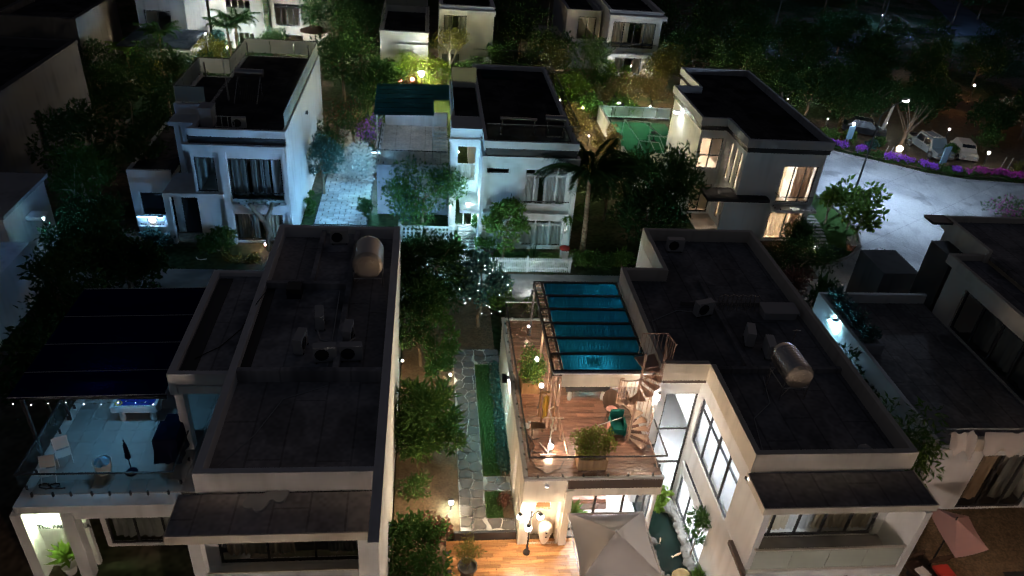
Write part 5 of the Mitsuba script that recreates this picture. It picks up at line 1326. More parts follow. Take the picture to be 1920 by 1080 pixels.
for j in range(13):
    for i in range(2 + j % 2):
        a = np.linspace(0, 2 * PI, 9)[:-1]; w = .19 if j % 2 == 0 else .15
        cx_, cy_ = 2.42 + .88 * (i + .5) / (2 + j % 2), 39.25 + j * .375
        part('entrance_path', 'stone', MB().prism(np.stack([cx_ + w * np.cos(a) * (1 + .12 * rng.standard_normal(8)), cy_ + .14 * np.sin(a) * (1 + .12 * rng.standard_normal(8))], 1), -.02, .03), 'flagstone')
struct('lawn', MB().box(3.3, 3.6, 39.2, 44.2, -.045, .03).box(2.05, 2.42, 39.6, 44.2, -.045, .03).box(3.62, 9.0, 39.4, 41.8, -.045, .01), 'lawn', 'green lawn beside the entrance path')
for i in range(3): struct('step', MB().box(2.2, 3.42, 44.0 + .0 * i - .3 * (2 - i) + .3, 44.6, .0 + .15 * i, .15 + .15 * i), 'pale_concrete', ('lowest', 'middle', 'top')[i] + ' entrance step of the middle villa')
for i, (x, y, lab) in enumerate(((3.55, 41.3, 'white flower pot on the lawn right of the entrance path'), (4.15, 41.35, 'dark bowl pot with plants before the white wall'), (3.35, 43.6, 'small potted palm on the entrance steps'))):
    t = thing('potted_plant', lab, 'plant'); pot(t, x, y, 0 if i < 2 else .45, .2 + .12 * (i == 1), .35, ('pot_white', 'pot_dark', 'pot_white')[i])
    r_ = np.random.default_rng(60 + i); z_ = .35 + (.45 if i == 2 else 0)
    part(t, 'foliage', leaf_cloud(r_, clumps(r_, (x, y, z_ + .45), (.25, .25, .35), 8, .3), .28, 260, .2, .9, .4, .6), 'leaf_mid'); part(t, 'stem', MB().tube([(x, y, z_ - .1), (x, y, z_ + .5)], .025, 5), 'bark')
t = thing('statue', 'white pedestal with red top ornament by the palm trunk', 'pedestal')
part(t, 'base', MB().box(8.62, 9.12, 40.55, 41.05, -.04, .8), 'white_plaster'); part(t, 'bowl', MB().ball((8.87, 40.8, .9), (.36, .3, .16), 8), 'red_cloth', True); part(t, 'column', MB().box(8.72, 8.92, 41.0, 41.15, .8, 1.9), 'white_plaster')
one('garden_box', 'small white box beside the pedestal', 'box', MB().box(9.25, 9.6, 40.6, 40.95, -.04, .5), 'white_plaster')
# ---------------------------------------------------------------- second row: right villa
Fv = thing('villa', 'white villa of the second row, right, with warm lit windows and stepped black roof', 'house')
m = MB()
wall(m, 0, 20.8, 26.3, 44.1, 44.3, -.04, 6.5, [(23.6, 26.0, 2.95, 5.6), (23.5, 26.0, .1, 2.2), (21.6, 22.3, .3, 1.5)])
wall(m, 1, 44.3, 47.9, 20.8, 20.88, -.04, 6.5, [(y, y + .42, a, b) for y in (44.6, 45.5, 46.4) for a, b in ((3.5, 6.1), (.5, 2.6))])
wall(m, 0, 18.9, 20.8, 47.9, 48.1, -.04, 6.5, [(19.05, 20.65, 3.6, 5.9), (19.1, 20.6, .2, 2.4)])
wall(m, 1, 48.1, 54.6, 18.9, 19.1, -.04, 6.5, [(48.8, 53.6, .1, 2.9)])
wall(m, 0, 19.1, 20.8, 54.6, 54.8, -.04, 6.5); wall(m, 1, 54.8, 59.6, 20.8, 21.0, -.04, 6.5); wall(m, 0, 21.0, 26.3, 59.4, 59.6, -.04, 6.5); wall(m, 1, 44.3, 59.4, 26.1, 26.3, -.04, 6.5)
m.box(23.4, 26.35, 43.3, 44.1, 2.55, 2.75)
part(Fv, 'wall', m, 'white_plaster')
m = MB().box(20.6, 26.5, 43.9, 44.1, 6.85, 7.4).box(20.6, 20.8, 44.1, 47.7, 6.85, 7.4).box(18.7, 20.8, 47.7, 47.9, 6.85, 7.4).box(18.7, 18.9, 47.9, 54.6, 6.85, 7.4).box(18.7, 20.9, 54.6, 54.8, 6.85, 7.4).box(20.7, 20.9, 54.8, 59.8, 6.85, 7.4).box(20.9, 26.5, 59.6, 59.8, 6.85, 7.4).box(26.3, 26.5, 44.1, 59.6, 6.85, 7.4)
part(Fv, 'parapet', m, 'grey_plaster')
part(Fv, 'fascia_groove', MB().box(20.7, 26.4, 43.98, 44.3, 6.5, 6.85).box(20.68, 20.98, 44.3, 47.8, 6.5, 6.85).box(18.8, 20.68, 47.8, 48.1, 6.5, 6.85).box(18.78, 19.08, 48.1, 54.7, 6.5, 6.85), 'black_plastic')
part(Fv, 'roof', MB().box(20.8, 26.3, 44.3, 59.6, 6.7, 6.9).box(19.08, 20.8, 48.1, 54.6, 6.7, 6.88), 'roof_black')
part(Fv, 'porch_roof', MB().box(18.6, 22.9, 43.4, 44.1, 3.2, 3.42).box(18.6, 20.8, 44.1, 45.2, 3.2, 3.42), 'roof_black')
part(Fv, 'porch_wall', MB().box(20.0, 22.9, 43.9, 44.1, -.04, 3.2), 'white_plaster')
part(Fv, 'floor', MB().box(21.0, 26.1, 44.3, 59.4, 2.75, 2.93).box(19.1, 21.0, 48.1, 54.6, 3.2, 3.4).box(19.1, 26.1, 44.4, 59.3, -.04, .05), 'room_warm')
part(Fv, 'inner_wall', MB().box(21.0, 26.1, 48.5, 48.6, .05, 6.7).box(19.1, 21.0, 51.0, 51.1, 3.4, 6.5), 'room_warm')
window(Fv, 0, 44.2, 23.6, 26.0, 2.95, 5.6, 3); window(Fv, 0, 44.2, 23.5, 26.0, .1, 2.2, 2); window(Fv, 0, 48.0, 19.05, 20.65, 3.6, 5.9, 2, (4.6,)); window(Fv, 0, 48.0, 19.1, 20.6, .2, 2.4, 2)
window(Fv, 1, 19.0, 48.8, 53.6, .1, 2.9, 4, frame='white_metal', t=.12); window(Fv, 0, 44.2, 21.6, 22.3, .3, 1.5, 1)
for y in (44.6, 45.5, 46.4):
    window(Fv, 1, 20.84, y, y + .42, 3.5, 6.1, 1, t=.03, depth=.06); window(Fv, 1, 20.84, y, y + .42, .5, 2.6, 1, t=.03, depth=.06)
curtain(Fv, 0, 44.7, 24.9, 25.95, 2.98, 5.55, 'curtain_brown', 70); curtain(Fv, 0, 44.65, 23.65, 24.1, 2.98, 5.55, 'curtain_cream', 71); curtain(Fv, 0, 44.6, 23.55, 25.2, .12, 2.15, 'curtain_cream', 72, .3); curtain(Fv, 0, 44.6, 25.3, 25.95, .12, 2.15, 'curtain_brown', 73)
glass_rail(Fv, [(23.45, 44.0), (23.45, 43.35), (26.3, 43.35), (26.3, 44.0)], 2.75, .95, 'black_metal', 'pane_tint', 1.4, lift=.02)
for i, (x, y, z, I, c, lab) in enumerate(((24.4, 46.2, 6.4, 36, (1, .86, .75), 'upper front room of the right villa'), (24.2, 46.4, 2.6, 20, (1, .84, .72), 'lower front room of the right villa'), (20.2, 49.2, 6.3, 15, (1, .82, .64), 'stair hall of the right villa'))):
    t = thing('ceiling_panel', f'warm ceiling lamp in the {lab}', 'lamp'); put(t, MB().box(x - .3, x + .3, y - .3, y + .3, z, z + .05), 'white_metal')
    glow(t, 'diffuser', MB().box(x - .27, x + .27, y - .27, y + .27, z - .03, z - .004), c, I, .29, 2, smooth=False)
t = thing('wall_lamp', 'cool white strip lamp under the left eave of the right villa', 'lamp')
put(t, MB().box(18.4, 18.8, 52.4, 52.5, 6.1, 6.2), 'black_metal'); glow(t, 'glass', MB().box(18.3, 18.72, 52.2, 52.6, 6.05, 6.09), (.80, .92, 1.0), 3.5, .16, 2, smooth=False)
# its side yard: green turf, wall, swing frame
struct('yard', MB().box(16.2, 18.95, 46.5, 66.8, -.045, .0).box(18.95, 20.7, 54.9, 66.8, -.045, .0).box(20.7, 22.6, 59.9, 66.8, -.045, 0.0), 'turf', 'green turf yard left of the right villa')
t = thing('yard_wall', 'pale wall of the green yard with weathered top', 'wall')
put(t, MB().box(16.0, 16.2, 58.0, 66.9, -.04, 1.5).box(16.0, 16.2, 46.0, 57.0, -.04, 1.5), 'white_plaster')
t = thing('yard_fence', 'low glass and white rail fence at the back of the green yard', 'fence')
part(t, 'rail', MB().box(16.2, 23, 66.8, 66.9, .45, .55).box(16.2, 23, 66.8, 66.9, 1.45, 1.5), 'white_metal')
for i in range(5): part(t, 'pane', MB().raw([(16.3 + 1.34 * i, 66.85, .55), (17.6 + 1.34 * i, 66.85, .55), (17.6 + 1.34 * i, 66.85, 1.45), (16.3 + 1.34 * i, 66.85, 1.45)], [(0, 1, 2), (0, 2, 3)]), 'frost_pane')
t = thing('swing_frame', 'white tubular swing and table frame on the green turf', 'swing')
m = MB()
for a, b in (((17.2, 62.0, 0), (17.4, 62.3, 1.9)), ((17.4, 62.3, 1.9), (19.6, 61.6, 1.9)), ((19.6, 61.6, 1.9), (19.8, 61.9, 0)), ((17.4, 62.3, 1.9), (18.2, 59.6, 1.0)), ((18.2, 59.6, 1.0), (19.9, 59.3, 1.0)), ((18.2, 59.6, 1.0), (18.2, 59.6, 0)), ((19.9, 59.3, 1.0), (20.2, 58.0, .1)), ((18.2, 59.6, 1.0), (18.5, 58.0, .1)), ((19.0, 61.8, 1.9), (20.8, 60.5, .9)),
             ((19.3, 60.9, 1.0), (21.3, 60.7, 1.0)), ((19.3, 60.9, 1.0), (19.8, 59.4, 0)), ((20.3, 60.8, 1.0), (20.7, 59.3, 0)), ((21.3, 60.7, 1.0), (21.7, 59.3, 0)), ((21.3, 60.7, 1.0), (22.6, 62.6, 2.9)), ((21.0, 60.9, .9), (22.4, 62.7, 2.8)), ((22.5, 62.6, 2.85), (22.6, 62.7, 0))):
    m.tube([a, b], .035, 5)
put(t, m, 'white_metal')
one('stool', 'dark round stool under the white frame in the yard', 'stool', MB().lathe([(.001, .8), (.3, .78), (.3, .7), (.05, .68), (.05, .05), (.25, 0)], (20.3, 62.3, 0), 14), 'black_plastic')
one('yard_post', 'dark square post at the left back corner of the yard', 'post', MB().box(16.3, 16.7, 67.6, 68.0, -.04, 1.6), 'black_plastic'); one('yard_post', 'dark square post right of the first one at the back of the yard', 'post', MB().box(18.2, 18.6, 67.6, 68.0, -.04, 1.5), 'black_plastic')
t = thing('flood_light', 'green white flood lamp at the back of the yard', 'lamp')
put(t, MB().box(17.2, 17.5, 64.8, 65.0, 2.5, 2.62).box(17.3, 17.36, 65.0, 66.8, 2.5, 2.56).box(17.3, 17.36, 66.8, 66.86, 0, 2.56), 'black_metal'); glow(t, 'glass', MB().box(17.22, 17.48, 64.8, 65.0, 2.46, 2.49), (.66, 1.0, .85), 16.0, .05, 2, smooth=False)
# lawn to the right with stepping slabs
struct('lawn', slab(Polygon([(26.4, 43.6), (26.9, 41.2), (28.9, 42.1), (30.5, 43.8), (31.3, 45.7), (31.4, 48), (31.0, 51.5), (30.2, 56), (29.2, 62), (28.6, 66), (26.4, 66)]), -.045, .06), 'lawn', 'bright green lawn beside the right villa')
for i in range(26):
    y = 43.2 + i * .52; part('lawn_002', 'stepping_slab', MB().obox((27.5 + .55 * math.sin(i * .21) + .06 * i, y, .07), (.95, .27, .06), .12 * math.sin(i * .5)), 'pale_concrete')
# ---------------------------------------------------------------- right edge villa with side terrace
G = thing('villa', 'dark beige villa at the right edge with black roof and large sliding windows', 'house')
m = MB()
wall(m, 1, 20.0, 30.0, 26.35, 26.6, -.04, 6.5, [(22.9, 28.6, 3.68, 5.95)])
wall(m, 0, 26.6, 28.2, 29.8, 30.0, -.04, 6.5)
wall(m, 1, 30.0, 33.5, 28.0, 28.2, -.04, 7.0, [(31.0, 31.9, 2.2, 5.4)]); wall(m, 0, 28.2, 42, 33.3, 33.5, -.04, 7.0)
part(G, 'wall', m, 'beige_plaster')
part(G, 'parapet', MB().box(27.85, 28.05, 29.9, 33.75, 6.7, 7.4).box(28.05, 42, 33.55, 33.75, 6.7, 7.4).box(26.1, 26.3, 19.8, 30.3, 6.5, 7.0).box(26.3, 27.85, 30.1, 30.3, 6.5, 7.0), 'beige_plaster')
part(G, 'roof', MB().box(28.05, 42, 26, 33.55, 6.9, 7.1).box(26.3, 28.05, 19.8, 30.1, 6.5, 6.7), 'roof_membrane')
part(G, 'canopy', MB().box(26.7, 28.0, 32.9, 33.8, 7.25, 7.38), 'black_plastic'); part(G, 'chimney_wall', MB().box(27.0, 28.0, 31.0, 32.9, -.04, 6.3), 'black_plastic')
window(G, 1, 26.5, 22.9, 28.6, 3.68, 5.95, 4, t=.12, glass='pane_tint')
curtain(G, 1, 26.95, 23.0, 24.6, 3.7, 5.9, 'curtain_grey', 80, .5); curtain(G, 1, 26.95, 24.8, 26.2, 3.7, 5.9, 'curtain_grey', 81, .5); curtain(G, 1, 26.95, 26.4, 27.6, 3.7, 5.9, 'curtain_grey', 82, .5)
m = MB(); wall(m, 0, 20.4, 26.35, 30.8, 31.0, -.04, 4.15); wall(m, 1, 20.2, 30.8, 20.4, 20.6, -.04, 4.1)
wall(m, 0, 20.6, 28.0, 20.2, 20.4, -.04, 3.62, [(22.9, 26.0, .05, 3.2)])
part(G, 'terrace_wall', m, 'white_plaster'); part(G, 'terrace_floor', MB().box(20.6, 26.35, 20.4, 30.8, 3.4, 3.62), 'roof_membrane')
part(G, 'planter_trough', MB().box(21.45, 21.6, 26.4, 30.8, 3.62, 4.15).box(20.6, 21.45, 26.4, 26.55, 3.62, 4.15).box(20.6, 21.45, 26.55, 30.8, 3.62, 3.95), 'grey_plaster')
part(G, 'annex', MB().box(25.8, 28.0, 33.9, 36.6, -.04, 3.6), 'dark_plaster'); part(G, 'low_wall', MB().box(24.2, 25.8, 33.9, 34.1, -.04, 1.8), 'dark_plaster')
part(G, 'front_beam', MB().box(21.9, 28, 20.0, 20.19, 3.65, 4.3), 'beige_plaster')
window(G, 0, 20.3, 22.9, 26.0, .05, 3.2, 3, t=.1); curtain(G, 0, 20.7, 23.0, 24.2, .1, 3.1, 'curtain_brown', 84, .4); curtain(G, 0, 20.7, 24.8, 25.9, .1, 3.1, 'curtain_grey', 85, .4)
part(G, 'inner_floor', MB().box(20.6, 26.3, 20.4, 30.8, -.04, .02), 'dark_room')
struct('yard', MB().box(16.3, 20.4, 8, 33.5, -.045, .0).box(20.4, 30, 8, 20.2, -.045, 0), 'soil', 'brown paved gap and court between the two right villas')
t = thing('wall_lamp', 'cyan white flood lamp on the outer wall between the right villas', 'lamp')
put(t, MB().box(20.1, 20.4, 28.6, 28.8, 3.9, 4.0), 'black_metal'); glow(t, 'glass', MB().box(19.98, 20.28, 28.55, 28.85, 3.84, 3.89), (.26, .66, 1.0), 7, .08, 3, smooth=False)
# laundry and pink umbrella at lower right
for i, (x, y, w, lab) in enumerate(((20.7, 20.15, 1.2, 'white sheet hung over the left end of the terrace wall'), (22.2, 20.1, 1.7, 'crumpled white sheet drying on the right edge terrace'), (23.9, 20.1, 1.5, 'white sheet drying at the far right of the terrace'))):
    rr = np.random.default_rng(90 + i); A_, B_ = np.meshgrid(np.linspace(0, 1, 30), np.linspace(0, 1, 12), indexing='ij')
    N_ = meshkit.noise(np.stack([A_ * 6, B_ * 3, 0 * A_ + i], -1)) - .5
    P = np.stack([x + w * A_ + .15 * N_, y - .05 - .45 * np.abs(B_ - .35) * 0 - .35 * B_ + .15 * N_, 4.75 - .9 * (B_ - .3) ** 2 - .5 * B_ * (.6 + .8 * np.sin(A_ * 5 + i) ** 2) + .25 * N_], -1)
    one('sheet', lab, 'cloth', MB().grid(P), 'white_cloth', True)
one('clothes_line', 'pale rail carrying the sheets on the right terrace', 'rail', MB().tube([(20.6, 20.2, 4.72), (27.5, 20.1, 4.72)], .03, 6), 'unit_white')
t = thing('parasol', 'pink closed sided parasol over dark chairs at the lower right', 'umbrella')
c = np.array([20.1, 17.4, 2.75]); rim = [c + np.array([1.35 * math.cos(a), 1.35 * math.sin(a), -.62]) for a in (-2.0, -.75, .5, 1.75)]
m = MB()
for i in range(4):
    a_, b_ = rim[i], rim[(i + 1) % 4]
    P = np.array([[c + (a_ * (1 - u) + b_ * u - c) * s - [0, 0, .10 * math.sin(PI * u) * s * (1 - s * .2)] for u in np.linspace(0, 1, 9)] for s in np.linspace(0, 1, 7)]); m.grid(P)
part(t, 'canopy', m, 'pink_cloth', 25); part(t, 'pole', MB().tube([(20.1, 17.4, 0), (20.1, 17.4, 2.85)], .03, 6), 'black_metal')
for i, (x, y, r_) in enumerate(((19.3, 16.7, .3), (20.3, 16.5, .1))):
    t = thing('lounge_chair', ('dark red lounge chair with white cushion below the pink parasol', 'dark red lounge chair right of the first below the pink parasol')[i], 'chair')
    part(t, 'seat', MB().obox((x, y, .35), (.65, 1.3, .12), r_), 'red_cloth' if i else 'wicker'); part(t, 'backrest', MB().obox((x - .2 * math.sin(r_), y + .75, .62), (.65, .12, .6), r_, .4), 'wicker'); part(t, 'leg', MB().obox((x, y, .15), (.5, 1.0, .28), r_), 'black_metal')
one('cushion', 'white cushion on the left dark lounge chair', 'cushion', MB().obox((19.3, 16.8, .45), (.4, .45, .08), .3), 'white_cloth')
for i, x in enumerate((20.35, 20.75)):
    one('round_light', ('left', 'right')[i] + ' one of two small round glass bowls on the ground at the lower right', 'bowl', MB().lathe([(.001, 0), (.1, .02), (.14, .14), (.12, .15), (.08, .05)], (x + .8, 16.1, 0), 14), 'ceramic', True)
one('door_mat', 'black mat on the paved ground at the lower right corner', 'mat', MB().box(23.0, 25.0, 15.6, 17.0, .004, .03), 'black_plastic')
t = thing('path_lamp', 'small warm lamp standing in the paved gap at the lower right', 'lamp')
put(t, MB().tube([(22.6, 13.6, 0), (22.6, 13.6, 2.3)], .03, 6), 'black_metal'); glow(t, 'globe', MB().ball((22.6, 13.6, 2.4), (.12, .12, .12), 7), (1, .68, .45), 8, .045, 2)
# ---------------------------------------------------------------- left edge buildings
Cv = thing('villa', 'dark grey house at the left edge with blank side wall', 'house')
m = MB(); wall(m, 1, 44.5, 58.9, -25.9, -25.6, -.04, 7.2, [(50.3, 51.1, 2.6, 4.9)]); wall(m, 0, -40, -25.9, 44.5, 44.8, -.04, 7.2); wall(m, 0, -40, -25.9, 58.6, 58.9, -.04, 7.2)
part(Cv, 'wall', m, 'dark_plaster'); part(Cv, 'roof', MB().box(-40, -25.9, 44.8, 58.6, 6.6, 6.8), 'roof_black'); part(Cv, 'parapet', MB().box(-40, -25.55, 58.6, 58.95, 7.2, 7.4).box(-25.95, -25.55, 44.45, 58.6, 7.2, 7.4).box(-40, -25.95, 44.45, 44.8, 7.2, 7.4), 'dark_plaster')
window(Cv, 1, -25.75, 50.3, 51.1, 2.6, 4.9, 1, (3.8,), glass='pane_tint')
C2 = thing('villa', 'blue lit white house corner cut by the left edge of the picture', 'house')
m = MB().box(-30, -21.6, 36.6, 41.5, -.04, 4.4).box(-30, -20.6, 29.8, 36.6, -.04, 3.0); part(C2, 'wall', m, 'white_plaster'); part(C2, 'roof', MB().box(-30, -21.4, 36.4, 41.7, 4.4, 4.6), 'grey_plaster'); part(C2, 'canopy', MB().box(-21.6, -20.6, 38.6, 39.4, 3.2, 3.4), 'white_plaster')
t = thing('flood_light', 'blue white lamp on a post beside the left edge house', 'lamp')
put(t, MB().tube([(-20.2, 37.8, 0), (-20.2, 37.8, 3.7)], .04, 6), 'black_metal'); glow(t, 'glass', MB().ball((-20.2, 37.8, 3.8), (.06, .06, .06), 6), (.16, .45, 1.0), 4, .011, 1)


# ---------------------------------------------------------------- houses of the far rows
def far_house(x0, x1, y0, y1, h, label, mat_='white_plaster', wins=(), storeys=2, parapet=.5, roofm='roof_black', curt=None):
    t = thing('villa', label, 'house'); m = MB()
    wall(m, 0, x0, x1, y0, y0 + .25, -.04, h, [w[:4] for w in wins]); wall(m, 1, y0 + .25, y1, x0, x0 + .25, -.04, h); wall(m, 1, y0 + .25, y1, x1 - .25, x1, -.04, h); wall(m, 0, x0 + .25, x1 - .25, y1 - .25, y1, -.04, h)
    part(t, 'wall', m, mat_); part(t, 'roof', MB().box(x0 + .25, x1 - .25, y0 + .25, y1 - .25, h - parapet - .2, h - parapet), roofm)
    part(t, 'coping', roof_ring(MB(), x0 - .08, x1 + .08, y0 - .08, y1 + .08, h, h + .10, .4), mat_)
    part(t, 'floor', MB().box(x0 + .25, x1 - .25, y0 + .25, y1 - .25, h / 2 - .1, h / 2 + .1), 'dark_room')
    for i, w in enumerate(wins):
        window(t, 0, y0 + .14, *w[:4], w[4] if len(w) > 4 else 2, w[5] if len(w) > 5 else (), frame=w[6] if len(w) > 6 else 'black_metal', t=.09)
        if curt: curtain(t, 0, y0 + .5, w[0] + .05, w[0] + (w[1] - w[0]) * .4, w[2], w[3], curt, 100 + i, .3); curtain(t, 0, y0 + .5, w[1] - (w[1] - w[0]) * .3, w[1] - .05, w[2], w[3], curt, 150 + i, .3)
    return t


h1 = far_house(-4.4, .15, 73.2, 84, 5.6, 'grey white villa behind the trees, left of two at the top middle', wins=[(-3.9, -3.0, .2, 3.0, 1), (-2.4, -.1, .2, 3.1, 3)], curt='curtain_grey')
part(h1, 'balcony_band', MB().box(-2.6, .1, 72.9, 73.2, 3.5, 4.6), 'white_plaster'); part(h1, 'column', MB().box(-2.9, -2.5, 72.8, 73.2, -.04, 4.6), 'white_plaster')
glass_rail(h1, [(-4.3, 74.5), (-4.3, 83.9), (.05, 83.9), (.05, 74.5)], 5.6, 1.05, 'unit_white', 'frost_pane', 2.4)
h2 = far_house(1.3, 6.8, 79.0, 90, 7.0, 'grey villa behind the trees, right of two at the top middle', wins=[(1.7, 4.0, 3.2, 6.1, 3), (1.6, 3.4, .2, 2.2, 2)], curt='curtain_grey'); part(h2, 'eave', MB().box(1.2, 6.9, 78.4, 79.0, 6.35, 6.8), 'white_plaster'); part(h2, 'side_fin', MB().box(1.2, 1.5, 78.4, 79.0, -.04, 6.35), 'white_plaster')
h3 = far_house(19.3, 25.2, 81.6, 94, 6.9, 'villa at the top with curtained wide balcony window', wins=[(19.9, 24.6, 3.1, 5.8, 4), (20.6, 23.6, .3, 2.0, 3)], curt='curtain_cream')
part(h3, 'balcony', MB().box(19.3, 25.2, 80.6, 81.6, 2.4, 2.7), 'white_plaster'); part(h3, 'side_fin', MB().box(19.2, 19.5, 80.6, 81.6, -.04, 6.3), 'white_plaster'); part(h3, 'eave', MB().box(19.2, 25.4, 80.6, 81.6, 6.3, 6.7), 'white_plaster')
glass_rail(h3, [(19.5, 80.7), (25.1, 80.7)], 2.7, 1.0, 'black_metal', 'pane_tint', 1.5)
h4 = far_house(15.2, 19.0, 84.0, 94, 6.2, 'grey wing behind the curtained villa at the top', 'grey_plaster', wins=[(16.5, 18.5, 3.2, 5.6, 2)])
part(h4, 'annex', MB().box(11.0, 15.2, 82.4, 90, -.04, 3.0), 'beige_plaster')
hw = far_house(-22.6, -17.2, 84.2, 92, 9.0, 'bright white house with white framed windows at the top left', wins=[(-21.0, -18.4, 3.0, 5.3, 4, (3.9,), 'white_metal'), (-20.5, -18.3, .3, 2.0, 4, (), 'white_metal')])
hp = far_house(-16.6, -10.4, 85.2, 93, 9.0, 'pinkish beige house with dark windows at the top left', 'beige_plaster', wins=[(-16.2, -13.6, 2.6, 4.9, 4), (-12.2, -11.2, 3.6, 5.0, 1), (-13.4, -12.8, 3.4, 5.0, 1), (-15.4, -13.4, .2, 1.7, 3)])
t = thing('ladder', 'yellow green metal ladder leaning between the two lit top houses', 'ladder')
part(t, 'rail', MB().tube([(-17.05, 84.0, 0), (-17.05, 84.1, 5.5)], .035, 5).tube([(-16.6, 84.0, 0), (-16.6, 84.1, 5.5)], .035, 5), 'tennis_green')
for i in range(15): part(t, 'rung', MB().box(-17.03, -16.62, 83.98, 84.05, .4 + .35 * i, .45 + .35 * i), 'leaf_lime')
h5 = far_house(-27.2, -22.8, 76.5, 84, 6.6, 'dark house with blue lit side wall at the upper left', 'grey_plaster', wins=[(-26.6, -24.2, 3.4, 5.6, 2)])
part(h5, 'awning', MB().box(-27.2, -21.0, 70.0, 76.4, 3.9, 4.0), 'roof_black'); part(h5, 'awning_post', MB().box(-21.15, -21.05, 70.1, 70.2, -.04, 3.9).box(-21.15, -21.05, 76.2, 76.3, -.04, 3.9), 'unit_white')
h6 = far_house(-38, -31, 72, 82, 5.5, 'low dark house at the top left corner', 'dark_plaster', wins=[(-36, -34, .5, 2.5, 2)])
struct('yard', MB().box(-29.5, -19.5, 71.8, 75.6, -.045, .0), 'pale_concrete', 'warm lit court at the upper left'); struct('sports_court', MB().box(-26.8, -22.6, 72.6, 74.9, -.02, .01), 'tennis_green', 'green patch of court at the upper left')
one('umbrella', 'dark thatched umbrella before the grey white villa', 'umbrella', MB().lathe([(.001, .7), (.7, .35), (1.5, 0), (.001, .1)], (.9, 75.0, 2.3), 18).tube([(.9, 75.0, 0), (.9, 75.0, 2.9)], .05, 6), 'wicker')
one('umbrella', 'dark thatched umbrella before the pinkish house', 'umbrella', MB().lathe([(.001, .8), (.7, .35), (1.6, 0), (.001, .1)], (-11.9, 84.0, 2.6), 18).tube([(-11.9, 84.0, 0), (-11.9, 84.0, 3.2)], .05, 6), 'wicker')
for i, (x, y) in enumerate(((-2.45, 70.3), (-1.3, 70.7))):
    t = thing('lantern', ('left red hanging paper lantern above the yellow lit shrubs', 'right red hanging paper lantern above the yellow lit shrubs')[i], 'lantern')
    put(t, MB().tube([(x, y, 2.1), (x, y, 2.8)], .01, 4).tube([(x, y, 2.8), (x, y + 1.2, 2.9)], .01, 4), 'black_plastic'); glow(t, 'shade', MB().ball((x, y, 1.95), (.2, .2, .17), 7), (1, .10, .10), .5, .11, .2)
# far road at the upper right
struct('far_road', strip([(52, 99), (62, 104.5), (76, 112), (88, 116), (96, 112), (104, 104), (114, 92)], 5.5, -.045, .0), 'asphalt', 'dim blue road curving at the upper right')
struct('far_road', strip([(40, 97), (47, 93.5), (55, 92.5)], 4.5, -.045, .001), 'asphalt', 'dim blue bit of road behind the trees at the upper right'); struct('far_road', strip([(88, 118), (93, 130), (97, 142)], 6, -.045, .002), 'asphalt', 'dim branch road leading away at the upper right')
struct('car_park', slab(Polygon([(38.5, 64.2), (41.5, 61.5), (46.5, 58.6), (52, 57.8), (80, 59), (86, 86), (60, 78), (44, 74)]), -.045, -.01), 'soil', 'brown grey yard where the vehicles stand')
# ---------------------------------------------------------------- street lamp, signs, vehicles
def street_lamp(x, y, hx, hy, h, label, I, col, w):
    t = thing('street_lamp', label, 'street lamp')
    d = np.array([hx - x, hy - y], float); L = np.linalg.norm(d); d /= L
    part(t, 'pole', MB().tube([(x, y, -.03), (x, y, h - .5)], [.085, .05], 9).box(x - .16, x + .16, y - .16, y + .16, -.03, .12), 'dark_plaster')
    part(t, 'arm', MB().tube([(x, y, h - .55), (x + d[0] * L * .4, y + d[1] * L * .4, h - .1), (x + d[0] * (L - .5), y + d[1] * (L - .5), h)], [.045, .04, .03], 7), 'dark_plaster')
    a = math.atan2(d[1], d[0])
    part(t, 'head', MB().obox((hx, hy, h + .02), (.85, .30, .09), a), 'grey_plaster')
    glow(t, 'lamp', MB().ball((hx, hy, h - .08), (.26, .2, .09), 8), col, I, .13, w)
    return t


street_lamp(32.4, 49.15, 35.45, 51.5, 8.1, 'tall thin street lamp on the lawn edge lighting the pale road', 112, (.53, .72, 1.0), 14)
street_lamp(-5.2, 5.6, -4.2, 7.0, 6.4, 'warm street lamp on the street in front of the left villa', 48, (1, .76, .60), 4)
street_lamp(10.4, 6.0, 9.6, 7.4, 6.3, 'warm street lamp on the street in front of the right villa', 62, (1, .84, .74), 4)
street_lamp(70, 114, 74, 112, 8.0, 'far street lamp at the upper right road bend', 75, (.20, .45, 1.0), 1)
street_lamp(110, 104, 107, 102, 8.0, 'far street lamp at the right edge of the dim road', 130, (.20, .45, 1.0), 1)
street_lamp(46, 99, 47, 95, 7.5, 'far street lamp behind the trees at the upper right', 40, (.18, .48, .95), .6)
for i, (x, y, w, h_, lab) in enumerate(((38.9, 62.6, .75, 1.25, 'light blue sign panel by the flower hedge near the villa corner'), (45.2, 57.6, .85, 1.5, 'light blue sign panel in front of the pickup'))):
    t = thing('notice_sign', lab, 'sign'); part(t, 'panel', MB().obox((x, y, .75 + h_ / 2), (w, .08, h_), .35), 'sign_blue'); part(t, 'post', MB().obox((x, y + .03, .45), (.12, .06, .95), .35), 'steel')
    if i == 0: globe_lamp(x, y, .75 + h_, .05, 'pale round lamp on top of the light blue sign', .5, COOL, .14, base=False, name='sign_lamp', w=.3)


def wheel(parent, c, r, ax, w=.22):
    k = part(parent, 'wheel', MB().lathe([(r * .55, -w / 2), (r * .92, -w / 2), (r, -w * .3), (r, w * .3), (r * .92, w / 2), (r * .55, w / 2), (r * .55, -w / 2)], c, 20, ax), 'tyre', 40)
    part(k, 'rim', MB().lathe([(.001, w * .42), (r * .2, w * .46), (r * .3, w * .3), (r * .56, w * .34), (r * .58, w * .2), (r * .58, -w * .3), (.001, -w * .3)], c, 16, ax), 'steel_bright', 40)


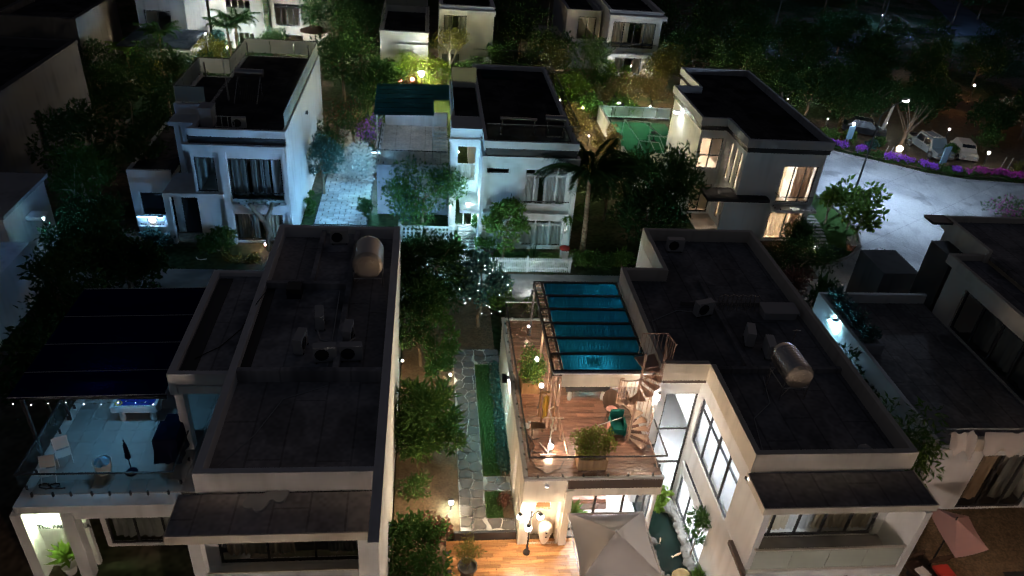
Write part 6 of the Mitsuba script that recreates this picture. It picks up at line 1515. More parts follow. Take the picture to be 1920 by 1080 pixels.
def vehicle(x, y, rot, name, label, cat, body_prof, cab_prof, wid, paint, wheels, wr, extra=None):
    """Side profiles (along, z) given half-width; the body is built along +x and turned to rot."""
    t = thing(name, label, cat); R = rz(rot)
    def M(mb):
        mb.v = [v @ R.T + [x, y, 0] for v in mb.v]; return mb
    def solid(prof, w0, w1):
        p = np.array(prof); zmin, zmax = p[:, 1].min(), p[:, 1].max()
        w = lambda z: w0 + (w1 - w0) * (z - zmin) / (zmax - zmin)
        n = len(p); c = p.mean(0)
        v = [(a, -w(z), z) for a, z in p] + [(a, w(z), z) for a, z in p] + [(c[0], -w(c[1]), c[1]), (c[0], w(c[1]), c[1])]
        f = []
        for i in range(n):
            j = (i + 1) % n; f += [(i, j, n + j), (i, n + j, n + i), (2 * n, j, i), (2 * n + 1, n + i, n + j)]
        return MB().raw(v, f)
    part(t, 'body', M(solid(body_prof, wid, wid * .96)), paint, 25)
    part(t, 'cabin', M(solid(cab_prof, wid * .95, wid * .76)), paint, 25)
    for nm, q in (extra or {}).items():
        for mb, mt in q: part(t, nm, M(mb), mt)
    for a in wheels:
        for s in (-1, 1): wheel(t, np.array([x, y, wr]) + R @ np.array([a, s * wid * .9, 0]), wr, R @ np.array([0, s * 1.0, 0]))
    return t


def side_quad(pts, w, inset=.012):
    out = []
    for s in (-1, 1):
        v = [(a, s * (w(z) + inset), z) for a, z in pts]; n = len(v); out.append(MB().raw(v, [(0, i, i + 1) for i in range(1, n - 1)]))
    return out


cabw = lambda z: .90 * .95 + (.90 * .76 - .90 * .95) * (z - 1.0) / .75
van_x = {'side_window': [(q, 'dark_glass') for q in side_quad([(-.95, 1.08), (.15, 1.08), (.05, 1.62), (-.75, 1.62)], cabw) + side_quad([(.25, 1.08), (1.2, 1.08), (.85, 1.62), (.15, 1.62)], cabw)],
         'windscreen': [(MB().raw([(1.44, -.76, 1.06), (1.44, .76, 1.06), (1.03, .68, 1.66), (1.03, -.68, 1.66)], [(0, 1, 2), (0, 2, 3)]), 'dark_glass')],
         'roof_rack': [(MB().box(-1.0, .85, -.55, -.5, 1.76, 1.84).box(-1.0, .85, .5, .55, 1.76, 1.84).box(.8, .86, -.5, .5, 1.76, 1.84), 'steel')],
         'roof_lamp': [(MB().ball((.95, yy, 1.86), (.07, .09, .08), 6), 'ceramic') for yy in (-.45, -.15, .15, .45)],
         'mirror': [(MB().box(1.0, 1.15, -1.08, -.9, 1.05, 1.22), 'steel'), (MB().box(1.0, 1.15, .9, 1.08, 1.05, 1.22), 'steel')],
         'headlight': [(MB().box(2.52, 2.56, -.8, -.5, .72, .9), 'steel_bright'), (MB().box(2.52, 2.56, .5, .8, .72, .9), 'steel_bright')],
         'door_line': [(MB().box(.18, .2, -.908, -.9, .5, 1.0).box(1.25, 1.27, -.908, -.9, .5, 1.0), 'black_plastic')],
         'bumper': [(MB().box(2.5, 2.62, -.85, .85, .4, .6), 'steel')], 'cargo_bed': [(MB().box(-2.4, -1.05, -.72, .72, .80, 1.005), 'black_plastic')]}
vehicle(46.5, 61.9, -1.52, 'pickup_truck', 'grey green double cab pickup with roof lamps parked behind the flower hedge', 'pickup truck', [(-2.55, .45), (2.5, .42), (2.55, .95), (1.45, 1.02), (-2.52, 1.0), (-2.56, .6)], [(-1.05, 1.0), (1.5, 1.0), (1.0, 1.75), (-.9, 1.75)], .90, 'van_paint', (-1.55, 1.6), .40, van_x)
cw = lambda z: .74 * .95 + (.74 * .76 - .74 * .95) * (z - .85) / .6
vehicle(49.6, 61.2, -1.85, 'car', 'small cream car half hidden by plants beside the pickup', 'car', [(-1.8, .35), (1.75, .32), (1.8, .75), (1.0, .86), (-1.75, .86)], [(-1.5, .85), (1.15, .85), (.55, 1.45), (-1.1, 1.45)], .78, 'cart_cream', (-1.15, 1.15), .30,
        {'windscreen': [(MB().raw([(1.06, -.62, .92), (1.06, .62, .92), (.62, .56, 1.4), (.62, -.56, 1.4)], [(0, 1, 2), (0, 2, 3)]), 'dark_glass')], 'side_window': [(q, 'dark_glass') for q in side_quad([(-1.1, .92), (.75, .92), (.4, 1.38), (-.95, 1.38)], cw)], 'headlight': [(MB().box(1.78, 1.82, -.6, -.35, .5, .68), 'ceramic'), (MB().box(1.78, 1.82, .35, .6, .5, .68), 'ceramic')]})
vehicle(42.2, 66.0, -.5, 'car', 'dark car with bright roof edge behind the round shrubs', 'car', [(-2.0, .35), (2.0, .32), (2.05, .75), (1.2, .9), (-1.95, .9)], [(-1.6, .88), (1.2, .88), (.5, 1.5), (-1.0, 1.5)], .85, 'car_black', (-1.25, 1.3), .32,
        {'windscreen': [(MB().raw([(1.1, -.7, .95), (1.1, .7, .95), (.6, .6, 1.45), (.6, -.6, 1.45)], [(0, 1, 2), (0, 2, 3)]), 'dark_glass')], 'roof_rail': [(MB().tube([(-1.0, -.62, 1.53), (.5, -.62, 1.53)], .025, 5).tube([(-1.0, .62, 1.53), (.5, .62, 1.53)], .025, 5), 'steel_bright')]})
for i, (x, y) in enumerate(((41.0, 59.8), (41.35, 59.6), (51.4, 58.2), (51.9, 58.0))):
    one('marker_post', ('left thin white stake by the hedge behind the street lamp', 'right thin white stake by the hedge behind the street lamp', 'left thin pale stake at the right flower hedge', 'right thin pale stake at the right flower hedge')[i], 'stake', MB().tube([(x, y, 0), (x + .15, y, 1.3)], .025, 5), 'ceramic')
t = thing('planter_lamp', 'low lantern with cream head in the flower hedge', 'lamp')
put(t, MB().box(42.35, 42.75, 60.0, 60.4, 0, .7), 'ceramic'); glow(t, 'head', MB().ball((42.55, 60.2, .95), (.3, .3, .25), 8), (1, .70, .45), 1.6, .28, .6)
# far lamps
FAR = ((60.6, 77.2, 2.0, .42, (1, .55, .25), 14, 'large glowing orange lamp by the right edge yard'), (39.6, 90.5, 1.8, .42, (.8, .95, 1), 3, 'white globe lamp glowing in the green tree at the top'), (38.2, 89.6, 1.6, .2, (1, .62, .3), 1.2, 'orange lamp left of the white globe lamp at the top'), (40.35, 75.6, 1.6, .34, (.82, .95, 1), 3.0, 'white lamp behind the black roof at the upper right'),
       (36.1, 70.7, 1.6, .2, (1, .62, .3), 2.4, 'orange lamp nearest the back of the right villa'), (35.9, 73.0, 1.7, .16, (1, .66, .36), 1.6, 'small orange lamp left of the nearest orange lamp'), (36.2, 79.3, 1.5, .16, (1, .7, .4), 1.0, 'small warm lamp far behind the right villa roof'), (37.0, 82.2, 1.5, .15, (1, .7, .4), .8, 'smallest warm lamp in the dark trees behind the right villa'),
       (66.9, 109.5, 2.5, .28, (.8, .9, 1), 2.5, 'white lamp on the dim far road'), (56.3, 87.8, 2.5, .26, (1, .85, .75), 2.5, 'pinkish white lamp in the dark field at the upper right'), (44.2, 65.8, 1.2, .4, (.75, 1, .95), 5.0, 'bright white lamp by the pale tree trunk at the upper right'), (38.0, 65.6, 1.5, .16, (1, .8, .6), 1.3, 'cream lamp at the back corner of the black roof'))
for x, y, z, r, c_, I, lab in FAR: globe_lamp(x, y, 0, z, lab, I * 1.0, c_, r * .26, w=.8)
t = thing('garden_lamp', 'white tapered garden lamp on a black post over the yellow lit shrubs', 'lamp')
put(t, MB().tube([(-.45, 69.6, 0), (-.45, 69.6, 2.6)], .04, 6), 'black_metal'); glow(t, 'shade', MB().lathe([(.001, 0), (.12, 0), (.3, .42), (.001, .46)], (-.45, 69.6, 2.6), 10), (1, .90, .42), 95, .17, 4)
for x, y, z, r, c_, I, lab in ((12.6, 68.4, 1.2, .16, (1, .92, .35), 22, 'yellow lamp hidden in the shrubs between the two back villas'), (14.6, 67.2, 1.0, .14, (1, .82, .5), 15, 'warm lamp among the tan flowering shrubs'), (21.6, 69.0, .8, .16, (1, .82, .52), 16, 'warm lamp behind the yard fence'), (23.3, 75.8, 1.4, .14, (1, .62, .36), 6, 'warm lamp at the foot of the curtained villa'), (22.0, 79.6, 1.6, .14, (.5, .75, 1), 2.2, 'blue white lamp under the curtained villa balcony'),
                           (-19.2, 82.0, 1.2, .16, (.92, .9, 1), 34, 'bright white lamp before the white house at the top left'), (-14.0, 82.8, 1.2, .14, (1, .84, .74), 22, 'pinkish lamp before the beige house'), (-22.2, 72.4, 1.6, .13, (1, .78, .45), 11, 'warm lamp at the green court'), (-25.0, 77.4, 1.0, .13, (1, .66, .42), 4, 'warm lamp under the dark awning'), (-15.2, 60.0, 7.0, .14, (1, .82, .66), 3.2, 'warm lamp behind the frosted roof glass'), (12.2, 79.8, 1.8, .14, (1, .6, .3), 2.5, 'orange lamp by the low beige annex'),
                           (5.6, 62.5, 1.5, .13, (.7, .82, 1), 4.0, 'cool lamp behind the middle villa'), (12.7, 57.4, .9, .1, (1, .78, .5), 1.5, 'warm lamp between the tan shrubs along the middle villa'), (13.0, 52.6, .8, .1, (1, .82, .6), 1.2, 'warm lamp at the nearest tan shrub'), (14.0, 60.6, .8, .1, (1, .85, .5), 1.6, 'warm lamp behind the yard wall'), (-20.6, 74.2, 4.2, .14, (.45, .75, 1.0), 9, 'blue white lamp by the awning post'), (17.5, 90.5, 3.4, .2, (1, .75, .4), 3, 'long warm lamp between the two top right wings')):
    globe_lamp(x, y, 0, z, lab, I * 5.5, c_, .06, w=1.5)
t = thing('umbrella', 'teal white lit umbrella at the very top', 'umbrella'); put(t, MB().lathe([(.001, .9), (1.0, .4), (1.9, 0)], (29.0, 97.5, 2.6), 16).tube([(29, 97.5, 0), (29, 97.5, 3.4)], .05, 6), 'white_cloth')
globe_lamp(29.6, 96.4, 0, 1.5, 'teal lamp under the lit umbrella at the top', 6, (.4, .9, 1.0), .14, w=.6)
# street side floods lighting the driveway and walls
def wall_flood(x, y, z, label, I, col, w=3, sx=.12):
    t = thing('flood_light', label, 'lamp')
    put(t, MB().box(x - .15, x + .15, y - .1, y + .1, z, z + .1), 'black_metal'); glow(t, 'glass', MB().box(x - .12, x + .12, y - .08, y + .08, z - .05, z - .005), col, I, .04, w, smooth=False)


wall_flood(-3.45, 48.6, 3.75, 'cool white flood lamp on the terrace corner above the paver driveway', 50, (.24, .62, 1.0), 5)
for x_, y_, I_, c_, lab in ((-4.4, 37.4, 78, (.22, .52, 1.0), 'blue white post lamp in the lane before the left second row villa'), (2.4, 36.6, 24, (.42, .90, 1.0), 'teal white post lamp in the lane before the entrance path'), (6.4, 36.3, 9, (.9, .95, 1.0), 'cool post lamp in the lane before the picket fence')):
    h_ = {78: 3.4, 24: 2.2, 9: .5}[I_]
    t = thing('post_lamp', lab, 'lamp'); put(t, MB().tube([(x_, y_, 0), (x_, y_, h_)], .04, 6).box(x_ - .16, x_ + .16, y_ - .1, y_, h_ - .12, h_ + .12), 'black_metal')
    glow(t, 'glass', MB().box(x_ - .14, x_ + .14, y_ + .005, y_ + .015, h_ - .1, h_ + .1), c_, I_ * .8, .056, 4, smooth=False)
t = thing('flood_light', 'warm flood lamp standing by the garden path', 'lamp')
put(t, MB().tube([(1.2, 20.45, GZ), (1.2, 20.45, GZ + .5)], .03, 6).box(1.1, 1.3, 20.4, 20.5, GZ + .48, GZ + .56), 'black_metal'); glow(t, 'glass', MB().ball((1.2, 20.32, GZ + .50), (.08, .05, .06), 6), (1, .74, .46), 14, .015, 4)
t = thing('wall_lamp', 'small warm lamp on the left villa side wall', 'lamp')
put(t, MB().box(-1.08, -.98, 27.6, 27.7, 2.2, 2.35), 'black_metal'); glow(t, 'glass', MB().ball((-.92, 27.65, 2.2), (.05, .05, .05), 5), (1, .70, .42), 2.5, .008, 1)
globe_lamp(1.35, 28.4, GZ, .3, 'warm path lamp hidden by the slim tree', 3.2, (1, .72, .44), .06, w=1)
globe_lamp(-9.7, 41.5, 0, .25, 'warm lamp at the foot of the pruned tree', 2.2, (1, .72, .5), .07, w=1)
globe_lamp(26.6, 42.6, 0, .25, 'warm lamp beside the round spiky bush', 1.0, (1, .72, .5), .07, w=.6)
# ---------------------------------------------------------------- planting
# between the front villas
tree(.4, 33.6, 'big dark tree in the gap behind the two front villas', 4.9, 2.1, 'leaf_dark', 5200, .30, 1, z0=.2, trunk=.3, tr=.16, k=26, aspect=.35, spread=.38)
tree(-.1, 29.6, 'dark tree along the left villa wall below the big dark tree', 4.6, 1.3, 'leaf_dark', 2200, .26, 2, z0=GZ, trunk=.3, k=16, aspect=.35)
tr_ = tree(3.0, 33.0, 'tree strung with fairy lights behind the timber deck', 4.4, 1.25, 'leaf_blue', 2000, .24, 3, z0=.3, trunk=.35, k=16, aspect=.5)
rng = np.random.default_rng(9); c = clumps(rng, (3.2, 32.6, 3.2), (1.5, 1.5, 1.7), 34, .75); m = MB()
for q in c: m.ball(q, .016 + .010 * rng.random(), 4)
t = thing('fairy_lights', 'many tiny white fairy lights in the tree behind the deck', 'lights'); put(t, MB().tube(c[np.argsort(c[:, 2])], .005, 3, False), 'black_plastic'); glow(t, 'bulb', m, (.78, .92, 1.0), .5, .06, .6)
tree(.75, 28.0, 'slim upright light green tree beside the stone path', 4.6, .75, 'leaf_mid', 1700, .24, 4, z0=GZ, trunk=.15, tr=.06, k=18, aspect=.35, up=.5)
tree(.35, 23.4, 'large feathery bright green bush tree beside the flagstone path', 3.9, 1.5, 'leaf_mid', 3200, .44, 5, z0=GZ, trunk=.15, tr=.08, k=30, aspect=.17, up=.55, extra='leaf_light', spread=.36)
bush(-.2, 21.0, 'low olive shrub at the foot of the feathery bush tree', 1.1, .8, 'leaf_mid', 700, .16, 6, z0=GZ, aspect=.3)
tree(.2, 17.6, 'dark leafy shrub tree before the garden flood lamp', 2.6, 1.25, 'leaf_mid', 2600, .18, 7, name='shrub', cat='shrub', z0=GZ, trunk=.1, tr=.06, k=22, aspect=.5)
bush(.6, 19.0, 'red brown leaved shrub at the flood lamp', 1.1, .7, 'leaf_red', 420, .2, 8, z0=GZ, aspect=.5)
t = thing('potted_plant', 'yellow green wispy plant in a dark pot by the patio', 'plant'); pot(t, 1.75, 17.7, 0, .34, .5, 'pot_dark'); r_ = np.random.default_rng(3)
cc = clumps(r_, (1.75, 17.75, 1.2), (.42, .42, .6), 16, .3); m = MB()
for g in cc[:9]: m.tube([(1.75, 17.75, .4), g], [.02, .006], 4)
part(t, 'stem', m, 'bark'); part(t, 'foliage', leaf_cloud(r_, cc, .26, 620, .13, .9, .25, .6), 'leaf_olive')
bush(3.35, 20.55, 'small purple brown shrub at the wall corner by the path', .75, .36, 'leaf_red', 420, .11, 9, z0=GZ)
for i, (y0_, y1_, nm) in enumerate(((22.2, 25.0, 'nearer'), (25.0, 29.4, 'farther'))):
    r_ = np.random.default_rng(40 + i); pts_ = np.stack([r_.uniform(3.42, 3.66, 60), r_.uniform(y0_, y1_, 60), np.full(60, GZ + .28)], 1)
    t = thing('hedge', f'{nm} dark glossy hedge strip along the deck wall', 'hedge'); part(t, 'stem', MB().box(3.5, 3.56, y0_, y1_, GZ, GZ + .2), 'bark'); part(t, 'foliage', leaf_cloud(r_, pts_, .24, 2200, .10, .9, .6, .5), 'leaf_blue')
bush(4.2, 36.0, 'fresh green shrub by the lane behind the timber deck', .9, 1.4, 'leaf_light', 1600, .18, 10, aspect=.4, name='shrub')
bush(6.6, 35.2, 'bright green low shrub right of it by the lane', .8, 1.2, 'leaf_light', 900, .16, 11, aspect=.4)
# before the left second row villa
t = thing('tree', 'pruned dark tree with two cut limbs before the left villa window', 'tree')
m = MB().tube([(-9.5, 41.6, -.03), (-9.4, 41.5, 1.3), (-9.6, 41.5, 2.1)], [.26, .2, .2], 9).tube([(-9.55, 41.5, 1.9), (-10.1, 41.4, 2.7), (-10.3, 41.3, 3.2)], [.17, .14, .12], 8).tube([(-9.55, 41.5, 1.9), (-9.2, 41.4, 2.7), (-9.0, 41.3, 3.3)], [.15, .12, .10], 8).tube([(-9.4, 41.5, .9), (-9.0, 41.2, .5), (-8.9, 41.1, .0)], [.14, .14, .16], 7)
part(t, 'trunk', m, 'bark', True); r_ = np.random.default_rng(2); part(t, 'twigs', leaf_cloud(r_, [(-10.3, 41.3, 3.3), (-9.0, 41.3, 3.4), (-9.6, 41.3, 3.2)], .35, 90, .13), 'leaf_dark')
bush(-12.4, 41.2, 'round dim green shrub before the left second row villa', 1.7, 1.15, 'leaf_mid', 1500, .2, 12)
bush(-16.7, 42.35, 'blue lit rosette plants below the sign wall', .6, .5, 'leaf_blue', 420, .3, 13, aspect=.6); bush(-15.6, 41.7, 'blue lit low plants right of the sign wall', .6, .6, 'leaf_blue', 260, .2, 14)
bush(-10.6, 39.9, 'low flowering ground shrub along the lane on the left', .5, 1.7, 'leaf_olive', 700, .13, 15, ry=.5)
one('curved_hose', 'curved pale hose end on the ground by the round shrub', 'hose', MB().tube([(-13.2 + .35 * math.cos(a), 40.4 + .35 * math.sin(a), .05) for a in np.linspace(3.3, 5.6, 9)], .03, 6), 'ceramic')
tree(-19.6, 42.4, 'tree with curved pale trunk left of the sign wall', 5.2, 2.1, 'leaf_mid', 2600, .24, 16, trunk=.5, tr=.12, bark='pale_bark', lean=(-.9, .4), k=16)
tree(-17.4, 46.0, 'thin dark tree before the garage wing at the left', 6.2, 1.2, 'leaf_dark', 1100, .24, 17, trunk=.6, tr=.07)
LEFT = ((-18.6, 39.8, 4.0, 1.7, 'dark shrub tree leftmost beside the blue house corner'), (-18.0, 37.0, 3.6, 2.0, 'dark shrub tree by the lane below the curved trunk'), (-15.9, 36.2, 2.8, 1.6, 'low dark tree at the far corner of the blue terrace'), (-17.0, 31.5, 5.0, 2.2, 'large dark tree left of the blue terrace roof'), (-16.0, 26.0, 4.6, 1.9, 'dark tree against the left terrace wall'), (-21.5, 46.5, 6.6, 2.4, 'tall dark tree beside the grey left house'), (-19.8, 51.0, 7.0, 2.6, 'tall dark tree behind the garage wing'), (-17.0, 60.5, 6.4, 2.6, 'dark tree behind the left second row villa'), (-21.6, 64.0, 5.8, 2.5, 'dark tree at the far corner of the grey left house'))
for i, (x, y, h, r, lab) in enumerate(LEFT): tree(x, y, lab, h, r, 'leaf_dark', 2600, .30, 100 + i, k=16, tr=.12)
m = MB(); rng = np.random.default_rng(6)
# driveway and middle villa planting
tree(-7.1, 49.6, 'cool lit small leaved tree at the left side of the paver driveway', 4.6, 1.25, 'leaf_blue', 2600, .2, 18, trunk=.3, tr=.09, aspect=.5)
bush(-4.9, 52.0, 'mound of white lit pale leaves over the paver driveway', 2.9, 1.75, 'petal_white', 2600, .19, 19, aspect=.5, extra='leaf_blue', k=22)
bush(-7.6, 46.4, 'clipped dark green hedge along the blue lit wall', 1.5, .4, 'leaf_mid', 1400, .14, 20, ry=1.9, name='hedge', cat='hedge')
bush(-4.0, 46.2, 'dark leafy shrub at the near right corner of the driveway', 1.5, .6, 'leaf_dark', 700, .18, 21)
BG = ((-3.9, 55.5, 3.8, 1.6, 'violet bougainvillea on the terrace corner by the driveway'), (-5.8, 59.0, 4.0, 2.0, 'dark bougainvillea across the upper driveway'), (-7.3, 55.5, 3.6, 1.4, 'dark bougainvillea at the blue lit wall'))
for i, (x, y, h, r, lab) in enumerate(BG): tree(x, y, lab, h, r, 'leaf_dark', 1500, .2, 120 + i, name='bougainvillea', cat='shrub', trunk=.2, extra='petal_violet' if i == 0 else 'leaf_red', k=14)
tree(-.1, 43.6, 'broad flowering tree before the middle villa terrace', 4.5, 2.5, 'leaf_mid', 3600, .24, 22, trunk=.4, tr=.12, k=24, aspect=.45, rz_=1.25, extra='leaf_blue')
bush(-.6, 41.4, 'dark hedge mass before the lattice wall', 1.2, 1.0, 'leaf_dark', 1300, .14, 23, ry=.8); bush(1.2, 41.0, 'dark hedge mass left of the entrance path', 1.0, .8, 'leaf_dark', 900, .14, 24, ry=.9)
tree(5.0, 40.9, 'leafy bright green shrub tree before the middle villa wall', 4.2, 1.2, 'leaf_light', 2400, .24, 25, trunk=.15, tr=.08, k=20, aspect=.5)
spiky(6.9, 40.5, 'dark spiky plant behind the picket fence', 1.5, .9, 34, 26, 'leaf_dark')
FEN = ((6.0, 39.8, .7, .7, 'low plants behind the middle of the picket fence'), (7.8, 39.9, .8, .8, 'low plants behind the right part of the picket fence'), (4.4, 39.8, .6, .7, 'low plants behind the left part of the picket fence'), (9.9, 40.2, 1.0, .9, 'broad leaved plants at the right end of the picket fence'), (11.2, 40.1, 1.0, 1.0, 'broad leaved hedge right of the palm trunk'), (12.6, 40.2, 1.0, 1.0, 'broad leaved hedge farthest right along the lane'))
for i, (x, y, h, r, lab) in enumerate(FEN): bush(x, y, lab, h, r, ('leaf_mid', 'leaf_light')[i % 2], 800, .2, 130 + i, ry=.5, aspect=.35)
palm(10.2, 41.5, 'coconut palm with leaning trunk at the right of the picket fence', 5.4, 4.1, 19, 3, 'leaf_dark', (-.1, .5), .17, .85, n=30, droop=1.15)
palm(9.3, 43.0, 'low palm with pale frond over the lower window of the middle villa', 2.3, 1.9, 7, 4, 'leaf_light', (-.4, -.2), .10, .55, n=20)
tree(15.9, 46.0, 'large dense black green tree before the right villa yard', 6.0, 2.6, 'leaf_dark', 5200, .30, 27, trunk=.25, tr=.2, k=28, aspect=.4)
tree(14.4, 42.0, 'dark tree by the lane between the middle and right villas', 4.0, 2.0, 'leaf_dark', 2200, .3, 28, k=16)
tree(12.6, 46.5, 'dark palm like tree behind the coconut palm', 5.0, 1.8, 'leaf_dark', 1800, .32, 29, k=14, aspect=.2)
TAN = ((11.0, 55.5, 3.2, 1.5, 'tan dry leaved shrub along the middle villa wall'), (11.4, 51.5, 2.8, 1.4, 'tan dry leaved shrub nearest the coconut palm'), (11.2, 60.0, 3.2, 1.8, 'tan dry leaved shrub at the back of the middle villa'), (15.2, 58.5, 2.4, 1.1, 'pale leaved shrub at the yard wall'), (13.2, 62.5, 2.8, 1.6, 'yellow lit tan shrub behind the yard wall'), (20.3, 72.0, 3.0, 2.0, 'tan shrub with warm lamp behind the yard fence'), (17.8, 71.0, 2.6, 1.6, 'tan shrub left of the warm lamp behind the fence'), (22.8, 72.5, 2.8, 1.5, 'tan shrub at the back corner of the right villa'))
for i, (x, y, h, r, lab) in enumerate(TAN): tree(x, y, lab, h, r, 'leaf_tan', 2300, .2, 140 + i, name='shrub', cat='shrub', trunk=.15, tr=.06, k=20, extra='leaf_olive')
GRN = ((16.0, 73.5, 6.0, 2.6, 'leaf_mid', 'large green lit tree behind the yard'), (13.6, 70.0, 3.2, 1.8, 'leaf_lime', 'lime green shrub lit by the yellow lamp'), (12.0, 75.0, 4.5, 2.3, 'leaf_olive', 'olive tree behind the lime shrub'), (19.2, 74.6, 3.4, 1.3, 'leaf_lime', 'bright green small tree below the curtained villa'), (15.2, 67.6, 2.0, 1.2, 'leaf_light', 'teal green shrub at the left back post of the yard'), (18.8, 68.4, 2.0, 1.3, 'leaf_light', 'teal green shrub behind the yard fence'), (25.2, 77.5, 4.6, 2.0, 'leaf_olive', 'dim olive tree right of the curtained villa'))
for i, (x, y, h, r, lf, lab) in enumerate(GRN): tree(x, y, lab, h, r, lf, 2600, .26, 150 + i, k=18, trunk=.2)
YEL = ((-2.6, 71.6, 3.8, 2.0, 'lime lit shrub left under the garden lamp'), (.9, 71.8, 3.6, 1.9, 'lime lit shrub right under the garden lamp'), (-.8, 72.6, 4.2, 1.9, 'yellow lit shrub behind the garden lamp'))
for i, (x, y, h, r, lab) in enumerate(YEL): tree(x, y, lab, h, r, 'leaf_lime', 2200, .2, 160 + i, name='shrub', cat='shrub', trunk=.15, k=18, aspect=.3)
tree(2.2, 72.5, 'slender lit tree trunk right of the garden lamp', 6.2, 1.7, 'leaf_olive', 900, .22, 165, trunk=.7, tr=.14, bark='pale_bark')
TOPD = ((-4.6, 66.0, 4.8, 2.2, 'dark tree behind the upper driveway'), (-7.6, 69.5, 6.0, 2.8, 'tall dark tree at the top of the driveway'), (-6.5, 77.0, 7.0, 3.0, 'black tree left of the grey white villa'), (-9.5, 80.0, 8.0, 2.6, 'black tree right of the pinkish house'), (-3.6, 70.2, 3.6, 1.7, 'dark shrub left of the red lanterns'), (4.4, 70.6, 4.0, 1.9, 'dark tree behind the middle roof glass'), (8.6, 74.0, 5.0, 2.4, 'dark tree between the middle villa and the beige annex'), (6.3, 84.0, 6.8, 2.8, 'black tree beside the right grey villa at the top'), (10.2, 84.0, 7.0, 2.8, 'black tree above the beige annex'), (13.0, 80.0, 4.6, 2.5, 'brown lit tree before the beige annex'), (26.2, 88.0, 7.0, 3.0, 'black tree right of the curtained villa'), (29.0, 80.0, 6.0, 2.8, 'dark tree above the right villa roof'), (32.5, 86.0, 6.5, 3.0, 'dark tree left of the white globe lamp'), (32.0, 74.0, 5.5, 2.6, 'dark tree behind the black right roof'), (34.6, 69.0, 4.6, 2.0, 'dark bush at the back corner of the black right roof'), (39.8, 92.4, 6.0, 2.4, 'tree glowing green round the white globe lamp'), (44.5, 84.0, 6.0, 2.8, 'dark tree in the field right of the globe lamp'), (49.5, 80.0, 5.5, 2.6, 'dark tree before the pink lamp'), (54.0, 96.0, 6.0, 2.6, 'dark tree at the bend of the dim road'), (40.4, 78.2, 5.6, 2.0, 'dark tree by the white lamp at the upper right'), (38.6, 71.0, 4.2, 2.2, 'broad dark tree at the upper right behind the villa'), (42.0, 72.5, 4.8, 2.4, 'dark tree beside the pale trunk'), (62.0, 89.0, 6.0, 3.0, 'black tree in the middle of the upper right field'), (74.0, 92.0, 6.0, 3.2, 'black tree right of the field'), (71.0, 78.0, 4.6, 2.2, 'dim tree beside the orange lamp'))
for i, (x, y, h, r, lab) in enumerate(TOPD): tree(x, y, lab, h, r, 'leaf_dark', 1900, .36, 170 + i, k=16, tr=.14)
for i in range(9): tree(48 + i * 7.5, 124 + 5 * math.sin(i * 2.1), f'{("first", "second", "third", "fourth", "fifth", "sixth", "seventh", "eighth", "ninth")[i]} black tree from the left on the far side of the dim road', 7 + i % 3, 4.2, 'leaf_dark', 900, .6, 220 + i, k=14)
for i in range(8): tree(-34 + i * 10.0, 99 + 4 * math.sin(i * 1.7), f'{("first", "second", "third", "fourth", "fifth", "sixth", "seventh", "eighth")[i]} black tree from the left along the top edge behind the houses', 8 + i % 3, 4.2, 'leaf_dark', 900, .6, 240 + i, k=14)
# upper left garden
palm(-19.2, 79.6, 'dark palm before the bright white house', 4.2, 2.8, 13, 5, 'leaf_dark', (.2, 0)); palm(-18.2, 73.4, 'dark palm rising behind the left roof glass', 5.2, 2.4, 12, 6, 'leaf_dark', (-.2, 0), .11)
palm(-27.4, 72.0, 'palm with lit green fronds at the upper left court', 3.0, 2.6, 12, 7, 'leaf_light', (.4, 0)); palm(-23.2, 69.0, 'palm with thin dark trunk left of the roof glass corner', 5.4, 2.4, 11, 8, 'leaf_mid', (.1, .2), .10)
UL = ((-25.0, 71.2, 2.2, 1.6, 'leaf_olive', 'olive shrub at the warm lit court'), (-21.2, 70.6, 2.0, 1.5, 'leaf_olive', 'yellow lit shrub at the near edge of the court'), (-21.5, 77.2, 3.4, 1.9, 'leaf_olive', 'warm lit shrub below the dark palm'), (-17.0, 77.0, 3.0, 2.2, 'leaf_dark', 'dark shrub against the bright white house'), (-15.2, 79.5, 3.2, 2.2, 'leaf_dark', 'dark shrub below the pinkish house'), (-29.5, 70.5, 3.6, 2.0, 'leaf_dark', 'dark shrub at the left of the court'), (-26.6, 64.5, 4.0, 2.0, 'leaf_dark', 'dark tree at the back of the grey left house'), (-21.6, 82.0, 2.2, 1.2, 'leaf_blue', 'silver lit shrub before the white house'))
for i, (x, y, h, r, lf, lab) in enumerate(UL): tree(x, y, lab, h, r, lf, 1900, .26, 260 + i, k=16, trunk=.2)
# right villa surroundings
bush(25.5, 43.0, 'round black spiky bush before the lit lower window', 2.0, 1.05, 'leaf_dark', 2200, .3, 30, aspect=.18)
tree(28.2, 51.6, 'bright lime green tree at the right corner of the villa', 5.4, 1.25, 'leaf_lime', 1500, .28, 35, trunk=.6, tr=.07, k=14)
PL = ((29.3, 46.7, 3.0, 1.0, 'frangipani nearest the villa on the bright lawn'), (30.7, 45.9, 3.8, 1.5, 'large frangipani beside the street lamp pole'), (30.2, 43.9, 3.0, 1.3, 'frangipani at the kerb corner of the lawn'))
for i, (x, y, h, r, lab) in enumerate(PL): tree(x, y, lab, h, r, 'leaf_light', 460, .40, 280 + i, name='frangipani', trunk=.45, tr=.08, k=14, aspect=.5, bark='pale_bark', extra='leaf_lime')
bush(27.6, 42.0, 'low pale green bush at the tip of the lawn', .7, 1.2, 'leaf_blue', 700, .16, 36, ry=.5)
tree(24.4, 41.0, 'long flat dark hedge shadowing the lawn tip', 1.7, 2.4, 'leaf_dark', 2200, .22, 37, name='hedge', cat='hedge', trunk=.1, k=18)
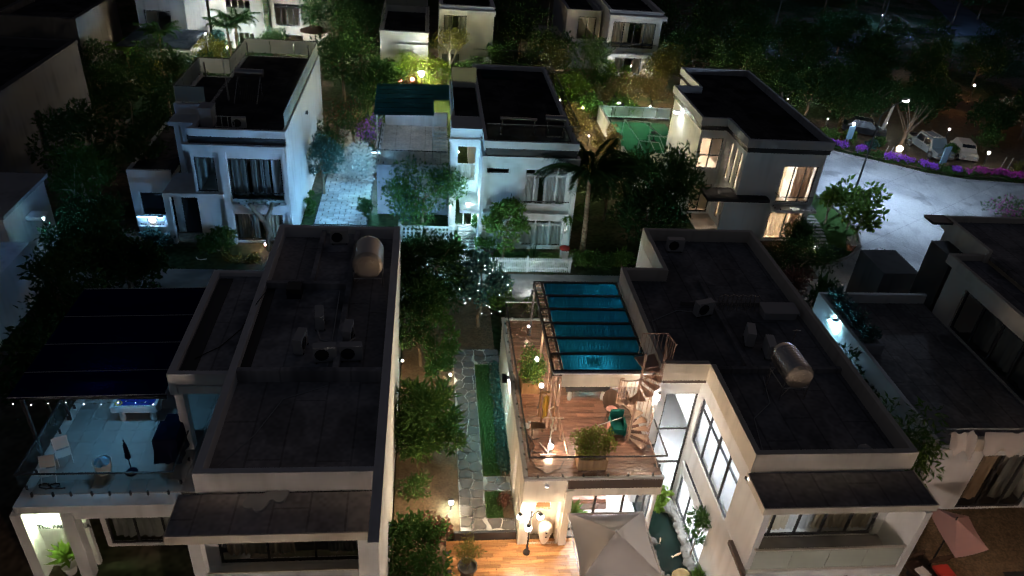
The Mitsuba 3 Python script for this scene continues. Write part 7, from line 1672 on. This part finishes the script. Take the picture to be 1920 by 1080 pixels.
t = thing('potted_plant', 'terracotta pot with white flowers at the kerb corner', 'plant'); pot(t, 29.4, 42.9, 0, .3, .5); r_ = np.random.default_rng(5); part(t, 'foliage', leaf_cloud(r_, [(29.4, 42.9, .7)], .35, 160, .2), 'petal_white')
GP = ((23.6, 35.2, 2.2, 1.0, 'leaf_dark', 'dark shrub left of three at the end of the paved gap'), (21.8, 36.2, 2.6, 1.3, 'leaf_red', 'dark red shrub at the corner of the black roof'), (26.8, 35.4, 1.4, .9, 'leaf_dark', 'dark clump on the low box by the road'), (22.0, 33.4, 1.6, .8, 'leaf_blue', 'small leaved shrub with white glints at the gap'))
for i, (x, y, h, r, lf, lab) in enumerate(GP): bush(x, y, lab, h, r, lf, 900, .22, 290 + i)
spiky(24.2, 36.6, 'broad dark banana like plant against the pale road', 2.6, .9, 12, 38, 'leaf_dark', name='banana_plant', cat='plant', w=.35); spiky(25.0, 36.2, 'thin dark sword plant against the pale road', 2.0, .6, 16, 39, 'leaf_dark')
for i in range(4): bush(21.0, 30.3 - 1.1 * i, ('farthest', 'second', 'third', 'nearest')[i] + ' teal leaved plant in the trough on the right terrace wall', .9, .5, 'leaf_blue', 330, .24, 300 + i, z0=3.95, aspect=.3)
tree(18.9, 25.6, 'dark leafy branch tree hanging over the cyan lit wall', 4.4, 1.3, 'leaf_dark', 800, .3, 40, trunk=.5, tr=.08)
tree(18.6, 19.9, 'drooping tree with warm lit leaf tips beside the pink parasol', 5.8, 1.7, 'leaf_light', 1900, .3, 41, trunk=.45, tr=.1, k=18, aspect=.25, droop=1.0)
tree(18.4, 22.6, 'dark tree in the gap right of the black roof', 4.6, 1.3, 'leaf_dark', 1500, .28, 42, k=14)
# hedge of bougainvillea along the road
HX = np.array([(34.0, 64.6), (36.9, 62.1), (40.3, 59.9), (43.6, 57.6), (46.6, 56.5), (51.8, 55.9), (57, 55.7), (62, 55.9)])
for i, (a_, b_) in enumerate(zip(HX[:-1], HX[1:])):
    r_ = np.random.default_rng(310 + i); L = np.linalg.norm(b_ - a_); k_ = int(L * 4); s_ = r_.random(k_)[:, None]
    p_ = a_ + (b_ - a_) * s_ + r_.normal(0, .28, (k_, 2)); p_ = np.c_[p_, np.full(k_, .42)]
    t = thing('flower_hedge', ('first', 'second', 'third', 'fourth', 'fifth', 'sixth', 'seventh')[i] + ' stretch from the left of the violet flower hedge along the kerb', 'hedge'); part(t, 'stem', MB().tube([(*a_, .15), (*b_, .15)], .05, 5), 'bark')
    part(t, 'foliage', leaf_cloud(r_, p_, .42, int(L * 330), .15, .8, .5, .4), 'leaf_mid')
    q_ = p_ + [0, 0, .22]; q_ = q_[(meshkit.noise(np.c_[q_[:, :2] * .6, 0 * q_[:, 0] + 3]) > .38)]
    if len(q_): part(t, 'blossom', leaf_cloud(r_, q_, .36, int(L * 260), .13, .6, .7, .4), ('petal_violet', 'petal_violet', 'petal_violet', 'petal_violet', 'petal_pink', 'petal_pink', 'petal_pink')[i])
bush(45.4, 48.9, 'round magenta flower bush at the right edge of the road', 1.5, 2.2, 'leaf_mid', 900, .18, 43, extra='petal_pink', k=24)
t = thing('tree', 'bare pale tree with upright branches behind the street lamp', 'tree'); m = MB().tube([(43.3, 61.4, 0), (43.6, 61.6, 1.6), (43.9, 62.0, 2.8)], [.2, .16, .13], 8); r_ = np.random.default_rng(8)
for i in range(11):
    a, e = i * 2.399, .75 + .6 * r_.random(); L = 1.5 + 1.5 * r_.random(); s = np.array([43.6 + .02 * i, 61.65, 1.6 + .11 * i]); d = np.array([math.cos(a) * math.cos(e), math.sin(a) * math.cos(e), math.sin(e)])
    m.tube([s, s + d * L * .5 + [.05, 0, .1], s + d * L + [0, 0, .3]], [.07, .045, .015], 5, False)
part(t, 'trunk', m, 'bark', True)
t = thing('tree', 'short pale palm stump trunk lit white at the upper right', 'tree'); put(t, MB().tube([(43.6, 65.4, 0), (43.9, 65.5, 1.6), (44.2, 65.7, 3.2)], [.2, .17, .12], 8), 'pale_bark', True)
BR = ((40.8, 61.8, .9, .75, 'leaf_blue', 'rounded grey green shrub behind the street lamp'), (42.0, 62.6, 1.0, .9, 'leaf_mid', 'green shrub behind the lantern in the hedge'), (47.6, 60.4, 1.5, .8, 'leaf_mid', 'leafy plant between the pickup and the cream car'), (52.5, 62.5, 2.4, 1.6, 'leaf_mid', 'dim green tree right of the cream car'), (39.6, 63.6, 1.3, .9, 'leaf_light', 'lit leafy shrub by the left blue sign'), (37.6, 63.9, 1.4, 1.0, 'leaf_light', 'bright leafy shrub at the villa corner by the road'))
for i, (x, y, h, r, lf, lab) in enumerate(BR): bush(x, y, lab, h, r, lf, 800, .2, 320 + i)
for i, (x, y, s_, lab) in enumerate(((52.6, 57.6, 1.7, 'yellow green arching plant leftmost at the right hedge'), (54.4, 58.2, 1.9, 'yellow green arching plant in the middle of the right hedge'), (56.2, 57.8, 1.6, 'yellow green arching plant rightmost at the right hedge'))): spiky(x, y, lab, s_, 1.1, 34, 330 + i, 'leaf_olive', w=.10, name='arching_plant', cat='plant')
globe_lamp(54.0, 57.0, 0, .5, 'warm lamp among the arching plants', 2.0, (1, .62, .34), .10, w=.6); globe_lamp(50.0, 58.6, 0, 1.3, 'pale bright lamp by the right stakes', 1.2, (.9, 1, .85), .14, w=.4); globe_lamp(48.6, 62.8, 0, 1.9, 'small pale lamp above the cream car', .9, (1, .9, .7), .09, w=.4)
tree(59.0, 66.0, 'tree with many white blossoms at the right edge', 4.2, 2.6, 'leaf_dark', 2200, .28, 44, extra='petal_white', k=18, trunk=.3)

one('drain_cover', 'round dark drain cover on the pale road', 'drain cover', MB().lathe([(.001, .012), (.36, .012), (.38, .0)], (31.9, 43.0, 0), 22), 'black_metal')
rng = np.random.default_rng(51); cl_ = lambda x, y, z: (x, y, z)
for pts_, lab in ((((-6.0, 16.6, 6.92), (-5.2, 17.9, 6.92), (-4.6, 19.6, 6.92), (-3.2, 20.3, 6.93)), 'thin cable across the front sunken roof of the left villa'), (((11.2, 17.0, 6.82), (11.5, 18.6, 6.82), (12.4, 19.4, 6.82), (12.7, 20.9, 6.85)), 'thin cable running to the tank on the black right roof'), (((9.2, 22.0, 6.84), (9.3, 24.4, 6.84), (10.6, 25.2, 6.84), (11.4, 25.0, 6.9)), 'thin cable to the back air conditioner on the black roof')):
    one('cable', lab, 'cable', MB().tube(pts_, .02, 5), 'unit_white', True)

NR = ((41.5, 69.0, 3.6, 2.0), (45.5, 70.5, 4.2, 2.2), (49.5, 69.5, 3.8, 2.0), (53.0, 72.0, 4.4, 2.4), (46.5, 76.0, 4.8, 2.4), (51.5, 84.5, 5.2, 2.6), (57.0, 80.5, 4.8, 2.4), (36.0, 74.8, 4.4, 2.0), (35.0, 80.5, 5.4, 2.4), (43.0, 89.0, 6.0, 2.6), (48.5, 90.5, 5.8, 2.8), (58.0, 92.5, 5.6, 2.6), (55.5, 66.5, 3.4, 1.8), (66.0, 84.5, 5.2, 2.8), (38.0, 86.5, 5.4, 2.2), (63.5, 71.0, 3.8, 2.0))
ORD = ('first', 'second', 'third', 'fourth', 'fifth', 'sixth', 'seventh', 'eighth', 'ninth', 'tenth', 'eleventh', 'twelfth', 'thirteenth', 'fourteenth', 'fifteenth', 'sixteenth')
NR = sorted(NR, key=lambda q: q[0] / (q[1] + 12))
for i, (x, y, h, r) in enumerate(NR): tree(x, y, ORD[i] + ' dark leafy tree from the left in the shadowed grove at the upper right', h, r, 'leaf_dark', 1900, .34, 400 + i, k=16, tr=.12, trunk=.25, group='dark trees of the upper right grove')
